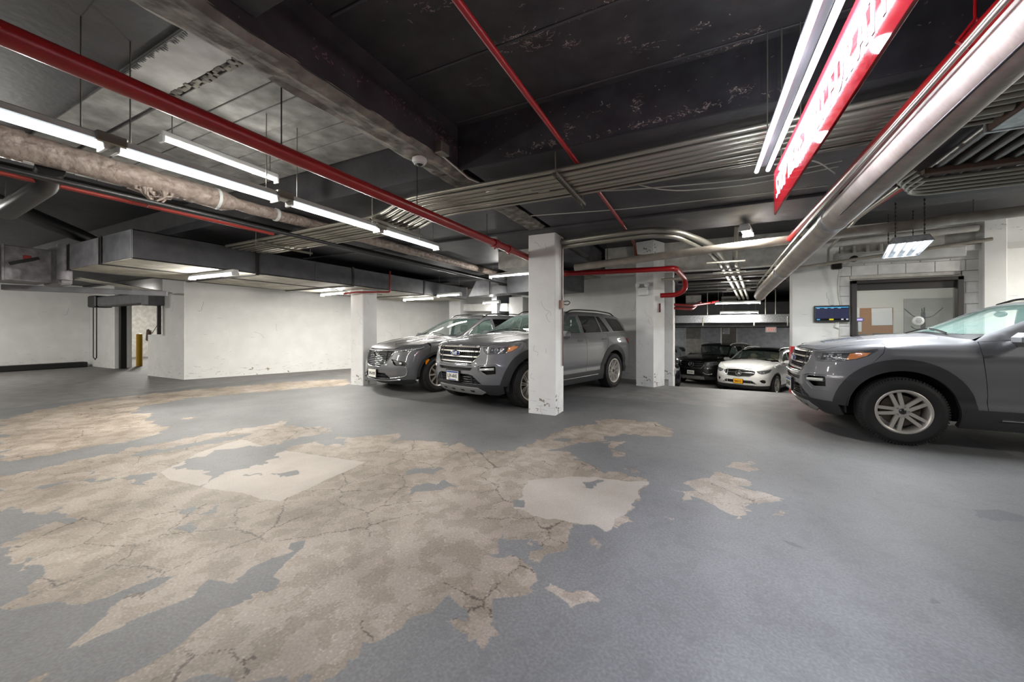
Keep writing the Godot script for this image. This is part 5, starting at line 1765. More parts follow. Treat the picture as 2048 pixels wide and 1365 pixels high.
# ------------------------------------------------------------------ the garage itself
func build_shell() -> void:
	# floor: detailed piece before the camera, plain pieces round it
	var ft := floor_textures()
	var fm := uv_mat(ft[0], Vector2.ONE, 0.58, 0.45)
	fm.heightmap_enabled = true
	fm.heightmap_texture = ft[1]
	fm.heightmap_scale = 0.6
	var R := FLOOR_RECT
	var mb := MB.new()
	var a := Vector3(R.position.x, 0, R.position.y)
	var b := Vector3(R.end.x, 0, R.position.y)
	var c := Vector3(R.end.x, 0, R.end.y)
	var d := Vector3(R.position.x, 0, R.end.y)
	mb.quad(a, b, c, d, Vector3.UP, Vector2(0, 0), Vector2(1, 0), Vector2(1, 1), Vector2(0, 1))
	var dn := Vector3(0, -0.2, 0)
	mb.quad(a + dn, b + dn, c + dn, d + dn, Vector3.DOWN)
	for e in [[a, b, Vector3.FORWARD], [b, c, Vector3.RIGHT], [c, d, Vector3.BACK], [d, a, Vector3.LEFT]]:
		mb.quad(e[0], e[1], e[1] + dn, e[0] + dn, e[2])
	struct("floor", mb, fm, "grey coated floor worn to bare concrete", "floor")
	mb = MB.new()
	var fbox := func(x0: float, x1: float, z0: float, z1: float) -> void:
		mb.box(Vector3((x0 + x1) * 0.5, -0.1, (z0 + z1) * 0.5), Vector3(x1 - x0, 0.2, z1 - z0))
	fbox.call(-26.0, R.position.x, -14.0, 8.0)
	fbox.call(R.end.x, 11.0, -9.7, 8.0)
	fbox.call(R.position.x, R.end.x, R.end.y, 8.0)
	fbox.call(R.position.x, R.end.x, -9.7, R.position.y)
	fbox.call(R.position.x, -0.75, -14.5, -9.7)
	fbox.call(2.45, 11.0, -13.2, -9.7)
	struct("floor", mb, M.floor_plain, "plain grey floor further off", "floor")
	# ramp down to the lower level
	mb = MB.new()
	mb.quad(Vector3(-0.75, 0, -9.7), Vector3(2.45, 0, -9.7), Vector3(4.5, -1.1, -17.0), Vector3(-0.75, -1.1, -17.0), Vector3(0, 0.99, -0.15))
	mb.quad(Vector3(-0.75, -0.2, -9.7), Vector3(2.45, -0.2, -9.7), Vector3(4.5, -1.3, -17.0), Vector3(-0.75, -1.3, -17.0), Vector3.DOWN)
	mb.box(Vector3(0, -1.2, -24.0), Vector3(22, 0.2, 20.0))
	struct("floor_ramp", mb, M.floor_plain, "grey ramp going down to the lower level", "ramp")

	# ---- ceilings
	struct("ceiling", MB.new().box(Vector3(-7.5, 3.42, 2.45), Vector3(37, 0.24, 11.1)), M.black_ceiling, "black painted upper slab", "ceiling")
	struct("ceiling", MB.new().box(Vector3(4.5, 3.1, -4.79), Vector3(13, 0.44, 3.44)).box(Vector3(-14.13, 3.1, -6.4), Vector3(23.75, 0.44, 6.66)), M.black_ceiling, "black painted lower slab", "ceiling")
	struct("ceiling", MB.new().box(Vector3(4.4, 3.54, -8.2), Vector3(13.3, 0.24, 3.5)), M.black_ceiling, "black upper slab before the office", "ceiling")
	struct("ceiling", MB.new().box(Vector3(-7.5, 3.1, -21.1), Vector3(37, 0.3, 22.0)), M.black_ceiling, "black ceiling over the ramp", "ceiling")
	# flaked panels of the near bay: underside, beam side and the step to the lower slab
	var sx := 4.9
	var sz := 1.86
	var X0 := -2.1
	var Z0 := -3.06
	var spots := [[1.02, 0.72, 0.28, 0.12, 170], [1.30, 0.56, 0.10, 0.05, 40], [0.62, 1.20, 0.20, 0.10, 30], [0.90, 0.78, 0.30, 0.018, 46], [1.5, 0.76, 0.5, 0.012, 40], [1.75, 0.30, 0.12, 0.05, 30], [2.1, 0.33, 0.10, 0.035, 22], [1.62, 0.42, 0.06, 0.05, 26], [2.35, 0.14, 0.16, 0.05, 36], [2.25, 0.05, 0.35, 0.03, 70], [1.95, 0.08, 0.06, 0.06, 26], [0.5, 0.5, 0.2, 0.1, 20], [1.2, 1.1, 0.5, 0.3, 30]]
	mb = MB.new()
	mb.quad(Vector3(X0, 3.296, Z0), Vector3(X0 + sx, 3.296, Z0), Vector3(X0 + sx, 3.296, Z0 + sz), Vector3(X0, 3.296, Z0 + sz), Vector3.DOWN, Vector2(0, 0), Vector2(1, 0), Vector2(1, 1), Vector2(0, 1))
	mb.box(Vector3(X0 + sx / 2, 3.305, Z0 + sz / 2), Vector3(sx, 0.016, sz))
	struct("ceiling_coat", mb, uv_mat(flaked_paint(Vector2(sx, sz), 1536, Color(0.21, 0.20, 0.205), spots, 71, 120), Vector2.ONE, 0.6), "black ceiling paint flaking off in pale spots", "ceiling")
	# shallow boards marked in the near slab
	for k in 3:
		var z := -1.62 - k * 0.68
		part(self, numbered("ceiling_joint"), MB.new().box(Vector3(0.35, 3.292, z), Vector3(4.8, 0.012, 0.02), 0.004), M.black_ceiling).set_meta("kind", "structure")
	var spots2 := [[0.9, 0.36, 0.25, 0.04, 60], [1.1, 0.28, 0.05, 0.1, 50], [1.6, 0.38, 0.5, 0.02, 80], [2.05, 0.36, 0.32, 0.03, 90], [2.35, 0.30, 0.10, 0.05, 50], [1.65, 0.22, 0.05, 0.10, 40], [2.55, 0.36, 0.2, 0.02, 30], [0.6, 0.38, 0.2, 0.02, 30], [1.3, 0.18, 0.3, 0.06, 20]]
	mb = MB.new()
	mb.quad(Vector3(X0, 2.88, Z0 + 0.006), Vector3(X0 + sx, 2.88, Z0 + 0.006), Vector3(X0 + sx, 3.30, Z0 + 0.006), Vector3(X0, 3.30, Z0 + 0.006), Vector3.BACK, Vector2(0, 1), Vector2(1, 1), Vector2(1, 0), Vector2(0, 0))
	mb.box(Vector3(X0 + sx / 2, 3.09, Z0 - 0.005), Vector3(sx, 0.42, 0.02))
	struct("ceiling_coat", mb, uv_mat(flaked_paint(Vector2(sx, 0.42), 1536, Color(0.20, 0.196, 0.21), spots2, 72, 120), Vector2.ONE, 0.6), "flaking black paint on the ceiling step", "ceiling")
	# long beam on the column line, raw underside
	mb = MB.new()
	var spots3 := [[2.25, 0.21, 0.35, 0.10, 90, 1], [2.75, 0.20, 0.4, 0.12, 170, 1], [3.15, 0.22, 0.3, 0.14, 170, 1], [3.42, 0.26, 0.12, 0.16, 90, 1], [1.7, 0.25, 0.4, 0.05, 40, 1]]
	mb.quad(Vector3(-2.096, 2.90, 0.0), Vector3(-2.096, 2.90, -3.6), Vector3(-2.096, 3.30, -3.6), Vector3(-2.096, 3.30, 0.0), Vector3.RIGHT, Vector2(0, 1), Vector2(1, 1), Vector2(1, 0), Vector2(0, 0))
	mb.box(Vector3(-2.103, 3.1, -1.8), Vector3(0.012, 0.4, 3.6))
	struct("beam_coat", mb, uv_mat(flaked_paint(Vector2(3.6, 0.4), 1024, Color(0.21, 0.20, 0.21), spots3, 73, 20), Vector2.ONE, 0.6), "black beam side with a pink flaked strip", "beam")
	struct("beam", MB.new().box(Vector3(-2.25, 3.10, -0.5), Vector3(0.28, 0.40, 15.0)), M.black_ceiling, "black painted concrete beam", "beam")
	# raw concrete soffit of the beam: uneven strip
	mb = MB.new()
	var rg := RandomNumberGenerator.new()
	rg.seed = 4
	var n := 90
	var prev := []
	var nf := FastNoiseLite.new()
	nf.seed = 3
	nf.frequency = 0.9
	for i in n + 1:
		var z := lerpf(1.0, -6.0, float(i) / n)
		var row := []
		for k in 7:
			var t := k / 6.0
			var x := lerpf(-2.405, -2.095, t) + nf.get_noise_2d(z * 3.0, k * 9.0) * (0.03 if k in [0, 6] else 0.0)
			var y := 2.885 - (0.0 if k in [0, 6] else 0.012) + nf.get_noise_2d(z * 2.0 + 40.0, t * 5.0) * 0.022
			if k in [0, 6]: y = 2.905
			row.append(Vector3(x, y, z))
		if i > 0:
			for k in 6:
				var nn: Vector3 = (prev[k + 1] - prev[k]).cross(row[k] - prev[k]).normalized()
				if nn.y > 0: nn = -nn
				mb.quad(prev[k], prev[k + 1], row[k + 1], row[k], nn)
		prev = row
	struct("beam_soffit", mb, M.raw_concrete, "raw chipped concrete underside of the beam", "beam")
	# cross beam over the camera
	struct("beam", MB.new().box(Vector3(0.6, 3.15, -0.72), Vector3(5.4, 0.34, 0.95), 0.01), M.black_ceiling, "dark cross beam overhead", "beam")
	# left bay: boards cast in the slab
	var boards := thing("ceiling_boards", "board marked concrete slab between pipe and beam", "ceiling")
	boards.set_meta("kind", "structure")
	boards.remove_meta("category")
	var z := -1.60
	var k := 0
	while z > -3.05:
		var w: float = [0.225, 0.20, 0.24, 0.21, 0.23][k % 5]
		w = minf(w, z + 3.055)
		if w < 0.05: break
		var o := part(boards, "plank", MB.new().box(Vector3(-4.7, 3.292 - 0.004 * (k % 3), z - w * 0.5), Vector3(4.6, 0.03, w - 0.008), 0.004), M.board_concrete)
		z -= w
		k += 1
	part(boards, "pale_panel", MB.new().box(Vector3(-3.35, 3.29, -1.40), Vector3(1.15, 0.03, 0.29), 0.004), M.board_pale)
	part(boards, "grey_panel", MB.new().box(Vector3(-5.5, 3.292, -1.42), Vector3(3.1, 0.03, 0.30), 0.004), M.board_concrete)
	# brushed edge of the black paint over the pale panel
	mb = MB.new()
	for i in 46:
		var x := -2.78 - i * 0.025
		var L := rg.randf_range(0.01, 0.05)
		mb.prism(pv([[0, 0], [0.03, 0], [0.015, L]]), 0.0, 0.003, frame(Vector3(x, 3.2735, -1.25), Vector3.LEFT, Vector3.FORWARD))
	part(boards, "brushed_edge", mb, M.black_ceiling).set_meta("kind", "stuff")
	# rough seam between pale panel and boards
	mb = MB.new()
	for i in 34:
		var x := -2.75 - i * 0.035
		mb.box(Vector3(x, 3.276, -1.572 + rg.randf_range(-0.02, 0.02)), Vector3(rg.randf_range(0.03, 0.06), 0.014, rg.randf_range(0.03, 0.055)), 0.004)
	part(boards, "broken_seam", mb, M.raw_concrete).set_meta("kind", "stuff")
	# step at the column line and a pale strip behind it
	struct("beam", MB.new().box(Vector3(-7.5, 2.865, -5.68), Vector3(37, 0.04, 0.62), 0.01), M.black_ceiling, "shallow black beam on the column line", "beam")
	struct("beam", MB.new().box(Vector3(-12.5, 2.84, -9.6), Vector3(20, 0.10, 0.3), 0.01), M.black_ceiling, "black beam over the ramp edge", "beam")
	# pale strip of wall between ceiling and pipes above the ramp mouth
	struct("wall_header", MB.new().box(Vector3(0.10, 3.075, -9.96), Vector3(4.6, 0.70, 0.2), 0.01), M.dirty_white, "white painted header above the ramp mouth", "wall")

	# ---- columns
	struct("column", post(MB.new(), -2.47, -2.01, -5.58, -5.98, 0.0, 2.9), M.column_white, "square white column with chipped paint before the grey car", "column")
	struct("column", post(MB.new(), -7.57, -7.16, -6.5, -6.95, 0.0, 2.285), M.column_white, "white column at the grille of the darker grey car", "column")
	struct("column", post_poly(MB.new(), [Vector2(-1.36, -9.40), Vector2(-0.96, -9.28), Vector2(-0.76, -9.74), Vector2(-1.16, -9.88)], 0.0, 3.4), M.column_white, "white column with the small red sign at the ramp", "column")
	struct("column", post(MB.new(), -1.05, -0.64, -10.9, -11.4, -0.4, 2.95), M.column_white, "narrow white pier on the ramp behind the red sign column", "column")
	# ---- walls round the parked cars
	struct("wall_left", wall_strip(MB.new(), Vector2(-8.95, -13.5), Vector2(-12.22, -5.18), 0.0, 2.9, 0.25), M.wall_white, "long white scuffed wall behind the left column", "wall")
	struct("wall_back", wall_strip(MB.new(), Vector2(-1.0, -10.28), Vector2(-10.6, -13.76), 0.0, 3.4, 0.25), M.wall_white, "white wall behind the parked grey cars", "wall")
	struct("column", post(MB.new(), -8.35, -7.85, -11.6, -12.1, 0.0, 2.9), M.column_white, "white pilaster against the back wall", "column")
	struct("column", post(MB.new(), -5.55, -5.05, -11.0, -11.5, 0.0, 2.37), M.column_white, "white pier above the roof of the parked cars", "column")
	struct("wall_soffit", MB.new().bar(Vector3(-5.6, 2.05, -11.3), Vector3(-8.0, 2.15, -12.1), 0.45, 0.26, 0.01), M.white_paint, "white boxed beam above the parked cars", "beam")
	# stub with a stepped end at the roll gate
	mb = MB.new()
	wall_strip(mb, Vector2(-12.22, -5.16), Vector2(-14.25, -5.16), 0.0, 1.18, 0.5)
	wall_strip(mb, Vector2(-12.22, -5.16), Vector2(-13.40, -5.16), 1.18, 2.9, 0.5)
	struct("wall_stub", mb, M.wall_white, "stepped white wall end by the roll gate", "wall")
	struct("wall_west", wall_strip(MB.new(), Vector2(-19.8, -5.6), Vector2(-19.8, 7.5), 0.0, 3.3, 0.25), M.wall_white, "plain white wall at the far side", "wall")
	struct("wall_pier", post(MB.new(), -19.8, -17.75, -5.55, -6.0, 0.0, 3.3), M.wall_white, "white pier beside the roll gate", "wall")
	struct("wall_passage", wall_strip(MB.new(), Vector2(-11.5, -9.6), Vector2(-26.0, -9.6), 0.0, 3.3, 0.2), M.dirty_white, "cream wall in the passage behind the roll gate", "wall")
	struct("wall_passage", wall_strip(MB.new(), Vector2(-24.0, -9.6), Vector2(-24.0, -5.6), 0.0, 3.3, 0.2), M.dirty_white, "cream end wall of the passage", "wall")
	struct("baseboard_west", MB.new().box(Vector3(-19.6, 0.09, 0.6), Vector3(0.35, 0.18, 12.0), 0.02), M.strap, "black kerb along the far white wall", "kerb")
	# walls out of view close the room
	struct("wall_south", wall_strip(MB.new(), Vector2(-20, 7.5), Vector2(11, 7.5), 0.0, 3.3, 0.2), M.wall_white, "white wall behind the viewer", "wall")
	struct("wall_east", wall_strip(MB.new(), Vector2(10.0, 7.5), Vector2(10.0, -10), 0.0, 3.3, 0.2), M.wall_white, "white wall beyond the silver car", "wall")
	# ---- lower level
	struct("wall_north", wall_strip(MB.new(), Vector2(10, -25.5), Vector2(-10, -25.5), -1.3, 3.0, 0.2), M.far_grey, "grey block wall at the end of the lower level", "wall")
	struct("wall_north_side", wall_strip(MB.new(), Vector2(-6.0, -25.5), Vector2(-6.0, -11.0), -1.3, 3.0, 0.2), M.far_grey, "dim grey wall on the lower level", "wall")
	struct("wall_north_side", wall_strip(MB.new(), Vector2(9.0, -14.0), Vector2(9.0, -25.5), -1.3, 3.0, 0.2), M.far_grey, "dim grey side wall on the lower level", "wall")
	struct("wall_ramp", wall_strip(MB.new(), Vector2(-0.78, -14.5), Vector2(-0.78, -11.4), -1.3, 3.0, 0.2), M.dirty_white, "wall along the ramp", "wall")
	struct("wall_ramp", wall_strip(MB.new(), Vector2(-6.0, -14.5), Vector2(-0.78, -14.5), -1.3, 3.0, 0.2), M.far_grey, "return wall past the ramp", "wall")
	struct("column", post(MB.new(), -0.62, 0.05, -20.2, -20.8, -1.2, 3.0), M.dirty_white, "grey white column behind the black car", "column")
	struct("column", post(MB.new(), 0.95, 1.62, -21.6, -22.2, -1.2, 3.0), M.dirty_white, "grey white column between the two lower cars", "column")
	struct("beam", MB.new().box(Vector3(1.0, 1.50, -17.0), Vector3(9.0, 0.16, 0.35), 0.02), M.duct_dark, "dark beam below the far duct", "beam")
	struct("beam", MB.new().box(Vector3(1.0, 1.95, -22.5), Vector3(14.0, 1.1, 6.0)), M.black_ceiling, "dark dropped ceiling over the far cars", "ceiling")
	build_office()

func build_office() -> void:
	var zf := -9.79
	# plain shaded pier at the ramp, red below
	struct("wall_office", post(MB.new(), 1.72, 2.50, zf + 0.06, zf - 0.16, 0.98, 3.42), M.wall_white, "white wall end beside the ramp carrying the monitor", "wall")
	struct("wall_office_red", post(MB.new(), 1.712, 2.508, zf + 0.068, zf - 0.168, 0.0, 0.98), M.safety_red, "red painted lower wall at the ramp corner", "wall")
	# block wall round the window, each block built
	var wl := thing("wall_office_block", "white painted block wall round the office window", "wall")
	wl.set_meta("kind", "structure")
	wl.remove_meta("category")
	part(wl, "mortar", MB.new().box(Vector3(2.59, 1.45, zf - 0.1), Vector3(0.20, 2.9, 0.16)).box(Vector3(4.40, 1.45, zf - 0.1), Vector3(0.30, 2.9, 0.16)).box(Vector3(3.5, 2.6, zf - 0.1), Vector3(2.0, 0.52, 0.16)).box(Vector3(3.5, 0.58, zf - 0.1), Vector3(2.0, 1.16, 0.16)), M.dirty_white)
	var bh := 0.2
	var bw := 0.4
	for row in 14:
		var y := 0.1 + row * bh
		if y > 2.75: break
		var off := 0.2 if row % 2 == 0 else 0.0
		for c in 7:
			var x0 := 2.5 + c * bw - off
			var x1: float = minf(x0 + bw, 4.55)
			x0 = maxf(x0, 2.5)
			var segs := [[x0, x1]]
			if y > 1.1 and y < 2.34:
				segs = []
				if x0 < 2.68: segs.append([x0, minf(x1, 2.68)])
				if x1 > 4.26: segs.append([maxf(x0, 4.26), x1])
			for sgm in segs:
				if sgm[1] - sgm[0] < 0.03: continue
				part(wl, "block", MB.new().box(Vector3((sgm[0] + sgm[1]) * 0.5, y, zf - 0.02), Vector3(sgm[1] - sgm[0] - 0.008, bh - 0.008, 0.06), 0.004), M.white_paint)
	# window
	var wn := thing("window_1", "dark framed office window behind the silver car", "window")
	wn.set_meta("kind", "structure")
	var fr := M.frame_dark as Material
	part(wn, "frame_side", MB.new().box(Vector3(2.73, 1.72, zf), Vector3(0.08, 1.16, 0.16), 0.006), fr)
	part(wn, "frame_side", MB.new().box(Vector3(4.21, 1.72, zf), Vector3(0.08, 1.16, 0.16), 0.006), fr)
	part(wn, "frame_top", MB.new().box(Vector3(3.47, 2.27, zf), Vector3(1.56, 0.07, 0.16), 0.006), fr)
	part(wn, "frame_sill", MB.new().box(Vector3(3.47, 1.19, zf), Vector3(1.56, 0.07, 0.18), 0.006), fr)
	part(wn, "frame_head", MB.new().box(Vector3(3.47, 2.17, zf - 0.03), Vector3(1.40, 0.13, 0.06), 0.004), M.frame_dark)
	part(wn, "pane", MB.new().box(Vector3(3.47, 1.66, zf - 0.02), Vector3(1.40, 0.88, 0.006)), M.pane, "clear window pane")
	# header boxes above
	struct("wall_lintel", MB.new().box(Vector3(3.34, 2.72, zf + 0.13), Vector3(1.72, 0.17, 0.26), 0.008), M.white_paint, "white boxed lintel above the office window", "wall")
	struct("wall_office_top", MB.new().box(Vector3(3.5, 3.13, zf - 0.2), Vector3(2.1, 0.60, 0.25), 0.01), M.dirty_white, "rough white masonry above the lintel", "wall")
	var cb := thing("wall_recess_ribs", "row of white upright ribs above the lintel", "wall trim")
	cb.set_meta("kind", "structure")
	for i in 7:
		part(cb, "rib", MB.new().box(Vector3(2.55 + i * 0.20, 2.90, zf - 0.03), Vector3(0.05, 0.20, 0.09), 0.008), M.dirty_white)
	struct("column", post(MB.new(), 4.46, 4.75, zf + 0.14, zf - 0.3, 0.0, 3.42), M.wall_white, "white pilaster beside the office window", "column")
	struct("wall_bay", wall_strip(MB.new(), Vector2(10.0, zf - 0.02), Vector2(4.7, zf - 0.02), 0.0, 3.42, 0.2), M.wall_white, "plain white wall behind the silver car", "wall")
	# office room
	struct("wall_office_end", wall_strip(MB.new(), Vector2(2.45, -13.1), Vector2(2.45, zf - 0.15), -1.2, 3.3, 0.12), M.office_wall, "end wall of the office beside the ramp", "wall")
	struct("wall_office_rear", wall_strip(MB.new(), Vector2(6.4, -13.0), Vector2(2.4, -13.0), -1.2, 3.3, 0.15), M.office_wall, "rear wall inside the office", "wall")
	struct("wall_office_side", wall_strip(MB.new(), Vector2(6.3, zf), Vector2(6.3, -13.0), 0.0, 2.75, 0.15), M.office_wall, "side wall inside the office", "wall")
	struct("ceiling_office", MB.new().box(Vector3(4.4, 2.80, -11.4), Vector3(4.0, 0.1, 3.4)), M.office_wall, "white office ceiling", "ceiling")
	struct("door_1", MB.new().box(Vector3(5.35, 1.05, -12.94), Vector3(1.5, 2.1, 0.08), 0.01), mat(Color(0.60, 0.60, 0.58), 0.7), "grey recessed doorway inside the office", "door")

# ------------------------------------------------------------------ lamps, pipes, ducts
# strip lamp: housing, reflector edges and tubes; the light sits just under the tubes
func strip_lamp(called: String, label: String, a: Vector3, b: Vector3, tubes: int, energy: float, group := "", hang := 0.0, wide := 0.12, roll := 0.0) -> Node3D:
	var mid := (a + b) * 0.5
	var L := (b - a).length()
	var dirv := (b - a).normalized()
	var t := thing(called, label, "lamp", mid, atan2(-dirv.z, dirv.x), group)   # local x along the lamp
	var tilt := Basis(Vector3.RIGHT, roll)
	part(t, "housing", MB.new().box(tilt * Vector3(0, 0.045, 0), Vector3(L, 0.05, wide * 0.75), 0.008, tilt), M.fitting)
	for e in [-1.0, 1.0]:
		part(t, "lamp_holder", MB.new().box(Vector3(e * (L * 0.5 - 0.012), 0.0, 0), Vector3(0.02, 0.06, wide * 0.9), 0.004), M.fitting)
	for k in tubes:
		var z := (k - (tubes - 1) * 0.5) * (wide / tubes) * 1.05
		part(t, "tube", MB.new().tube([Vector3(-L * 0.5 + 0.02, 0, z), Vector3(L * 0.5 - 0.02, 0, z)], 0.014, 10), M.tube, "glowing white tube")
	if hang > 0.0:
		for e in [-1.0, 1.0]:
			part(t, "hanger", MB.new().tube([Vector3(e * L * 0.42, 0.07, 0), Vector3(e * L * 0.42, 0.07 + hang, 0)], 0.004, 6), M.conduit)
	var l := AreaLight3D.new()
	l.name = "tube_light"
	l.area_size = Vector2(L - 0.04, wide)
	l.light_energy = energy
	l.light_color = Color(1.0, 0.985, 0.955)
	l.shadow_enabled = true
	l.area_range = 40.0
	t.add_child(l)
	l.position = Vector3(0, -0.02, 0)
	l.rotation.x = -PI / 2
	# bare tubes also shine sideways
	for e in ([-0.25, 0.25] if L > 0.8 else [0.0]):
		var o := OmniLight3D.new()
		o.name = "side_light"
		o.light_energy = energy * 0.14 * (1.0 if L > 0.8 else 2.0)
		o.light_color = l.light_color
		o.light_size = 0.03
		o.omni_range = 40.0
		o.omni_attenuation = 2.0
		o.shadow_enabled = true
		t.add_child(o, true)
		o.position = Vector3(e * L, -0.035, 0)
	return t

func pipe(called: String, label: String, category: String, pts: Array, r, m: Material, group := "", seg := 12) -> MeshInstance3D:
	return solo(called, MB.new().tube(pts, r, seg), m, label, category, group)

func build_lamps() -> void:
	# row of twin tube lamps under the left bay
	var zs := [2.9, 1.68, 0.46, -0.76, -1.12, -2.31, -2.39, -3.60, -3.64, -4.86]
	var names := ["twin tube strip lamp behind the viewer, last of the row", "twin tube strip lamp of the row beside the viewer", "twin tube strip lamp cut by the picture edge, nearest in the row", "second twin tube strip lamp of the row, over the wrapped pipe", "third twin tube strip lamp of the row, after the square junction", "last twin tube strip lamp at the far end of the row"]
	var segs := [[3.0, 1.8], [1.76, 0.56], [0.30, -1.10], [-1.14, -2.28], [-2.40, -3.57], [-3.60, -4.78]]
	for i in segs.size():
		strip_lamp("strip_lamp", names[i], Vector3(-3.465, 2.53, segs[i][0] * 0.944), Vector3(-3.465, 2.53, segs[i][1] * 0.944), 2, 1.35, "row of twin tube lamps over the drive", 0.70 if segs[i][0] > -3.0 else 0.28)
	for z in [-1.12, -2.34, -3.585]:
		solo("junction_box", MB.new().box(Vector3(-3.455, 2.575, z * 0.944), Vector3(0.11, 0.07, 0.15), 0.008), M.conduit, ["grey junction box between first and second strip lamps", "grey junction box between second and third strip lamps", "grey junction box between the last two strip lamps"][[-1.12, -2.34, -3.585].find(z)], "junction box")
	strip_lamp("strip_lamp", "single bare tube lamp hung behind the red main pipe", Vector3(-3.93, 2.90, -1.50), Vector3(-3.97, 2.90, -2.48), 1, 1.8, "", 0.34, 0.07)
	# lamps under the soffit by the white wall
	strip_lamp("strip_lamp", "short tube lamp under the soffit near the white wall corner", Vector3(-7.85, 2.22, -3.42), Vector3(-6.58, 2.22, -3.45), 2, 12.0, "lamps under the soffit", 0.006)
	strip_lamp("strip_lamp", "tube lamp just left of the white column by the white wall", Vector3(-8.75, 2.22, -6.62), Vector3(-7.68, 2.22, -6.5), 2, 12.0, "lamps under the soffit", 0.006)
	strip_lamp("strip_lamp", "long tube lamp above the bonnet of the darker grey car", Vector3(-8.05, 2.22, -8.88), Vector3(-6.9, 2.22, -8.78), 2, 4.0, "lamps under the soffit", 0.006)
	strip_lamp("strip_lamp", "tube lamp continuing the line above the darker grey car", Vector3(-6.7, 2.28, -8.76), Vector3(-5.85, 2.28, -8.68), 2, 2.5, "lamps under the soffit", 0.52)
	strip_lamp("strip_lamp", "small far tube lamp beside the white pier", Vector3(-6.45, 2.2, -10.9), Vector3(-5.75, 2.2, -10.75), 1, 2.0, "lamps under the soffit", 0.05)
	strip_lamp("strip_lamp", "tube lamp hidden half behind the chipped column", Vector3(-4.5, 2.58, -7.9), Vector3(-3.4, 2.58, -7.8), 1, 4.0, "", 0.24)
	strip_lamp("strip_lamp", "bright lamp at the far left edge under the black ceiling", Vector3(-6.95, 2.62, -0.95), Vector3(-6.45, 2.62, -1.23), 1, 5.0, "", 0.2)
	for q in [[-13.5, 1.6, "tube lamp out of view by the far white wall"], [-16.5, -1.6, "second tube lamp out of view by the far white wall"]]:
		strip_lamp("strip_lamp", q[2], Vector3(q[0] - 0.6, 2.75, q[1]), Vector3(q[0] + 0.6, 2.75, q[1]), 2, 11.0, "", 0.5)
	strip_lamp("strip_lamp", "tube lamp in the passage behind the roll gate", Vector3(-21.5, 2.70, -7.6), Vector3(-20.3, 2.70, -7.6), 2, 14.0, "", 0.12)
	strip_lamp("strip_lamp", "tube lamp out of view over the silver car", Vector3(6.4, 2.75, -8.5), Vector3(7.6, 2.75, -8.5), 2, 20.0, "", 0.6)
	strip_lamp("strip_lamp", "tube lamp out of view on the near side of the silver car", Vector3(5.2, 2.78, -4.0), Vector3(6.4, 2.78, -4.0), 2, 7.0, "", 0.03)
	strip_lamp("strip_lamp", "tube lamp out of view behind the viewer", Vector3(-1.0, 2.75, 3.6), Vector3(0.2, 2.75, 3.6), 2, 1.5, "", 0.5)
	# ramp and lower level
	strip_lamp("strip_lamp", "upper bare tube lamp across the ramp", Vector3(0.40, 2.10, -12.95), Vector3(1.57, 2.10, -13.0), 1, 8.0, "tube lamps over the ramp", 0.8, 0.06)
	strip_lamp("strip_lamp", "lower bare tube lamp across the ramp, further off", Vector3(0.65, 1.92, -15.8), Vector3(1.86, 1.92, -15.9), 1, 8.0, "tube lamps over the ramp", 0.98, 0.06)
	strip_lamp("strip_lamp", "tube lamp over the lower level near the exit sign", Vector3(-4.1, 1.33, -22.0), Vector3(-2.9, 1.33, -22.0), 2, 20.0, "", 0.05)
	strip_lamp("strip_lamp", "tube lamp over the lower level by the grey wall", Vector3(5.2, 1.33, -22.0), Vector3(6.4, 1.33, -22.0), 2, 20.0, "", 0.05)
	strip_lamp("strip_lamp", "small twin tube lamp high above the ramp mouth", Vector3(0.55, 2.74, -6.15), Vector3(0.64, 2.74, -6.6), 2, 5.0, "", 0.09, 0.16)
	# hooded four tube lamp on chains before the office
	var t := thing("hooded_lamp", "hooded lamp with four tubes hung on chains before the office", "lamp", Vector3(2.36, 2.36, -6.62), atan2(1.35, 0.36))
	var L := 1.22
	var hood := MB.new()
	hood.prism(pv([[-0.19, 0.0], [-0.15, 0.075], [0.15, 0.075], [0.19, 0.0], [0.18, 0.0], [0.145, 0.067], [-0.145, 0.067], [-0.18, 0.0]]), -L / 2, L / 2, Transform3D(Basis(Vector3.UP, PI / 2), Vector3.ZERO))
	part(t, "hood", hood, M.galvanised)
	part(t, "end_plate", MB.new().prism(pv([[-0.19, 0.0], [-0.15, 0.075], [0.15, 0.075], [0.19, 0.0]]), 0.0, 0.004, Transform3D(Basis(Vector3.UP, PI / 2), Vector3(-L / 2, 0, 0))), M.galvanised)
	part(t, "end_plate", MB.new().prism(pv([[-0.19, 0.0], [-0.15, 0.075], [0.15, 0.075], [0.19, 0.0]]), 0.0, 0.004, Transform3D(Basis(Vector3.UP, PI / 2), Vector3(L / 2, 0, 0))), M.galvanised)
	for k in 4:
		var z := -0.135 + 0.09 * k
		part(t, "tube", MB.new().tube([Vector3(-L / 2 + 0.03, 0.022, z), Vector3(L / 2 - 0.03, 0.022, z)], 0.014, 10), M.tube, "glowing white tube")
	for p in [Vector3(-0.5, 0.075, -0.12), Vector3(-0.5, 0.075, 0.12), Vector3(0.5, 0.075, -0.12), Vector3(0.5, 0.075, 0.12)]:
		var ch := MB.new()
		for i in 22:
			var y: float = p.y + i * 0.024
			ch.tube([Vector3(p.x - 0.004, y, p.z), Vector3(p.x + 0.004, y + 0.026, p.z)], 0.0045, 4)
			ch.box(Vector3(p.x, y + 0.012, p.z), Vector3(0.016, 0.018, 0.004) if i % 2 == 0 else Vector3(0.004, 0.018, 0.016))
		part(t, "chain", ch, M.conduit_dark)
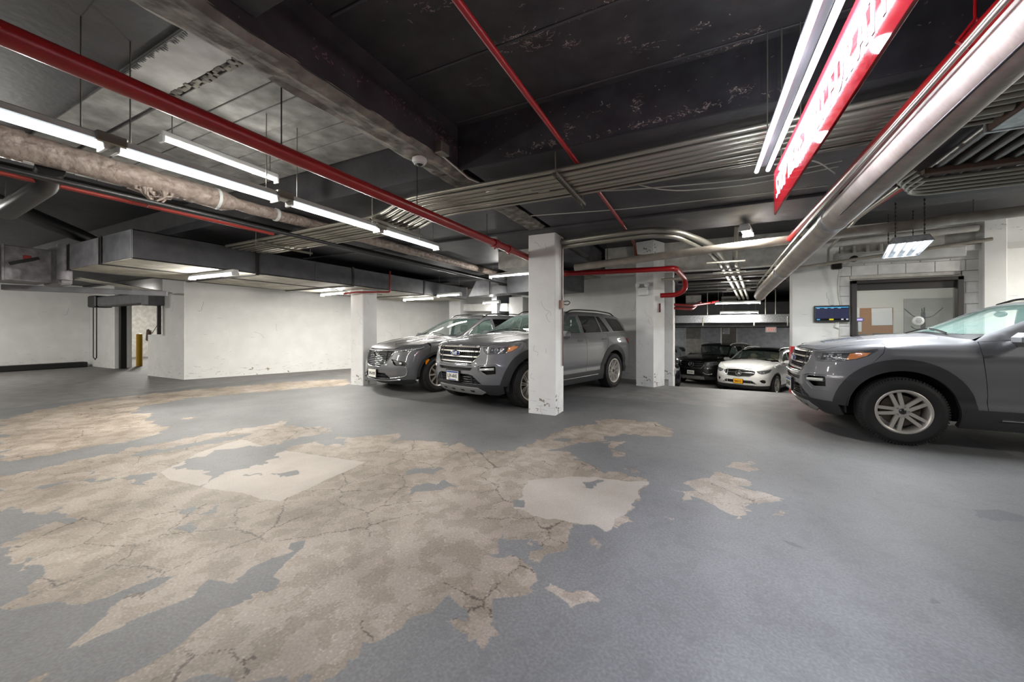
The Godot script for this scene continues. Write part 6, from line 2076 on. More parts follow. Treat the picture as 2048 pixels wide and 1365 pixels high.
	for k in 4:
		var l := AreaLight3D.new()
		l.name = "tube_light"
		l.area_size = Vector2(L - 0.06, 0.03)
		l.light_energy = 3.8
		l.light_color = Color(0.97, 0.985, 1.0)
		l.shadow_enabled = true
		l.area_range = 40.0
		t.add_child(l, true)
		l.position = Vector3(0, 0.004, -0.135 + 0.09 * k)
		l.rotation.x = -PI / 2
	# office ceiling lamp
	strip_lamp("strip_lamp", "lamp on the office ceiling", Vector3(3.2, 2.62, -11.4), Vector3(4.4, 2.62, -11.4), 2, 2.2, "", 0.1)

func build_stop_sign() -> void:
	# hanging sign with strip lamps on both sides
	var z0 := -3.21
	var z1 := -0.72
	var s := thing("hanging_sign", "long red hanging sign with white lettering over the drive", "sign", Vector3(0.472, 2.30, (z0 + z1) * 0.5))
	part(s, "panel", MB.new().box(Vector3.ZERO, Vector3(0.012, 0.30, z1 - z0), 0.002), M.sign_red)
	letters(s, "lettering", "STOP HERE WAIT FOR ATTENDANT", 0.135, M.white_ink, Transform3D(Basis(Vector3(0, 0, 1), Vector3.UP, Vector3(-1, 0, 0)), Vector3(-0.0075, 0.0, 0.0)), false, 0.002, 2.3)
	letters(s, "lettering", "STOP HERE WAIT FOR ATTENDANT", 0.135, M.white_ink, Transform3D(Basis(Vector3(0, 0, -1), Vector3.UP, Vector3(1, 0, 0)), Vector3(0.0075, 0.0, 0.0)), false, 0.002, 2.3)
	for zz in [-1.0, 1.0]:
		part(s, "hanger", MB.new().tube([Vector3(0, 0.15, zz), Vector3(0, 0.99, zz)], 0.005, 6), M.conduit)
	for e in [[0.395, 4.4, "twin tube lamp on the near face of the red hanging sign"], [0.57, 2.3, "twin tube lamp on the hidden face of the red hanging sign"]]:
		var t := thing("sign_lamp", e[2], "lamp", Vector3(e[0], 2.47, (z0 + z1) * 0.5))
		part(t, "housing", MB.new().box(Vector3(0, 0.055, 0), Vector3(0.06, 0.05, z1 - z0), 0.008), M.fitting_grey)
		for k in 2:
			var x := -0.034 + 0.068 * k
			part(t, "tube", MB.new().tube([Vector3(x, 0, z0 + 1.965 + 0.01), Vector3(x, 0, z1 + 1.965 - 0.01)], 0.014, 12), M.tube_soft, "glowing white tube")
			var l := AreaLight3D.new()
			l.name = "tube_light"
			l.area_size = Vector2(0.022, z1 - z0 - 0.04)
			l.light_energy = e[1]
			l.light_color = Color(0.90, 0.925, 1.0)
			l.shadow_enabled = true
			l.area_range = 40.0
			t.add_child(l, true)
			l.position = Vector3(x, -0.016, 0)
			l.rotation.x = -PI / 2
		for zz in [-0.8, 0.0, 0.8]:
			var o := OmniLight3D.new()
			o.name = "side_light"
			o.light_energy = 0.15
			o.light_color = Color(0.95, 0.965, 1.0)
			o.light_size = 0.03
			o.omni_range = 40.0
			o.omni_attenuation = 2.0
			o.shadow_enabled = true
			t.add_child(o, true)
			o.position = Vector3(-0.10 if e[0] < 0.5 else 0.10, -0.01, zz)
		for zz in [-1.0, 1.0]:
			part(t, "hanger", MB.new().tube([Vector3(0, 0.07, zz), Vector3(0, 0.83, zz)], 0.004, 6), M.conduit)

func build_pipes() -> void:
	# big red fire main with its fittings
	var fm := thing("fire_main", "thick red fire main running past the chipped column to the ramp", "pipe")
	part(fm, "main_run", MB.new().tube(rounded([Vector3(-2.55, 2.57, 3.5), Vector3(-2.55, 2.55, -2.0), Vector3(-2.55, 2.52, -7.72), Vector3(-0.55, 2.50, -7.85)], 0.12, 6), 0.05, 20), M.red_pipe)
	part(fm, "elbow", MB.new().tube(rounded([Vector3(-0.60, 2.50, -7.85), Vector3(-0.42, 2.50, -7.86), Vector3(-0.30, 2.44, -9.0), Vector3(-0.28, 2.22, -9.1), Vector3(-0.45, 2.10, -9.15), Vector3(-0.80, 2.10, -9.18)], 0.12, 5), 0.055, 14), M.red_pipe)
	for z in [-4.62, -5.05, -6.1]:
		part(fm, "coupling", MB.new().tube([Vector3(-2.55, 2.535, z + 0.05), Vector3(-2.55, 2.535, z - 0.05)], 0.062, 16).tube([Vector3(-2.55, 2.47, z), Vector3(-2.55, 2.455, z)], 0.012, 6), M.red_pipe)
	part(fm, "branch", MB.new().tube([Vector3(-2.52, 2.50, -7.7), Vector3(-2.9, 2.42, -7.75), Vector3(-3.2, 2.42, -7.8)], 0.04, 12), M.red_pipe)
	for zz in [[-0.3, 0.75], [-1.62, 0.75], [-3.0, 0.75], [-4.4, 0.34]]:
		part(fm, "hanger_rod", MB.new().tube([Vector3(-2.55, 2.55, zz[0]), Vector3(-2.55, 2.55 + zz[1], zz[0])], 0.005, 6), M.conduit_dark)
	# sprinkler line
	pipe("sprinkler_line", "slim bright red sprinkler pipe under the flaking ceiling", "pipe", [Vector3(-0.974, 2.82, 1.5), Vector3(-0.974, 2.82, -3.05), Vector3(-0.974, 2.82, -5.2), Vector3(-0.974, 2.815, -6.05)], 0.019, M.red_pipe, "", 12)
	pipe("sprinkler_drop", "old rusty red sprinkler fitting above the ramp column", "pipe", rounded([Vector3(-0.974, 2.815, -6.05), Vector3(-0.98, 2.76, -6.6), Vector3(-1.0, 2.62, -6.9), Vector3(-0.86, 2.60, -6.85)], 0.05), 0.024, M.rust)
	# wrapped pipe beside the lamp row
	var pts := []
	var rr := []
	var rg := RandomNumberGenerator.new()
	rg.seed = 8
	for i in 60:
		var z := lerpf(-0.83, -9.2, i / 59.0)
		pts.append(Vector3(-4.83 + rg.randf_range(-0.004, 0.004), 2.80 + rg.randf_range(-0.004, 0.004), z))
		rr.append((0.109 if z > -2.4 else 0.070) + rg.randf_range(-0.003, 0.003))
	var wp := MB.new().tube(pts, rr, 18, true, 0.02, 3)
	var w := thing("wrapped_pipe", "thick cloth wrapped pipe with a torn flap below the lamp row", "pipe")
	part(w, "lagging", wp, M.wrap)
	part(w, "end_elbow", MB.new().tube(rounded([Vector3(-4.83, 2.80, -0.98), Vector3(-4.83, 2.80, -0.74), Vector3(-4.66, 2.82, -0.64)], 0.14), 0.125, 18), M.wrap)
	for z in [-2.33, -3.0, -3.95]:
		part(w, "band", MB.new().tube([Vector3(-4.83, 2.80, z + 0.015), Vector3(-4.83, 2.80, z - 0.015)], 0.116 if z > -2.4 else 0.081, 18), M.fitting)
	var flap := MB.new()
	for i in 26:
		var z := -1.60 - rg.randf() * 0.36
		var x := -4.83 + rg.randf_range(-0.06, 0.08)
		var L := rg.randf_range(0.06, 0.18) * (1.0 - absf(z + 1.78) * 3.5)
		flap.tube([Vector3(x, 2.71, z), Vector3(x + rg.randf_range(-0.02, 0.02), 2.71 - L * 0.5, z + rg.randf_range(-0.02, 0.02)), Vector3(-4.81 + rg.randf_range(-0.03, 0.03), 2.70 - L, -1.78 + rg.randf_range(-0.04, 0.04))], [0.022, 0.014, 0.004], 5)
	part(w, "torn_flap", flap, M.wrap).set_meta("kind", "stuff")
	# black pipes
	pipe("black_pipe", "black iron pipe running under the wrapped pipe", "pipe", [Vector3(-5.45, 2.755, 1.0), Vector3(-5.45, 2.755, -10.0)], 0.055, M.black_pipe, "", 16)
	pipe("black_pipe", "slimmer black pipe beside the wrapped pipe", "pipe", [Vector3(-4.62, 2.54, 1.0), Vector3(-4.62, 2.53, -10.5)], 0.024, M.black_pipe, "", 12)
	part(w, "drop_branch", MB.new().tube(rounded([Vector3(-4.88, 2.70, -1.14), Vector3(-5.1, 2.60, -1.16), Vector3(-6.3, 2.54, -1.18)], 0.1), 0.085, 16), M.black_pipe, "black drop pipe")
	pipe("black_pipe", "big dark pipe high over the far white wall", "pipe", [Vector3(-6.4, 2.84, -0.6), Vector3(-8.9, 2.84, -2.4), Vector3(-9.6, 2.84, -2.85)], 0.10, M.black_pipe, "", 16)
	pipe("red_line", "thin faded red pipe beyond the black pipes", "pipe", [Vector3(-5.0, 2.60, 0.8), Vector3(-5.05, 2.60, -3.1)], 0.020, M.red_pipe_old)
	# drop with a sprinkler at the left column
	pipe("red_drop", "thin dark red drop pipe beside the white column", "pipe", rounded([Vector3(-6.74, 2.75, -6.95), Vector3(-6.74, 2.24, -6.95), Vector3(-7.1, 2.20, -6.3), Vector3(-7.45, 2.17, -6.2)], 0.05), 0.018, M.red_pipe)
	# conduit bundle across the bay; each conduit on its own
	for i in 8:
		var z := -3.16 - i * 0.092
		var y := 2.74 - 0.004 * (i % 2)
		var lab: String = ["first steel conduit of the ceiling bundle, on the camera side", "second steel conduit of the ceiling bundle", "third steel conduit of the ceiling bundle", "fourth steel conduit of the ceiling bundle", "fifth steel conduit of the ceiling bundle", "sixth steel conduit of the ceiling bundle", "seventh steel conduit of the ceiling bundle", "eighth steel conduit of the ceiling bundle, furthest from the camera"][i]
		var r: float = [0.020, 0.026, 0.030, 0.026, 0.022, 0.028, 0.020, 0.016][i]
		var path := rounded([Vector3(-6.7, 2.655, z * 1.03 - 0.12), Vector3(-3.35, 2.655, z * 1.03), Vector3(-2.85, y, z + 0.02), Vector3(-1.0, y, z), Vector3(1.74, y, z + 0.13)], 0.22, 5)
		var cd := pipe("conduit", lab, "conduit", path, r, M.conduit, "steel conduits of the ceiling bundle", 10)
		if i in [1, 3, 4]:
			part(cd, "coupling", MB.new().tube([Vector3(-2.05 + 0.15 * i, y, z), Vector3(-1.93 + 0.15 * i, y, z)], r + 0.007, 10), M.conduit)
	for e in [[-1.12, 2.695, -3.08, -4.0, "slotted channel hanger under the conduit bundle"], [-3.36, 2.615, -3.16, -4.04, "slotted channel hanger left of the red main"], [-5.8, 2.615, -3.28, -4.2, "slotted channel hanger by the black soffit"]]:
		var st := thing("channel_hanger", e[4], "bracket")
		var mb := MB.new()
		mb.box(Vector3(e[0], e[1], (e[2] + e[3]) * 0.5), Vector3(0.041, 0.004, e[2] - e[3]))
		for sx in [-1.0, 1.0]: mb.box(Vector3(e[0] + sx * 0.0195, e[1] - 0.012, (e[2] + e[3]) * 0.5), Vector3(0.003, 0.026, e[2] - e[3]))
		part(st, "channel", mb, M.conduit)
		mb = MB.new()
		for k in 18:
			mb.box(Vector3(e[0], e[1] - 0.0025, lerpf(e[2] - 0.03, e[3] + 0.03, k / 17.0)), Vector3(0.013, 0.002, 0.026))
		part(st, "slots", mb, M.cable_black).set_meta("kind", "stuff")
		for z in [e[2] - 0.03, e[3] + 0.03]:
			part(st, "rod", MB.new().tube([Vector3(e[0], e[1] - 0.06, z), Vector3(e[0], 2.95 if z < -3.1 else 3.3, z)], 0.005, 6), M.conduit)
	# twin bent conduits towards the ramp
	for i in 2:
		var dz := -0.09 * i
		pipe("bent_conduit", ["upper of two thick bent conduits leading down the ramp", "lower of two thick bent conduits leading down the ramp"][i], "conduit", rounded([Vector3(-2.0, 2.745 - 0.05 * i, -5.84 + dz), Vector3(-0.42, 2.745 - 0.05 * i, -5.60 + dz), Vector3(0.16 - 0.12 * i, 2.72 - 0.04 * i, -6.9 + dz), Vector3(0.44 - 0.12 * i, 2.66, -8.4), Vector3(0.95 - 0.14 * i, 2.60, -12.4), Vector3(1.5 - 0.14 * i, 2.5, -17.0)], 0.5, 8), 0.042, M.conduit, "thick conduits over the ramp", 14)
	pipe("bent_conduit", "third thick conduit dropping beside the bent pair", "conduit", rounded([Vector3(0.62, 3.28, -8.3), Vector3(0.60, 2.66, -8.45), Vector3(1.08, 2.60, -12.4), Vector3(1.64, 2.5, -17.0)], 0.1), 0.042, M.conduit, "thick conduits over the ramp", 14)
	for e in [[0.36, 2.58, -8.0], [0.50, 2.575, -9.4], [0.72, 2.55, -11.0], [0.95, 2.52, -13.0]]:
		solo("pipe_rack", MB.new().box(Vector3(e[0] + 0.06, e[1], e[2]), Vector3(0.62, 0.03, 0.04), 0.004), M.conduit, "steel rack bar under the thick conduits, %s from the viewer" % ["first", "second", "third", "fourth"][[-8.0, -9.4, -11.0, -13.0].find(e[2])], "bracket")
	# big white insulated pipe on the right and its lines
	var wpipe := thing("insulated_pipe", "thick white insulated pipe with clear joint bands on the right", "pipe")
	part(wpipe, "jacket", MB.new().tube([Vector3(1.0, 2.44, -0.4), Vector3(1.0, 2.24, -4.4), Vector3(1.0, 2.03, -7.9), Vector3(1.05, 2.0, -8.8)], 0.098, 24), M.white_pipe)
	for z in [-4.02, -6.2]:
		var y := lerpf(2.24, 2.03, (-4.4 - z) / 3.5)
		part(wpipe, "joint_band", MB.new().tube([Vector3(1.0, y + 0.003, z + 0.06), Vector3(1.0, y - 0.003, z - 0.06)], 0.103, 24), M.galvanised)
	part(wpipe, "jacket_seam", MB.new().tube([Vector3(0.955, 2.352, -0.5), Vector3(0.945, 2.25, -2.6), Vector3(0.93, 2.195, -3.6)], 0.006, 6), M.conduit_dark)
	pipe("fire_line", "dark red pipe above the white insulated pipe", "pipe", [Vector3(1.06, 2.63, 0.5), Vector3(1.08, 2.62, -2.7), Vector3(1.115, 2.59, -6.4)], 0.041, M.red_pipe, "", 16)
	solo("pipe_clevis", MB.new().tube([Vector3(1.075, 2.70, -2.38), Vector3(1.02, 2.62, -2.38), Vector3(1.075, 2.565, -2.38), Vector3(1.13, 2.62, -2.38), Vector3(1.075, 2.70, -2.38)], 0.008, 8).tube([Vector3(1.075, 2.69, -2.38), Vector3(1.075, 3.3, -2.38)], 0.006, 6), M.red_pipe, "red clevis hanger on the dark red pipe", "bracket")
	for i in 3:
		pipe("small_conduit", ["silver conduit hugging the white insulated pipe", "second silver conduit hugging the white insulated pipe", "orange banded conduit beside the dark red pipe"][i], "conduit", [Vector3([0.89, 0.87, 1.17][i], [2.51, 2.47, 2.50][i], 0.2), Vector3([0.89, 0.87, 1.17][i], [2.33, 2.29, 2.42][i], -4.2), Vector3([0.89, 0.87, 1.14][i], [2.13, 2.09, 2.30][i], -7.6)], 0.008, M.conduit if i < 2 else M.conduit_dark, "", 8)
	# white drain across
	pipe("drain_pipe", "long pale drain pipe crossing before the ramp and office", "pipe", [Vector3(-1.98, 2.43, -6.5), Vector3(0.0, 2.535, -6.45), Vector3(3.6, 2.70, -6.42), Vector3(6.0, 2.78, -6.4)], 0.062, M.white_pipe, "", 16)
	for x in [-1.4, 1.6, 2.9]:
		pipe("hanger_rod", "thin rod holding the pale drain pipe, %s" % ["by the column", "above the ramp mouth", "before the office lintel"][[-1.4, 1.6, 2.9].find(x)], "rod", [Vector3(x, 2.45 + 0.05 * (x + 2.0), -6.45), Vector3(x, 2.95, -6.45)], 0.006, M.conduit_dark, "", 6)
	pipe("drain_pipe", "thinner pale pipe above the lintel", "pipe", [Vector3(-0.8, 2.48, -9.38), Vector3(1.3, 2.52, -9.38), Vector3(4.4, 2.86, -9.30)], 0.03, M.white_pipe)
	pipe("drain_pipe", "lumpy white lagged pipe above the office", "pipe", [Vector3(2.2, 3.02, -9.55), Vector3(3.0, 3.05, -9.5), Vector3(4.3, 3.10, -9.45)], [0.05, 0.07, 0.06], M.dirty_white)
	# right ceiling: galvanised duct, conduits
	var dt := thing("square_duct", "shiny galvanised duct at the upper right edge", "duct")
	part(dt, "body", MB.new().box(Vector3(2.25, 2.785, -2.5), Vector3(0.95, 0.17, 2.6), 0.006), M.galvanised)
	part(dt, "flange", MB.new().box(Vector3(2.25, 2.785, -3.79), Vector3(0.99, 0.18, 0.03), 0.004), M.galvanised)
	part(dt, "brown_side", MB.new().box(Vector3(1.768, 2.785, -2.5), Vector3(0.01, 0.17, 2.6)), M.wood_brown)
	for i in 6:
		var x := 1.84 + i * 0.115
		pipe("conduit", ["first", "second", "third", "fourth", "fifth", "sixth"][i] + " dark conduit of the group beside the galvanised duct", "conduit", [Vector3(x, 2.80, -3.7), Vector3(x + 0.06, 2.80, -5.15)], 0.036, M.conduit_dark, "conduits beside the duct", 10)
	solo("timber_rail", MB.new().box(Vector3(2.9, 2.76, -4.72), Vector3(2.2, 0.05, 0.09), 0.005), M.wood_brown, "brown rail crossing under the dark conduits", "rail")
	for i in 5:
		var yy := 2.72 - 0.012 * i
		var z := -4.82 - 0.075 * i
		pipe("conduit", ["first", "second", "third", "fourth", "fifth"][i] + " silver conduit bending round below the brown rail", "conduit", rounded([Vector3(5.5, yy, z), Vector3(1.72 + 0.05 * i, yy, z), Vector3(1.58 + 0.05 * i, yy, z + 0.14), Vector3(1.66 + 0.05 * i, yy + 0.05, z + 0.3)], 0.1, 5), 0.018, M.conduit, "silver conduits under the brown rail", 10)
	pipe("conduit", "silver conduit sloping down to the lintel", "conduit", rounded([Vector3(1.75, 2.74, -5.0), Vector3(1.72, 2.70, -6.0), Vector3(2.22, 2.88, -9.3), Vector3(2.28, 2.62, -9.55)], 0.15), 0.02, M.conduit)
	pipe("red_line", "red pipe sloping beside the silver conduit", "pipe", [Vector3(1.98, 2.85, -4.4), Vector3(1.85, 2.82, -6.6), Vector3(1.82, 2.84, -7.6)], 0.02, M.red_pipe)
	# cables under the black slab
	var cab := [[Vector3(-1.6, 2.86, -3.95), Vector3(-0.6, 2.78, -4.05), Vector3(0.4, 2.74, -4.15), Vector3(1.1, 2.80, -4.2)], [Vector3(-0.75, 2.86, -3.9), Vector3(-0.3, 2.72, -4.1), Vector3(0.4, 2.72, -4.25), Vector3(1.1, 2.79, -4.3)], [Vector3(-2.0, 2.84, -4.6), Vector3(-0.8, 2.82, -4.8), Vector3(1.2, 2.84, -5.0)], [Vector3(0.47, 2.5, -3.2), Vector3(0.8, 2.68, -3.7), Vector3(1.05, 2.7, -4.2)]]
	for i in 4:
		pipe("cable", ["upper slack grey cable under the dark slab", "lower slack grey cable under the dark slab", "taut grey cable behind the conduit bundle", "thin cable from the hanging sign to the pipes"][i], "cable", rounded(cab[i], 0.3), 0.006, M.cable_white, "", 6)
	pipe("cable", "white cable from the camera box to the conduits", "cable", [Vector3(-2.07, 2.90, -2.78), Vector3(-2.0, 2.80, -3.1), Vector3(-1.9, 2.78, -3.35)], 0.007, M.cable_white, "", 6)
	# pipes along the far ceiling
	for i in 6:
		pipe("far_pipe", ["first", "second", "third", "fourth", "fifth", "sixth"][i] + " dark pipe crossing the ramp ceiling", "pipe", [Vector3(-0.6, 2.80 - 0.02 * i, -11.0 - i * 0.9), Vector3(2.3, 2.82 - 0.02 * i, -11.0 - i * 0.9)], 0.03 + 0.012 * (i % 3), M.conduit_dark, "dark pipes over the ramp")
	for i in 2:
		pipe("far_red_pipe", ["red pipe by the ramp pier", "lower red pipe by the ramp pier"][i], "pipe", rounded([Vector3(-0.72, 2.02 - 0.10 * i, -11.3), Vector3(-0.2, 2.0 - 0.10 * i, -11.8), Vector3(0.5 - 0.5 * i, 2.2, -13.5)], 0.1), 0.035, M.red_pipe)

func build_ducts() -> void:
	var d := thing("soffit_duct", "wide dark duct with a pale underside along the white wall", "duct")
	part(d, "side", MB.new().box(Vector3(-6.81, 2.49, -6.35), Vector3(0.02, 0.40, 8.1), 0.004), M.duct_dark)
	part(d, "underside", MB.new().box(Vector3(-7.95, 2.30, -6.35), Vector3(2.3, 0.02, 8.1), 0.004), M.soffit)
	part(d, "top", MB.new().box(Vector3(-7.95, 2.68, -6.35), Vector3(2.3, 0.02, 8.1), 0.004), M.duct_dark)
	part(d, "far_side", MB.new().box(Vector3(-9.09, 2.49, -6.35), Vector3(0.02, 0.40, 8.1), 0.004), M.duct_dark)
	part(d, "end_panel", MB.new().box(Vector3(-7.26, 2.49, -2.30), Vector3(0.90, 0.38, 0.02), 0.004), M.duct_dark)
	part(d, "end_panel", MB.new().box(Vector3(-8.42, 2.49, -2.30), Vector3(1.30, 0.38, 0.02), 0.004), M.duct_grey, "pale grey end panel")
	part(d, "end_plate", MB.new().box(Vector3(-8.0, 2.49, -10.38), Vector3(2.25, 0.38, 0.02), 0.004), M.duct_dark)
	for x in [-7.78, -9.0]:
		part(d, "strap", MB.new().box(Vector3(x, 2.285, -5.0), Vector3(0.07, 0.012, 5.4), 0.003).box(Vector3(x, 2.49, -2.283), Vector3(0.08, 0.42, 0.012), 0.003), M.strap)
	for z in [-3.9, -5.9, -8.3]:
		part(d, "cross_strap", MB.new().box(Vector3(-7.95, 2.28, z), Vector3(2.3, 0.02, 0.06), 0.004).box(Vector3(-6.79, 2.49, z), Vector3(0.012, 0.42, 0.06), 0.003), M.strap)
	for z in [-3.96, -5.0, -7.0]:
		part(d, "seam", MB.new().box(Vector3(-6.797, 2.49, z), Vector3(0.012, 0.40, 0.014), 0.002), M.duct_dark)
	# pale transition piece further along
	var t := thing("duct_transition", "pale grey tapered duct piece above the parked cars", "duct")
	var pr := pv([[0.0, 0.0], [1.5, 0.0], [1.15, 0.42], [0.35, 0.42]])
	part(t, "body", MB.new().prism(pr, -0.5, 0.0, Transform3D(Basis(Vector3(0.94, 0, 0.34), Vector3.UP, Vector3(-0.34, 0, 0.94)), Vector3(-6.0, 2.28, -9.3))), M.duct_grey)
	part(t, "joint", MB.new().box(Vector3(-5.1, 2.49, -8.95), Vector3(0.012, 0.42, 0.02)), M.strap)
	solo("square_duct", MB.new().box(Vector3(-3.6, 2.49, -9.2), Vector3(1.6, 0.44, 1.2), 0.01, Basis(Vector3.UP, -0.33)), M.duct_dark, "dark square duct behind the chipped column", "duct")
	solo("ceiling_box", MB.new().box(Vector3(-3.25, 2.72, -6.9), Vector3(0.7, 0.36, 0.5), 0.01), M.dirty_white, "pale boxed drop behind the red main", "duct")
	solo("plaster_soffit", MB.new().box(Vector3(-3.7, 2.75, -9.5), Vector3(1.9, 0.04, 2.4), 0.01, Basis(Vector3.UP, -0.33)), M.soffit, "pale soffit over the parked cars", "soffit")
	# grimy duct run at the left edge
	var g := thing("grimy_duct", "grimy streaked square duct at the far left edge", "duct")
	part(g, "body", MB.new().box(Vector3(-10.4, 2.42, -0.6), Vector3(0.8, 0.54, 2.4), 0.01), M.duct_grimy)
	part(g, "body", MB.new().box(Vector3(-10.4, 2.42, -2.1), Vector3(0.82, 0.56, 0.52), 0.01), M.duct_grimy)
	part(g, "collar", MB.new().box(Vector3(-10.35, 2.42, -1.82), Vector3(0.9, 0.60, 0.035), 0.006), M.duct_grimy)
	part(g, "collar", MB.new().box(Vector3(-10.0, 2.42, -2.42), Vector3(0.75, 0.66, 0.16), 0.03), M.duct_grimy)
	part(g, "upright", MB.new().tube([Vector3(-9.45, 2.16, -2.36), Vector3(-9.45, 2.74, -2.36)], 0.09, 14), M.duct_grimy)
	part(g, "round_stub", MB.new().tube([Vector3(-10.05, 2.32, -0.75), Vector3(-9.9, 2.32, -0.75)], 0.17, 18), M.duct_grimy)
	part(g, "loose_tape", MB.new().box(Vector3(-9.975, 2.47, -2.05), Vector3(0.012, 0.05, 0.34), 0.003, Basis(Vector3.RIGHT, 0.42)), M.strap)
	part(g, "orange_patch", MB.new().box(Vector3(-9.982, 2.52, -2.08), Vector3(0.01, 0.09, 0.09), 0.004), M.red_pipe_old)
	for i in 4:
		pipe("tray_conduit", ["first", "second", "third", "fourth"][i] + " thin conduit leading under the duct to the stub wall", "conduit", [Vector3(-9.3 - 0.1 * i, 2.20, -2.5), Vector3(-12.6 - 0.1 * i, 2.30, -5.05)], 0.016, M.conduit, "thin conduits to the stub wall", 8)
	solo("cable_tray", MB.new().box(Vector3(-10.6, 2.09, -3.0), Vector3(0.12, 0.10, 2.2), 0.01, Basis(Vector3.UP, -0.5)), M.duct_grey, "grey trunking under the grimy duct", "trunking")
	solo("far_duct", MB.new().box(Vector3(1.2, 1.72, -16.4), Vector3(7.0, 0.30, 0.45), 0.01), M.galvanised, "galvanised duct across the lower level", "duct")
	for x in [0.1, 1.75, 2.75]:
		solo("duct_strap", MB.new().box(Vector3(x, 1.62, -16.168), Vector3(0.04, 0.32, 0.02), 0.003), M.conduit, "strap on the far duct, %s" % ["first from the pier", "in the middle", "nearest the office"][[0.1, 1.75, 2.75].find(x)], "bracket")
	for x in [0.25, 2.1, 2.4]:
		pipe("hanger_rod", "rod above the far duct, %s" % ["first from the pier", "in the middle", "nearest the office"][[0.25, 2.1, 2.4].find(x)], "rod", [Vector3(x, 1.8, -16.2), Vector3(x, 2.95, -16.2)], 0.015, M.conduit)

func build_fixtures() -> void:
	# dome camera and box under the beam
	var c := thing("dome_camera", "white dome camera under the raw concrete beam", "camera", Vector3(-2.25, 2.85, -2.68))
	part(c, "base", MB.new().lathe(rev([[0.0, 0.03], [0.062, 0.03], [0.066, 0.0], [0.055, -0.018], [0.0, -0.02]]), 28), M.fitting)
	part(c, "dome", MB.new().ball(Vector3(0, -0.016, 0), Vector3(0.034, 0.03, 0.034), 18, 10), M.black_plastic)
	part(c, "skirt", MB.new().lathe(rev([[0.04, -0.019], [0.046, -0.03], [0.04, -0.034]]), 24), M.fitting)
	solo("junction_box", MB.new().box(Vector3(-2.06, 2.95, -2.76), Vector3(0.08, 0.10, 0.12), 0.006), M.conduit, "square metal junction box on the beam side", "junction box")
	# column box with conduit
	var b := thing("column_box", "small beige switch box with conduit on the chipped column", "switch box")
	part(b, "box", MB.new().box(Vector3(-1.985, 1.74, -5.79), Vector3(0.06, 0.13, 0.10), 0.006), M.beige)
	part(b, "conduit", MB.new().tube([Vector3(-1.985, 1.80, -5.82), Vector3(-1.985, 2.80, -5.82)], 0.012, 8), M.beige_dark)
	part(b, "conduit", MB.new().tube([Vector3(-1.985, 1.68, -5.85), Vector3(-1.985, 0.75, -5.86)], 0.012, 8), M.beige_dark)
	part(b, "wire_loop", MB.new().tube(rounded([Vector3(-1.97, 1.78, -5.83), Vector3(-1.9, 1.80, -5.86), Vector3(-1.86, 1.77, -5.87), Vector3(-1.9, 1.73, -5.86), Vector3(-1.96, 1.74, -5.83)], 0.03), 0.007, 6), M.cable_black)
	# twin emergency lamp on the ramp column
	var e := thing("emergency_light", "white emergency light with two lamp heads on the column", "emergency light", Vector3(-1.19, 2.22, -9.30), deg_to_rad(-16.7))
	part(e, "case", MB.new().box(Vector3(0, 0, 0), Vector3(0.24, 0.18, 0.08), 0.012), M.fitting)
	for sx in [-1.0, 1.0]:
		part(e, "lamp_head", MB.new().lathe(rev([[0.0, 0.045], [0.05, 0.04], [0.055, 0.0], [0.03, -0.04], [0.0, -0.045]]), 16, Transform3D(Basis(Vector3.RIGHT, PI / 2), Vector3(sx * 0.11, 0.14, 0.03))), M.fitting)
	# red plate on the column
	var r := thing("red_plate", "small red plate with white characters on the ramp column", "sign", Vector3(-0.852, 1.84, -9.508), deg_to_rad(23.6))
	part(r, "plate", MB.new().box(Vector3.ZERO, Vector3(0.008, 0.21, 0.16), 0.002), M.sign_red)
	letters(r, "lettering", "NO", 0.10, M.white_ink, Transform3D(Basis(Vector3(0, 0, -1), Vector3.UP, Vector3(1, 0, 0)), Vector3(0.005, 0, 0)), false, 0.002, 0.11)
	# exit sign
	var x := thing("exit_sign", "small lit exit sign on the lower level", "sign", Vector3(2.35, 1.32, -16.85))
	part(x, "case", MB.new().box(Vector3.ZERO, Vector3(0.34, 0.2, 0.05), 0.006), M.fitting)
	letters(x, "lettering", "EXIT", 0.12, M.exit_red, Transform3D(Basis.IDENTITY, Vector3(0, 0, 0.027)), false, 0.004, 0.26)
	solo("meter_box", MB.new().box(Vector3(1.05, 1.25, -19.7), Vector3(0.28, 0.30, 0.12), 0.01), M.galvanised, "small grey box hanging under the far ceiling", "box")
	# monitor on the wall
	var m := thing("monitor", "wall monitor showing a dark table with a blue top bar", "monitor", Vector3(2.36, 1.65, -9.66))
	part(m, "case", MB.new().box(Vector3.ZERO, Vector3(0.56, 0.33, 0.04), 0.008), M.black_plastic)
	var sq := MB.new()
	sq.quad(Vector3(-0.26, 0.147, 0.0212), Vector3(0.26, 0.147, 0.0212), Vector3(0.26, -0.138, 0.0212), Vector3(-0.26, -0.138, 0.0212), Vector3.BACK, Vector2(0, 0), Vector2(1, 0), Vector2(1, 1), Vector2(0, 1))
	part(m, "screen", sq, screen_mat(), "lit screen")
	part(m, "arm", MB.new().box(Vector3(0, -0.02, -0.05), Vector3(0.10, 0.12, 0.08), 0.01), M.black_plastic)
	pipe("cable", "white cable bundle running down to the monitor", "cable", rounded([Vector3(2.50, 2.66, -9.66), Vector3(2.46, 2.2, -9.70), Vector3(2.52, 1.7, -9.70)], 0.2), 0.012, M.cable_white, "", 6)
	pipe("cable", "white cable below the monitor", "cable", rounded([Vector3(2.46, 1.50, -9.69), Vector3(2.40, 1.38, -9.69), Vector3(2.50, 1.36, -9.69), Vector3(2.49, 1.0, -9.69)], 0.05), 0.012, M.cable_white, "", 6)
	var wl := thing("wall_camera", "black camera and cable coil beside the lintel", "camera", Vector3(2.50, 2.63, -9.6))
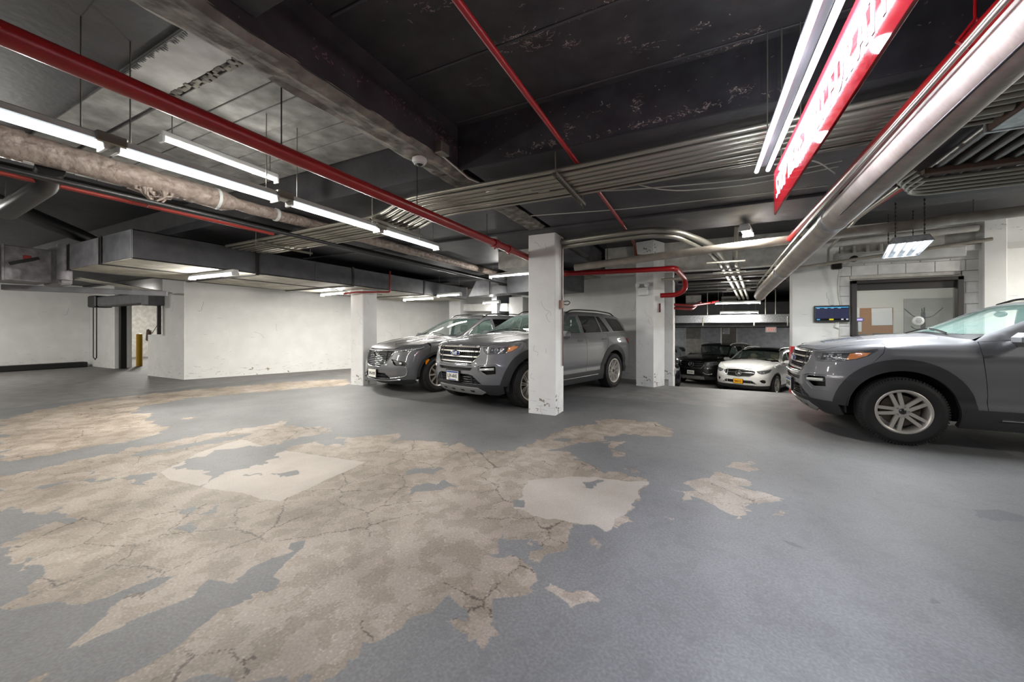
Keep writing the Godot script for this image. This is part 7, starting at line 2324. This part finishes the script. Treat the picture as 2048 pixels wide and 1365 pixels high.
	part(wl, "body", MB.new().box(Vector3(-0.09, -0.05, 0.06), Vector3(0.16, 0.12, 0.12), 0.02), M.black_plastic)
	part(wl, "lens", MB.new().tube([Vector3(0.16, 0.07, 0.02), Vector3(0.16, 0.07, 0.14)], 0.06, 16), M.dark_metal)
	for i in 3:
		var ring := []
		for k in 17: ring.append(Vector3(0.02 + 0.02 * i + 0.05 * cos(TAU * k / 16), 0.05 + 0.10 * sin(TAU * k / 16), 0.06))
		part(wl, "coil", MB.new().tube(ring, 0.006, 5, false), M.cable_white)
	# inside the office
	var bd := thing("cork_board", "cork notice board on the office rear wall", "board", Vector3(3.9, 1.55, -12.97))
	part(bd, "cork", MB.new().box(Vector3.ZERO, Vector3(1.0, 0.68, 0.03), 0.004), M.cork)
	solo("paper", MB.new().box(Vector3(3.60, 1.40, -12.94), Vector3(0.36, 0.26, 0.004)), M.paper, "lower white sheet pinned to the cork board", "paper")
	solo("paper", MB.new().box(Vector3(3.57, 1.75, -12.94), Vector3(0.34, 0.30, 0.004)), M.paper, "plain white sheet at the upper corner of the cork board", "paper")
	solo("paper", MB.new().box(Vector3(4.18, 1.66, -12.94), Vector3(0.40, 0.44, 0.006), 0.0, Basis(Vector3.BACK, 0.02)), M.paper, "large crumpled white sheet on the cork board", "paper")
	solo("paper", MB.new().box(Vector3(5.7, 1.45, -12.88), Vector3(0.24, 0.20, 0.004)), M.paper, "small notice on the grey door in the office", "paper")
	var oc := thing("office_camera", "round black camera on the office wall", "camera", Vector3(3.28, 2.22, -12.95))
	part(oc, "bracket", MB.new().box(Vector3(0.02, 0.11, 0), Vector3(0.16, 0.06, 0.1), 0.01), M.fitting)
	part(oc, "eye", MB.new().ball(Vector3(0, 0, 0.02), Vector3(0.07, 0.07, 0.07), 18, 12), M.black_plastic)
	var cr := thing("coat_rack", "black coat rack with curved hooks inside the office", "coat rack", Vector3(4.55, 0.0, -11.9))
	part(cr, "pole", MB.new().tube([Vector3(0, 0, 0), Vector3(0, 1.72, 0)], [0.06, 0.035], 10), M.black_plastic)
	for i in 4:
		var a := TAU * i / 4.0 + 0.3
		var dv := Vector3(cos(a), 0, sin(a))
		part(cr, "hook", MB.new().tube(rounded([Vector3(0, 1.60, 0), dv * 0.14 + Vector3(0, 1.62, 0), dv * 0.30 + Vector3(0, 1.82, 0)], 0.08), 0.012, 6), M.black_plastic)
		part(cr, "lower_hook", MB.new().tube(rounded([Vector3(0, 1.36, 0), dv * 0.12 + Vector3(0, 1.33, 0), dv * 0.19 + Vector3(0, 1.41, 0)], 0.06), 0.012, 6), M.black_plastic)
	var pd := thing("price_display", "violet lit customer display on a stalk behind the pane", "display", Vector3(2.93, 1.0, -10.3))
	part(pd, "stalk", MB.new().tube([Vector3(0, 0, 0), Vector3(0, 0.50, 0)], [0.03, 0.022], 10), M.black_plastic)
	part(pd, "head", MB.new().box(Vector3(0, 0.54, 0), Vector3(0.23, 0.085, 0.06), 0.02), mat(Color(0.45, 0.42, 0.60), 0.4))
	part(pd, "display_face", MB.new().box(Vector3(0, 0.54, 0.031), Vector3(0.17, 0.035, 0.002)), glow(Color(0.62, 0.5, 1.0), 1.2))
	solo("desk_screen", MB.new().box(Vector3(3.55, 1.13, -10.6), Vector3(0.55, 0.25, 0.04), 0.01), M.frame_dark, "top of a dark screen behind the window sill", "monitor")
	solo("counter", MB.new().box(Vector3(3.5, 0.98, -10.35), Vector3(1.6, 0.05, 0.7), 0.01).box(Vector3(3.5, 0.5, -10.5), Vector3(1.5, 0.95, 0.4)), M.office_wall, "counter inside the office below the window", "counter")
	var sg := thing("speak_disc", "round white slotted speaking disc on the office pane", "grille", Vector3(3.68, 1.50, -9.79))
	part(sg, "disc", MB.new().lathe(rev([[0.0, 0.012], [0.075, 0.012], [0.085, 0.0], [0.085, -0.01]]), 28, Transform3D(Basis(Vector3.RIGHT, PI / 2), Vector3.ZERO)), M.fitting)
	for i in 4:
		part(sg, "slot", MB.new().box(Vector3(0, -0.036 + 0.024 * i, 0.013), Vector3(0.10 - 0.02 * absf(i - 1.5), 0.008, 0.002)), M.cable_black)
	# roll gate, hoses, bollard
	var rgt := thing("roll_gate", "dark steel roll gate housing between pier and stub wall", "gate")
	part(rgt, "drum_cover", MB.new().box(Vector3(-15.2, 2.19, -5.02), Vector3(3.4, 0.30, 0.34), 0.03), M.duct_dark)
	part(rgt, "motor", MB.new().box(Vector3(-17.0, 2.20, -5.0), Vector3(0.55, 0.36, 0.42), 0.03), M.strap)
	part(rgt, "bracket", MB.new().box(Vector3(-13.5, 2.19, -5.0), Vector3(0.45, 0.40, 0.36), 0.02), M.duct_dark)
	part(rgt, "guide_rail", MB.new().box(Vector3(-13.38, 1.62, -5.08), Vector3(0.06, 0.85, 0.08), 0.006), M.cable_black)
	part(rgt, "chain_loop", MB.new().tube([Vector3(-17.2, 2.05, -4.9), Vector3(-17.2, 0.45, -4.9), Vector3(-17.05, 0.38, -4.9), Vector3(-16.95, 0.45, -4.9), Vector3(-16.95, 2.05, -4.9)], 0.015, 6), M.conduit_dark)
	solo("steel_post", MB.new().box(Vector3(-17.55, 1.3, -5.7), Vector3(0.14, 2.6, 0.16), 0.01), M.strap, "black steel post at the passage opening", "post")
	var bo := thing("bollard", "yellow painted bollard in the passage", "bollard", Vector3(-18.2, 0.0, -6.35))
	part(bo, "post", MB.new().tube([Vector3(0, 0, 0), Vector3(0, 1.14, 0)], 0.085, 18), M.yellow)
	part(bo, "cap", MB.new().ball(Vector3(0, 1.14, 0), Vector3(0.085, 0.03, 0.085), 18, 8), M.yellow)
	solo("pull_handle", MB.new().box(Vector3(-14.6, 1.15, -5.3), Vector3(0.20, 0.34, 0.06), 0.02, Basis(Vector3.BACK, -0.2)), M.wood_brown, "brown pull handle hanging on a cord by the stub wall", "handle")
	pipe("cord", "dark cord sagging from the gate rail to the pull handle", "cord", [Vector3(-13.4, 1.55, -5.1), Vector3(-14.1, 1.22, -5.2), Vector3(-14.55, 1.34, -5.28)], 0.008, M.cable_black, "", 5)

func screen_mat() -> StandardMaterial3D:
	var im := Image.create(256, 144, false, Image.FORMAT_RGB8)
	im.fill(Color(0.20, 0.21, 0.32))
	im.fill_rect(Rect2i(0, 0, 256, 22), Color(0.02, 0.10, 0.22))
	im.fill_rect(Rect2i(0, 6, 256, 8), Color(0.35, 0.75, 0.95))
	for x in [10, 70, 120, 175]: im.fill_rect(Rect2i(x, 16, 24, 4), Color(0.75, 0.88, 0.98))
	for x in [46, 96, 146, 196]: im.fill_rect(Rect2i(x, 22, 1, 100), Color(0.15, 0.15, 0.24))
	im.fill_rect(Rect2i(0, 122, 256, 22), Color(0.03, 0.03, 0.06))
	im.fill_rect(Rect2i(10, 127, 26, 10), Color(0.35, 0.75, 0.95))
	im.fill_rect(Rect2i(108, 124, 34, 15), Color(0.92, 0.85, 0.15))
	im.fill_rect(Rect2i(200, 125, 18, 12), Color(0.9, 0.9, 0.95))
	im.fill_rect(Rect2i(238, 125, 16, 12), Color(0.9, 0.9, 0.95))
	var m := mat(Color(0.02, 0.02, 0.02), 0.15)
	m.emission_enabled = true
	m.emission_texture = ImageTexture.create_from_image(im)
	m.emission = Color.BLACK
	m.emission_energy_multiplier = 1.0
	m.uv1_triplanar = false
	return m

func place_cars() -> void:
	var st := spec_large_suv()
	var r := make_suv("suv", "silver grey sport utility car at the right edge, nose to the left", st)
	large_suv_front(r[0], r[1], "LJF-4HD")
	r[0].position = Vector3(2.11, 0, -6.93)
	r[0].rotation.y = deg_to_rad(90.0)
	st = spec_large_suv()
	st.rim_style = "ten"
	st.rim = 0.272
	r = make_suv("suv", "grey sport utility car with blue oval emblem behind the chipped column", st)
	large_suv_front(r[0], r[1], "LJH-4HE")
	r[0].position = Vector3(-3.55, 0, -6.27)
	r[0].rotation.y = deg_to_rad(164.0)
	r = make_suv("suv", "darker grey car with slatted chrome grille by the white column", spec_round_suv())
	round_suv_front(r[0], r[1])
	r[0].position = Vector3(-5.95, 0, -6.87)
	r[0].rotation.y = deg_to_rad(164.0)
	r = make_suv("suv", "white car with yellow number plate at the foot of the ramp", spec_mid_suv(false))
	mid_suv_front(r[0], r[1], false)
	r[0].rotation.y = deg_to_rad(155.0)
	r[0].position = Vector3(1.28, -1.1, -16.46) + Vector3(0.42, 0, -0.906) * 0.87
	r = make_suv("suv", "black car with large star grille on the lower level", spec_mid_suv(true))
	mid_suv_front(r[0], r[1], true)
	r[0].rotation.y = deg_to_rad(155.0)
	r[0].position = Vector3(-0.36, -1.1, -18.35) + Vector3(0.42, 0, -0.906) * 0.87
	r = make_suv("saloon", "dark blue car half hidden by the ramp column", spec_saloon(M.paint_blue))
	saloon_front(r[0], r[1], M.paint_blue)
	r[0].rotation.y = deg_to_rad(200.0)
	r[0].position = Vector3(-1.75, -1.1, -17.2)
	r = make_suv("saloon", "silver car behind the dark blue one on the lower level", spec_saloon(M.paint_silver))
	saloon_front(r[0], r[1], M.paint_silver)
	r[0].rotation.y = deg_to_rad(155.0)
	r[0].position = Vector3(-3.1, -1.1, -22.6)

func _ready() -> void:
	# camera
	var cam := Camera3D.new()
	cam.name = "camera"
	add_child(cam)
	cam.position = Vector3(0, 1.35, 0)
	cam.rotation.y = deg_to_rad(26.3233)
	var near := 0.05
	cam.set_frustum(near * 1365.0 / 760.0, Vector2(0, -24.5 / 760.0 * near), near, 200.0)
	cam.current = true
	# surroundings: a closed garage, so only the lamps light it
	var we := WorldEnvironment.new()
	we.name = "surroundings"
	var e := Environment.new()
	e.background_mode = Environment.BG_COLOR
	e.background_color = Color(0.02, 0.02, 0.022)
	e.ambient_light_source = Environment.AMBIENT_SOURCE_DISABLED
	e.tonemap_mode = Environment.TONE_MAPPER_LINEAR
	e.tonemap_exposure = 0.92
	e.sdfgi_enabled = true
	e.ssao_enabled = true
	e.ssil_enabled = true
	we.environment = e
	add_child(we)
	make_materials()
	room_materials()
	print("materials ", Time.get_ticks_msec())
	build_shell()
	print("shell ", Time.get_ticks_msec())
	build_lamps()
	build_stop_sign()
	build_pipes()
	build_ducts()
	place_cars()
	print("cars ", Time.get_ticks_msec())
	build_fixtures()
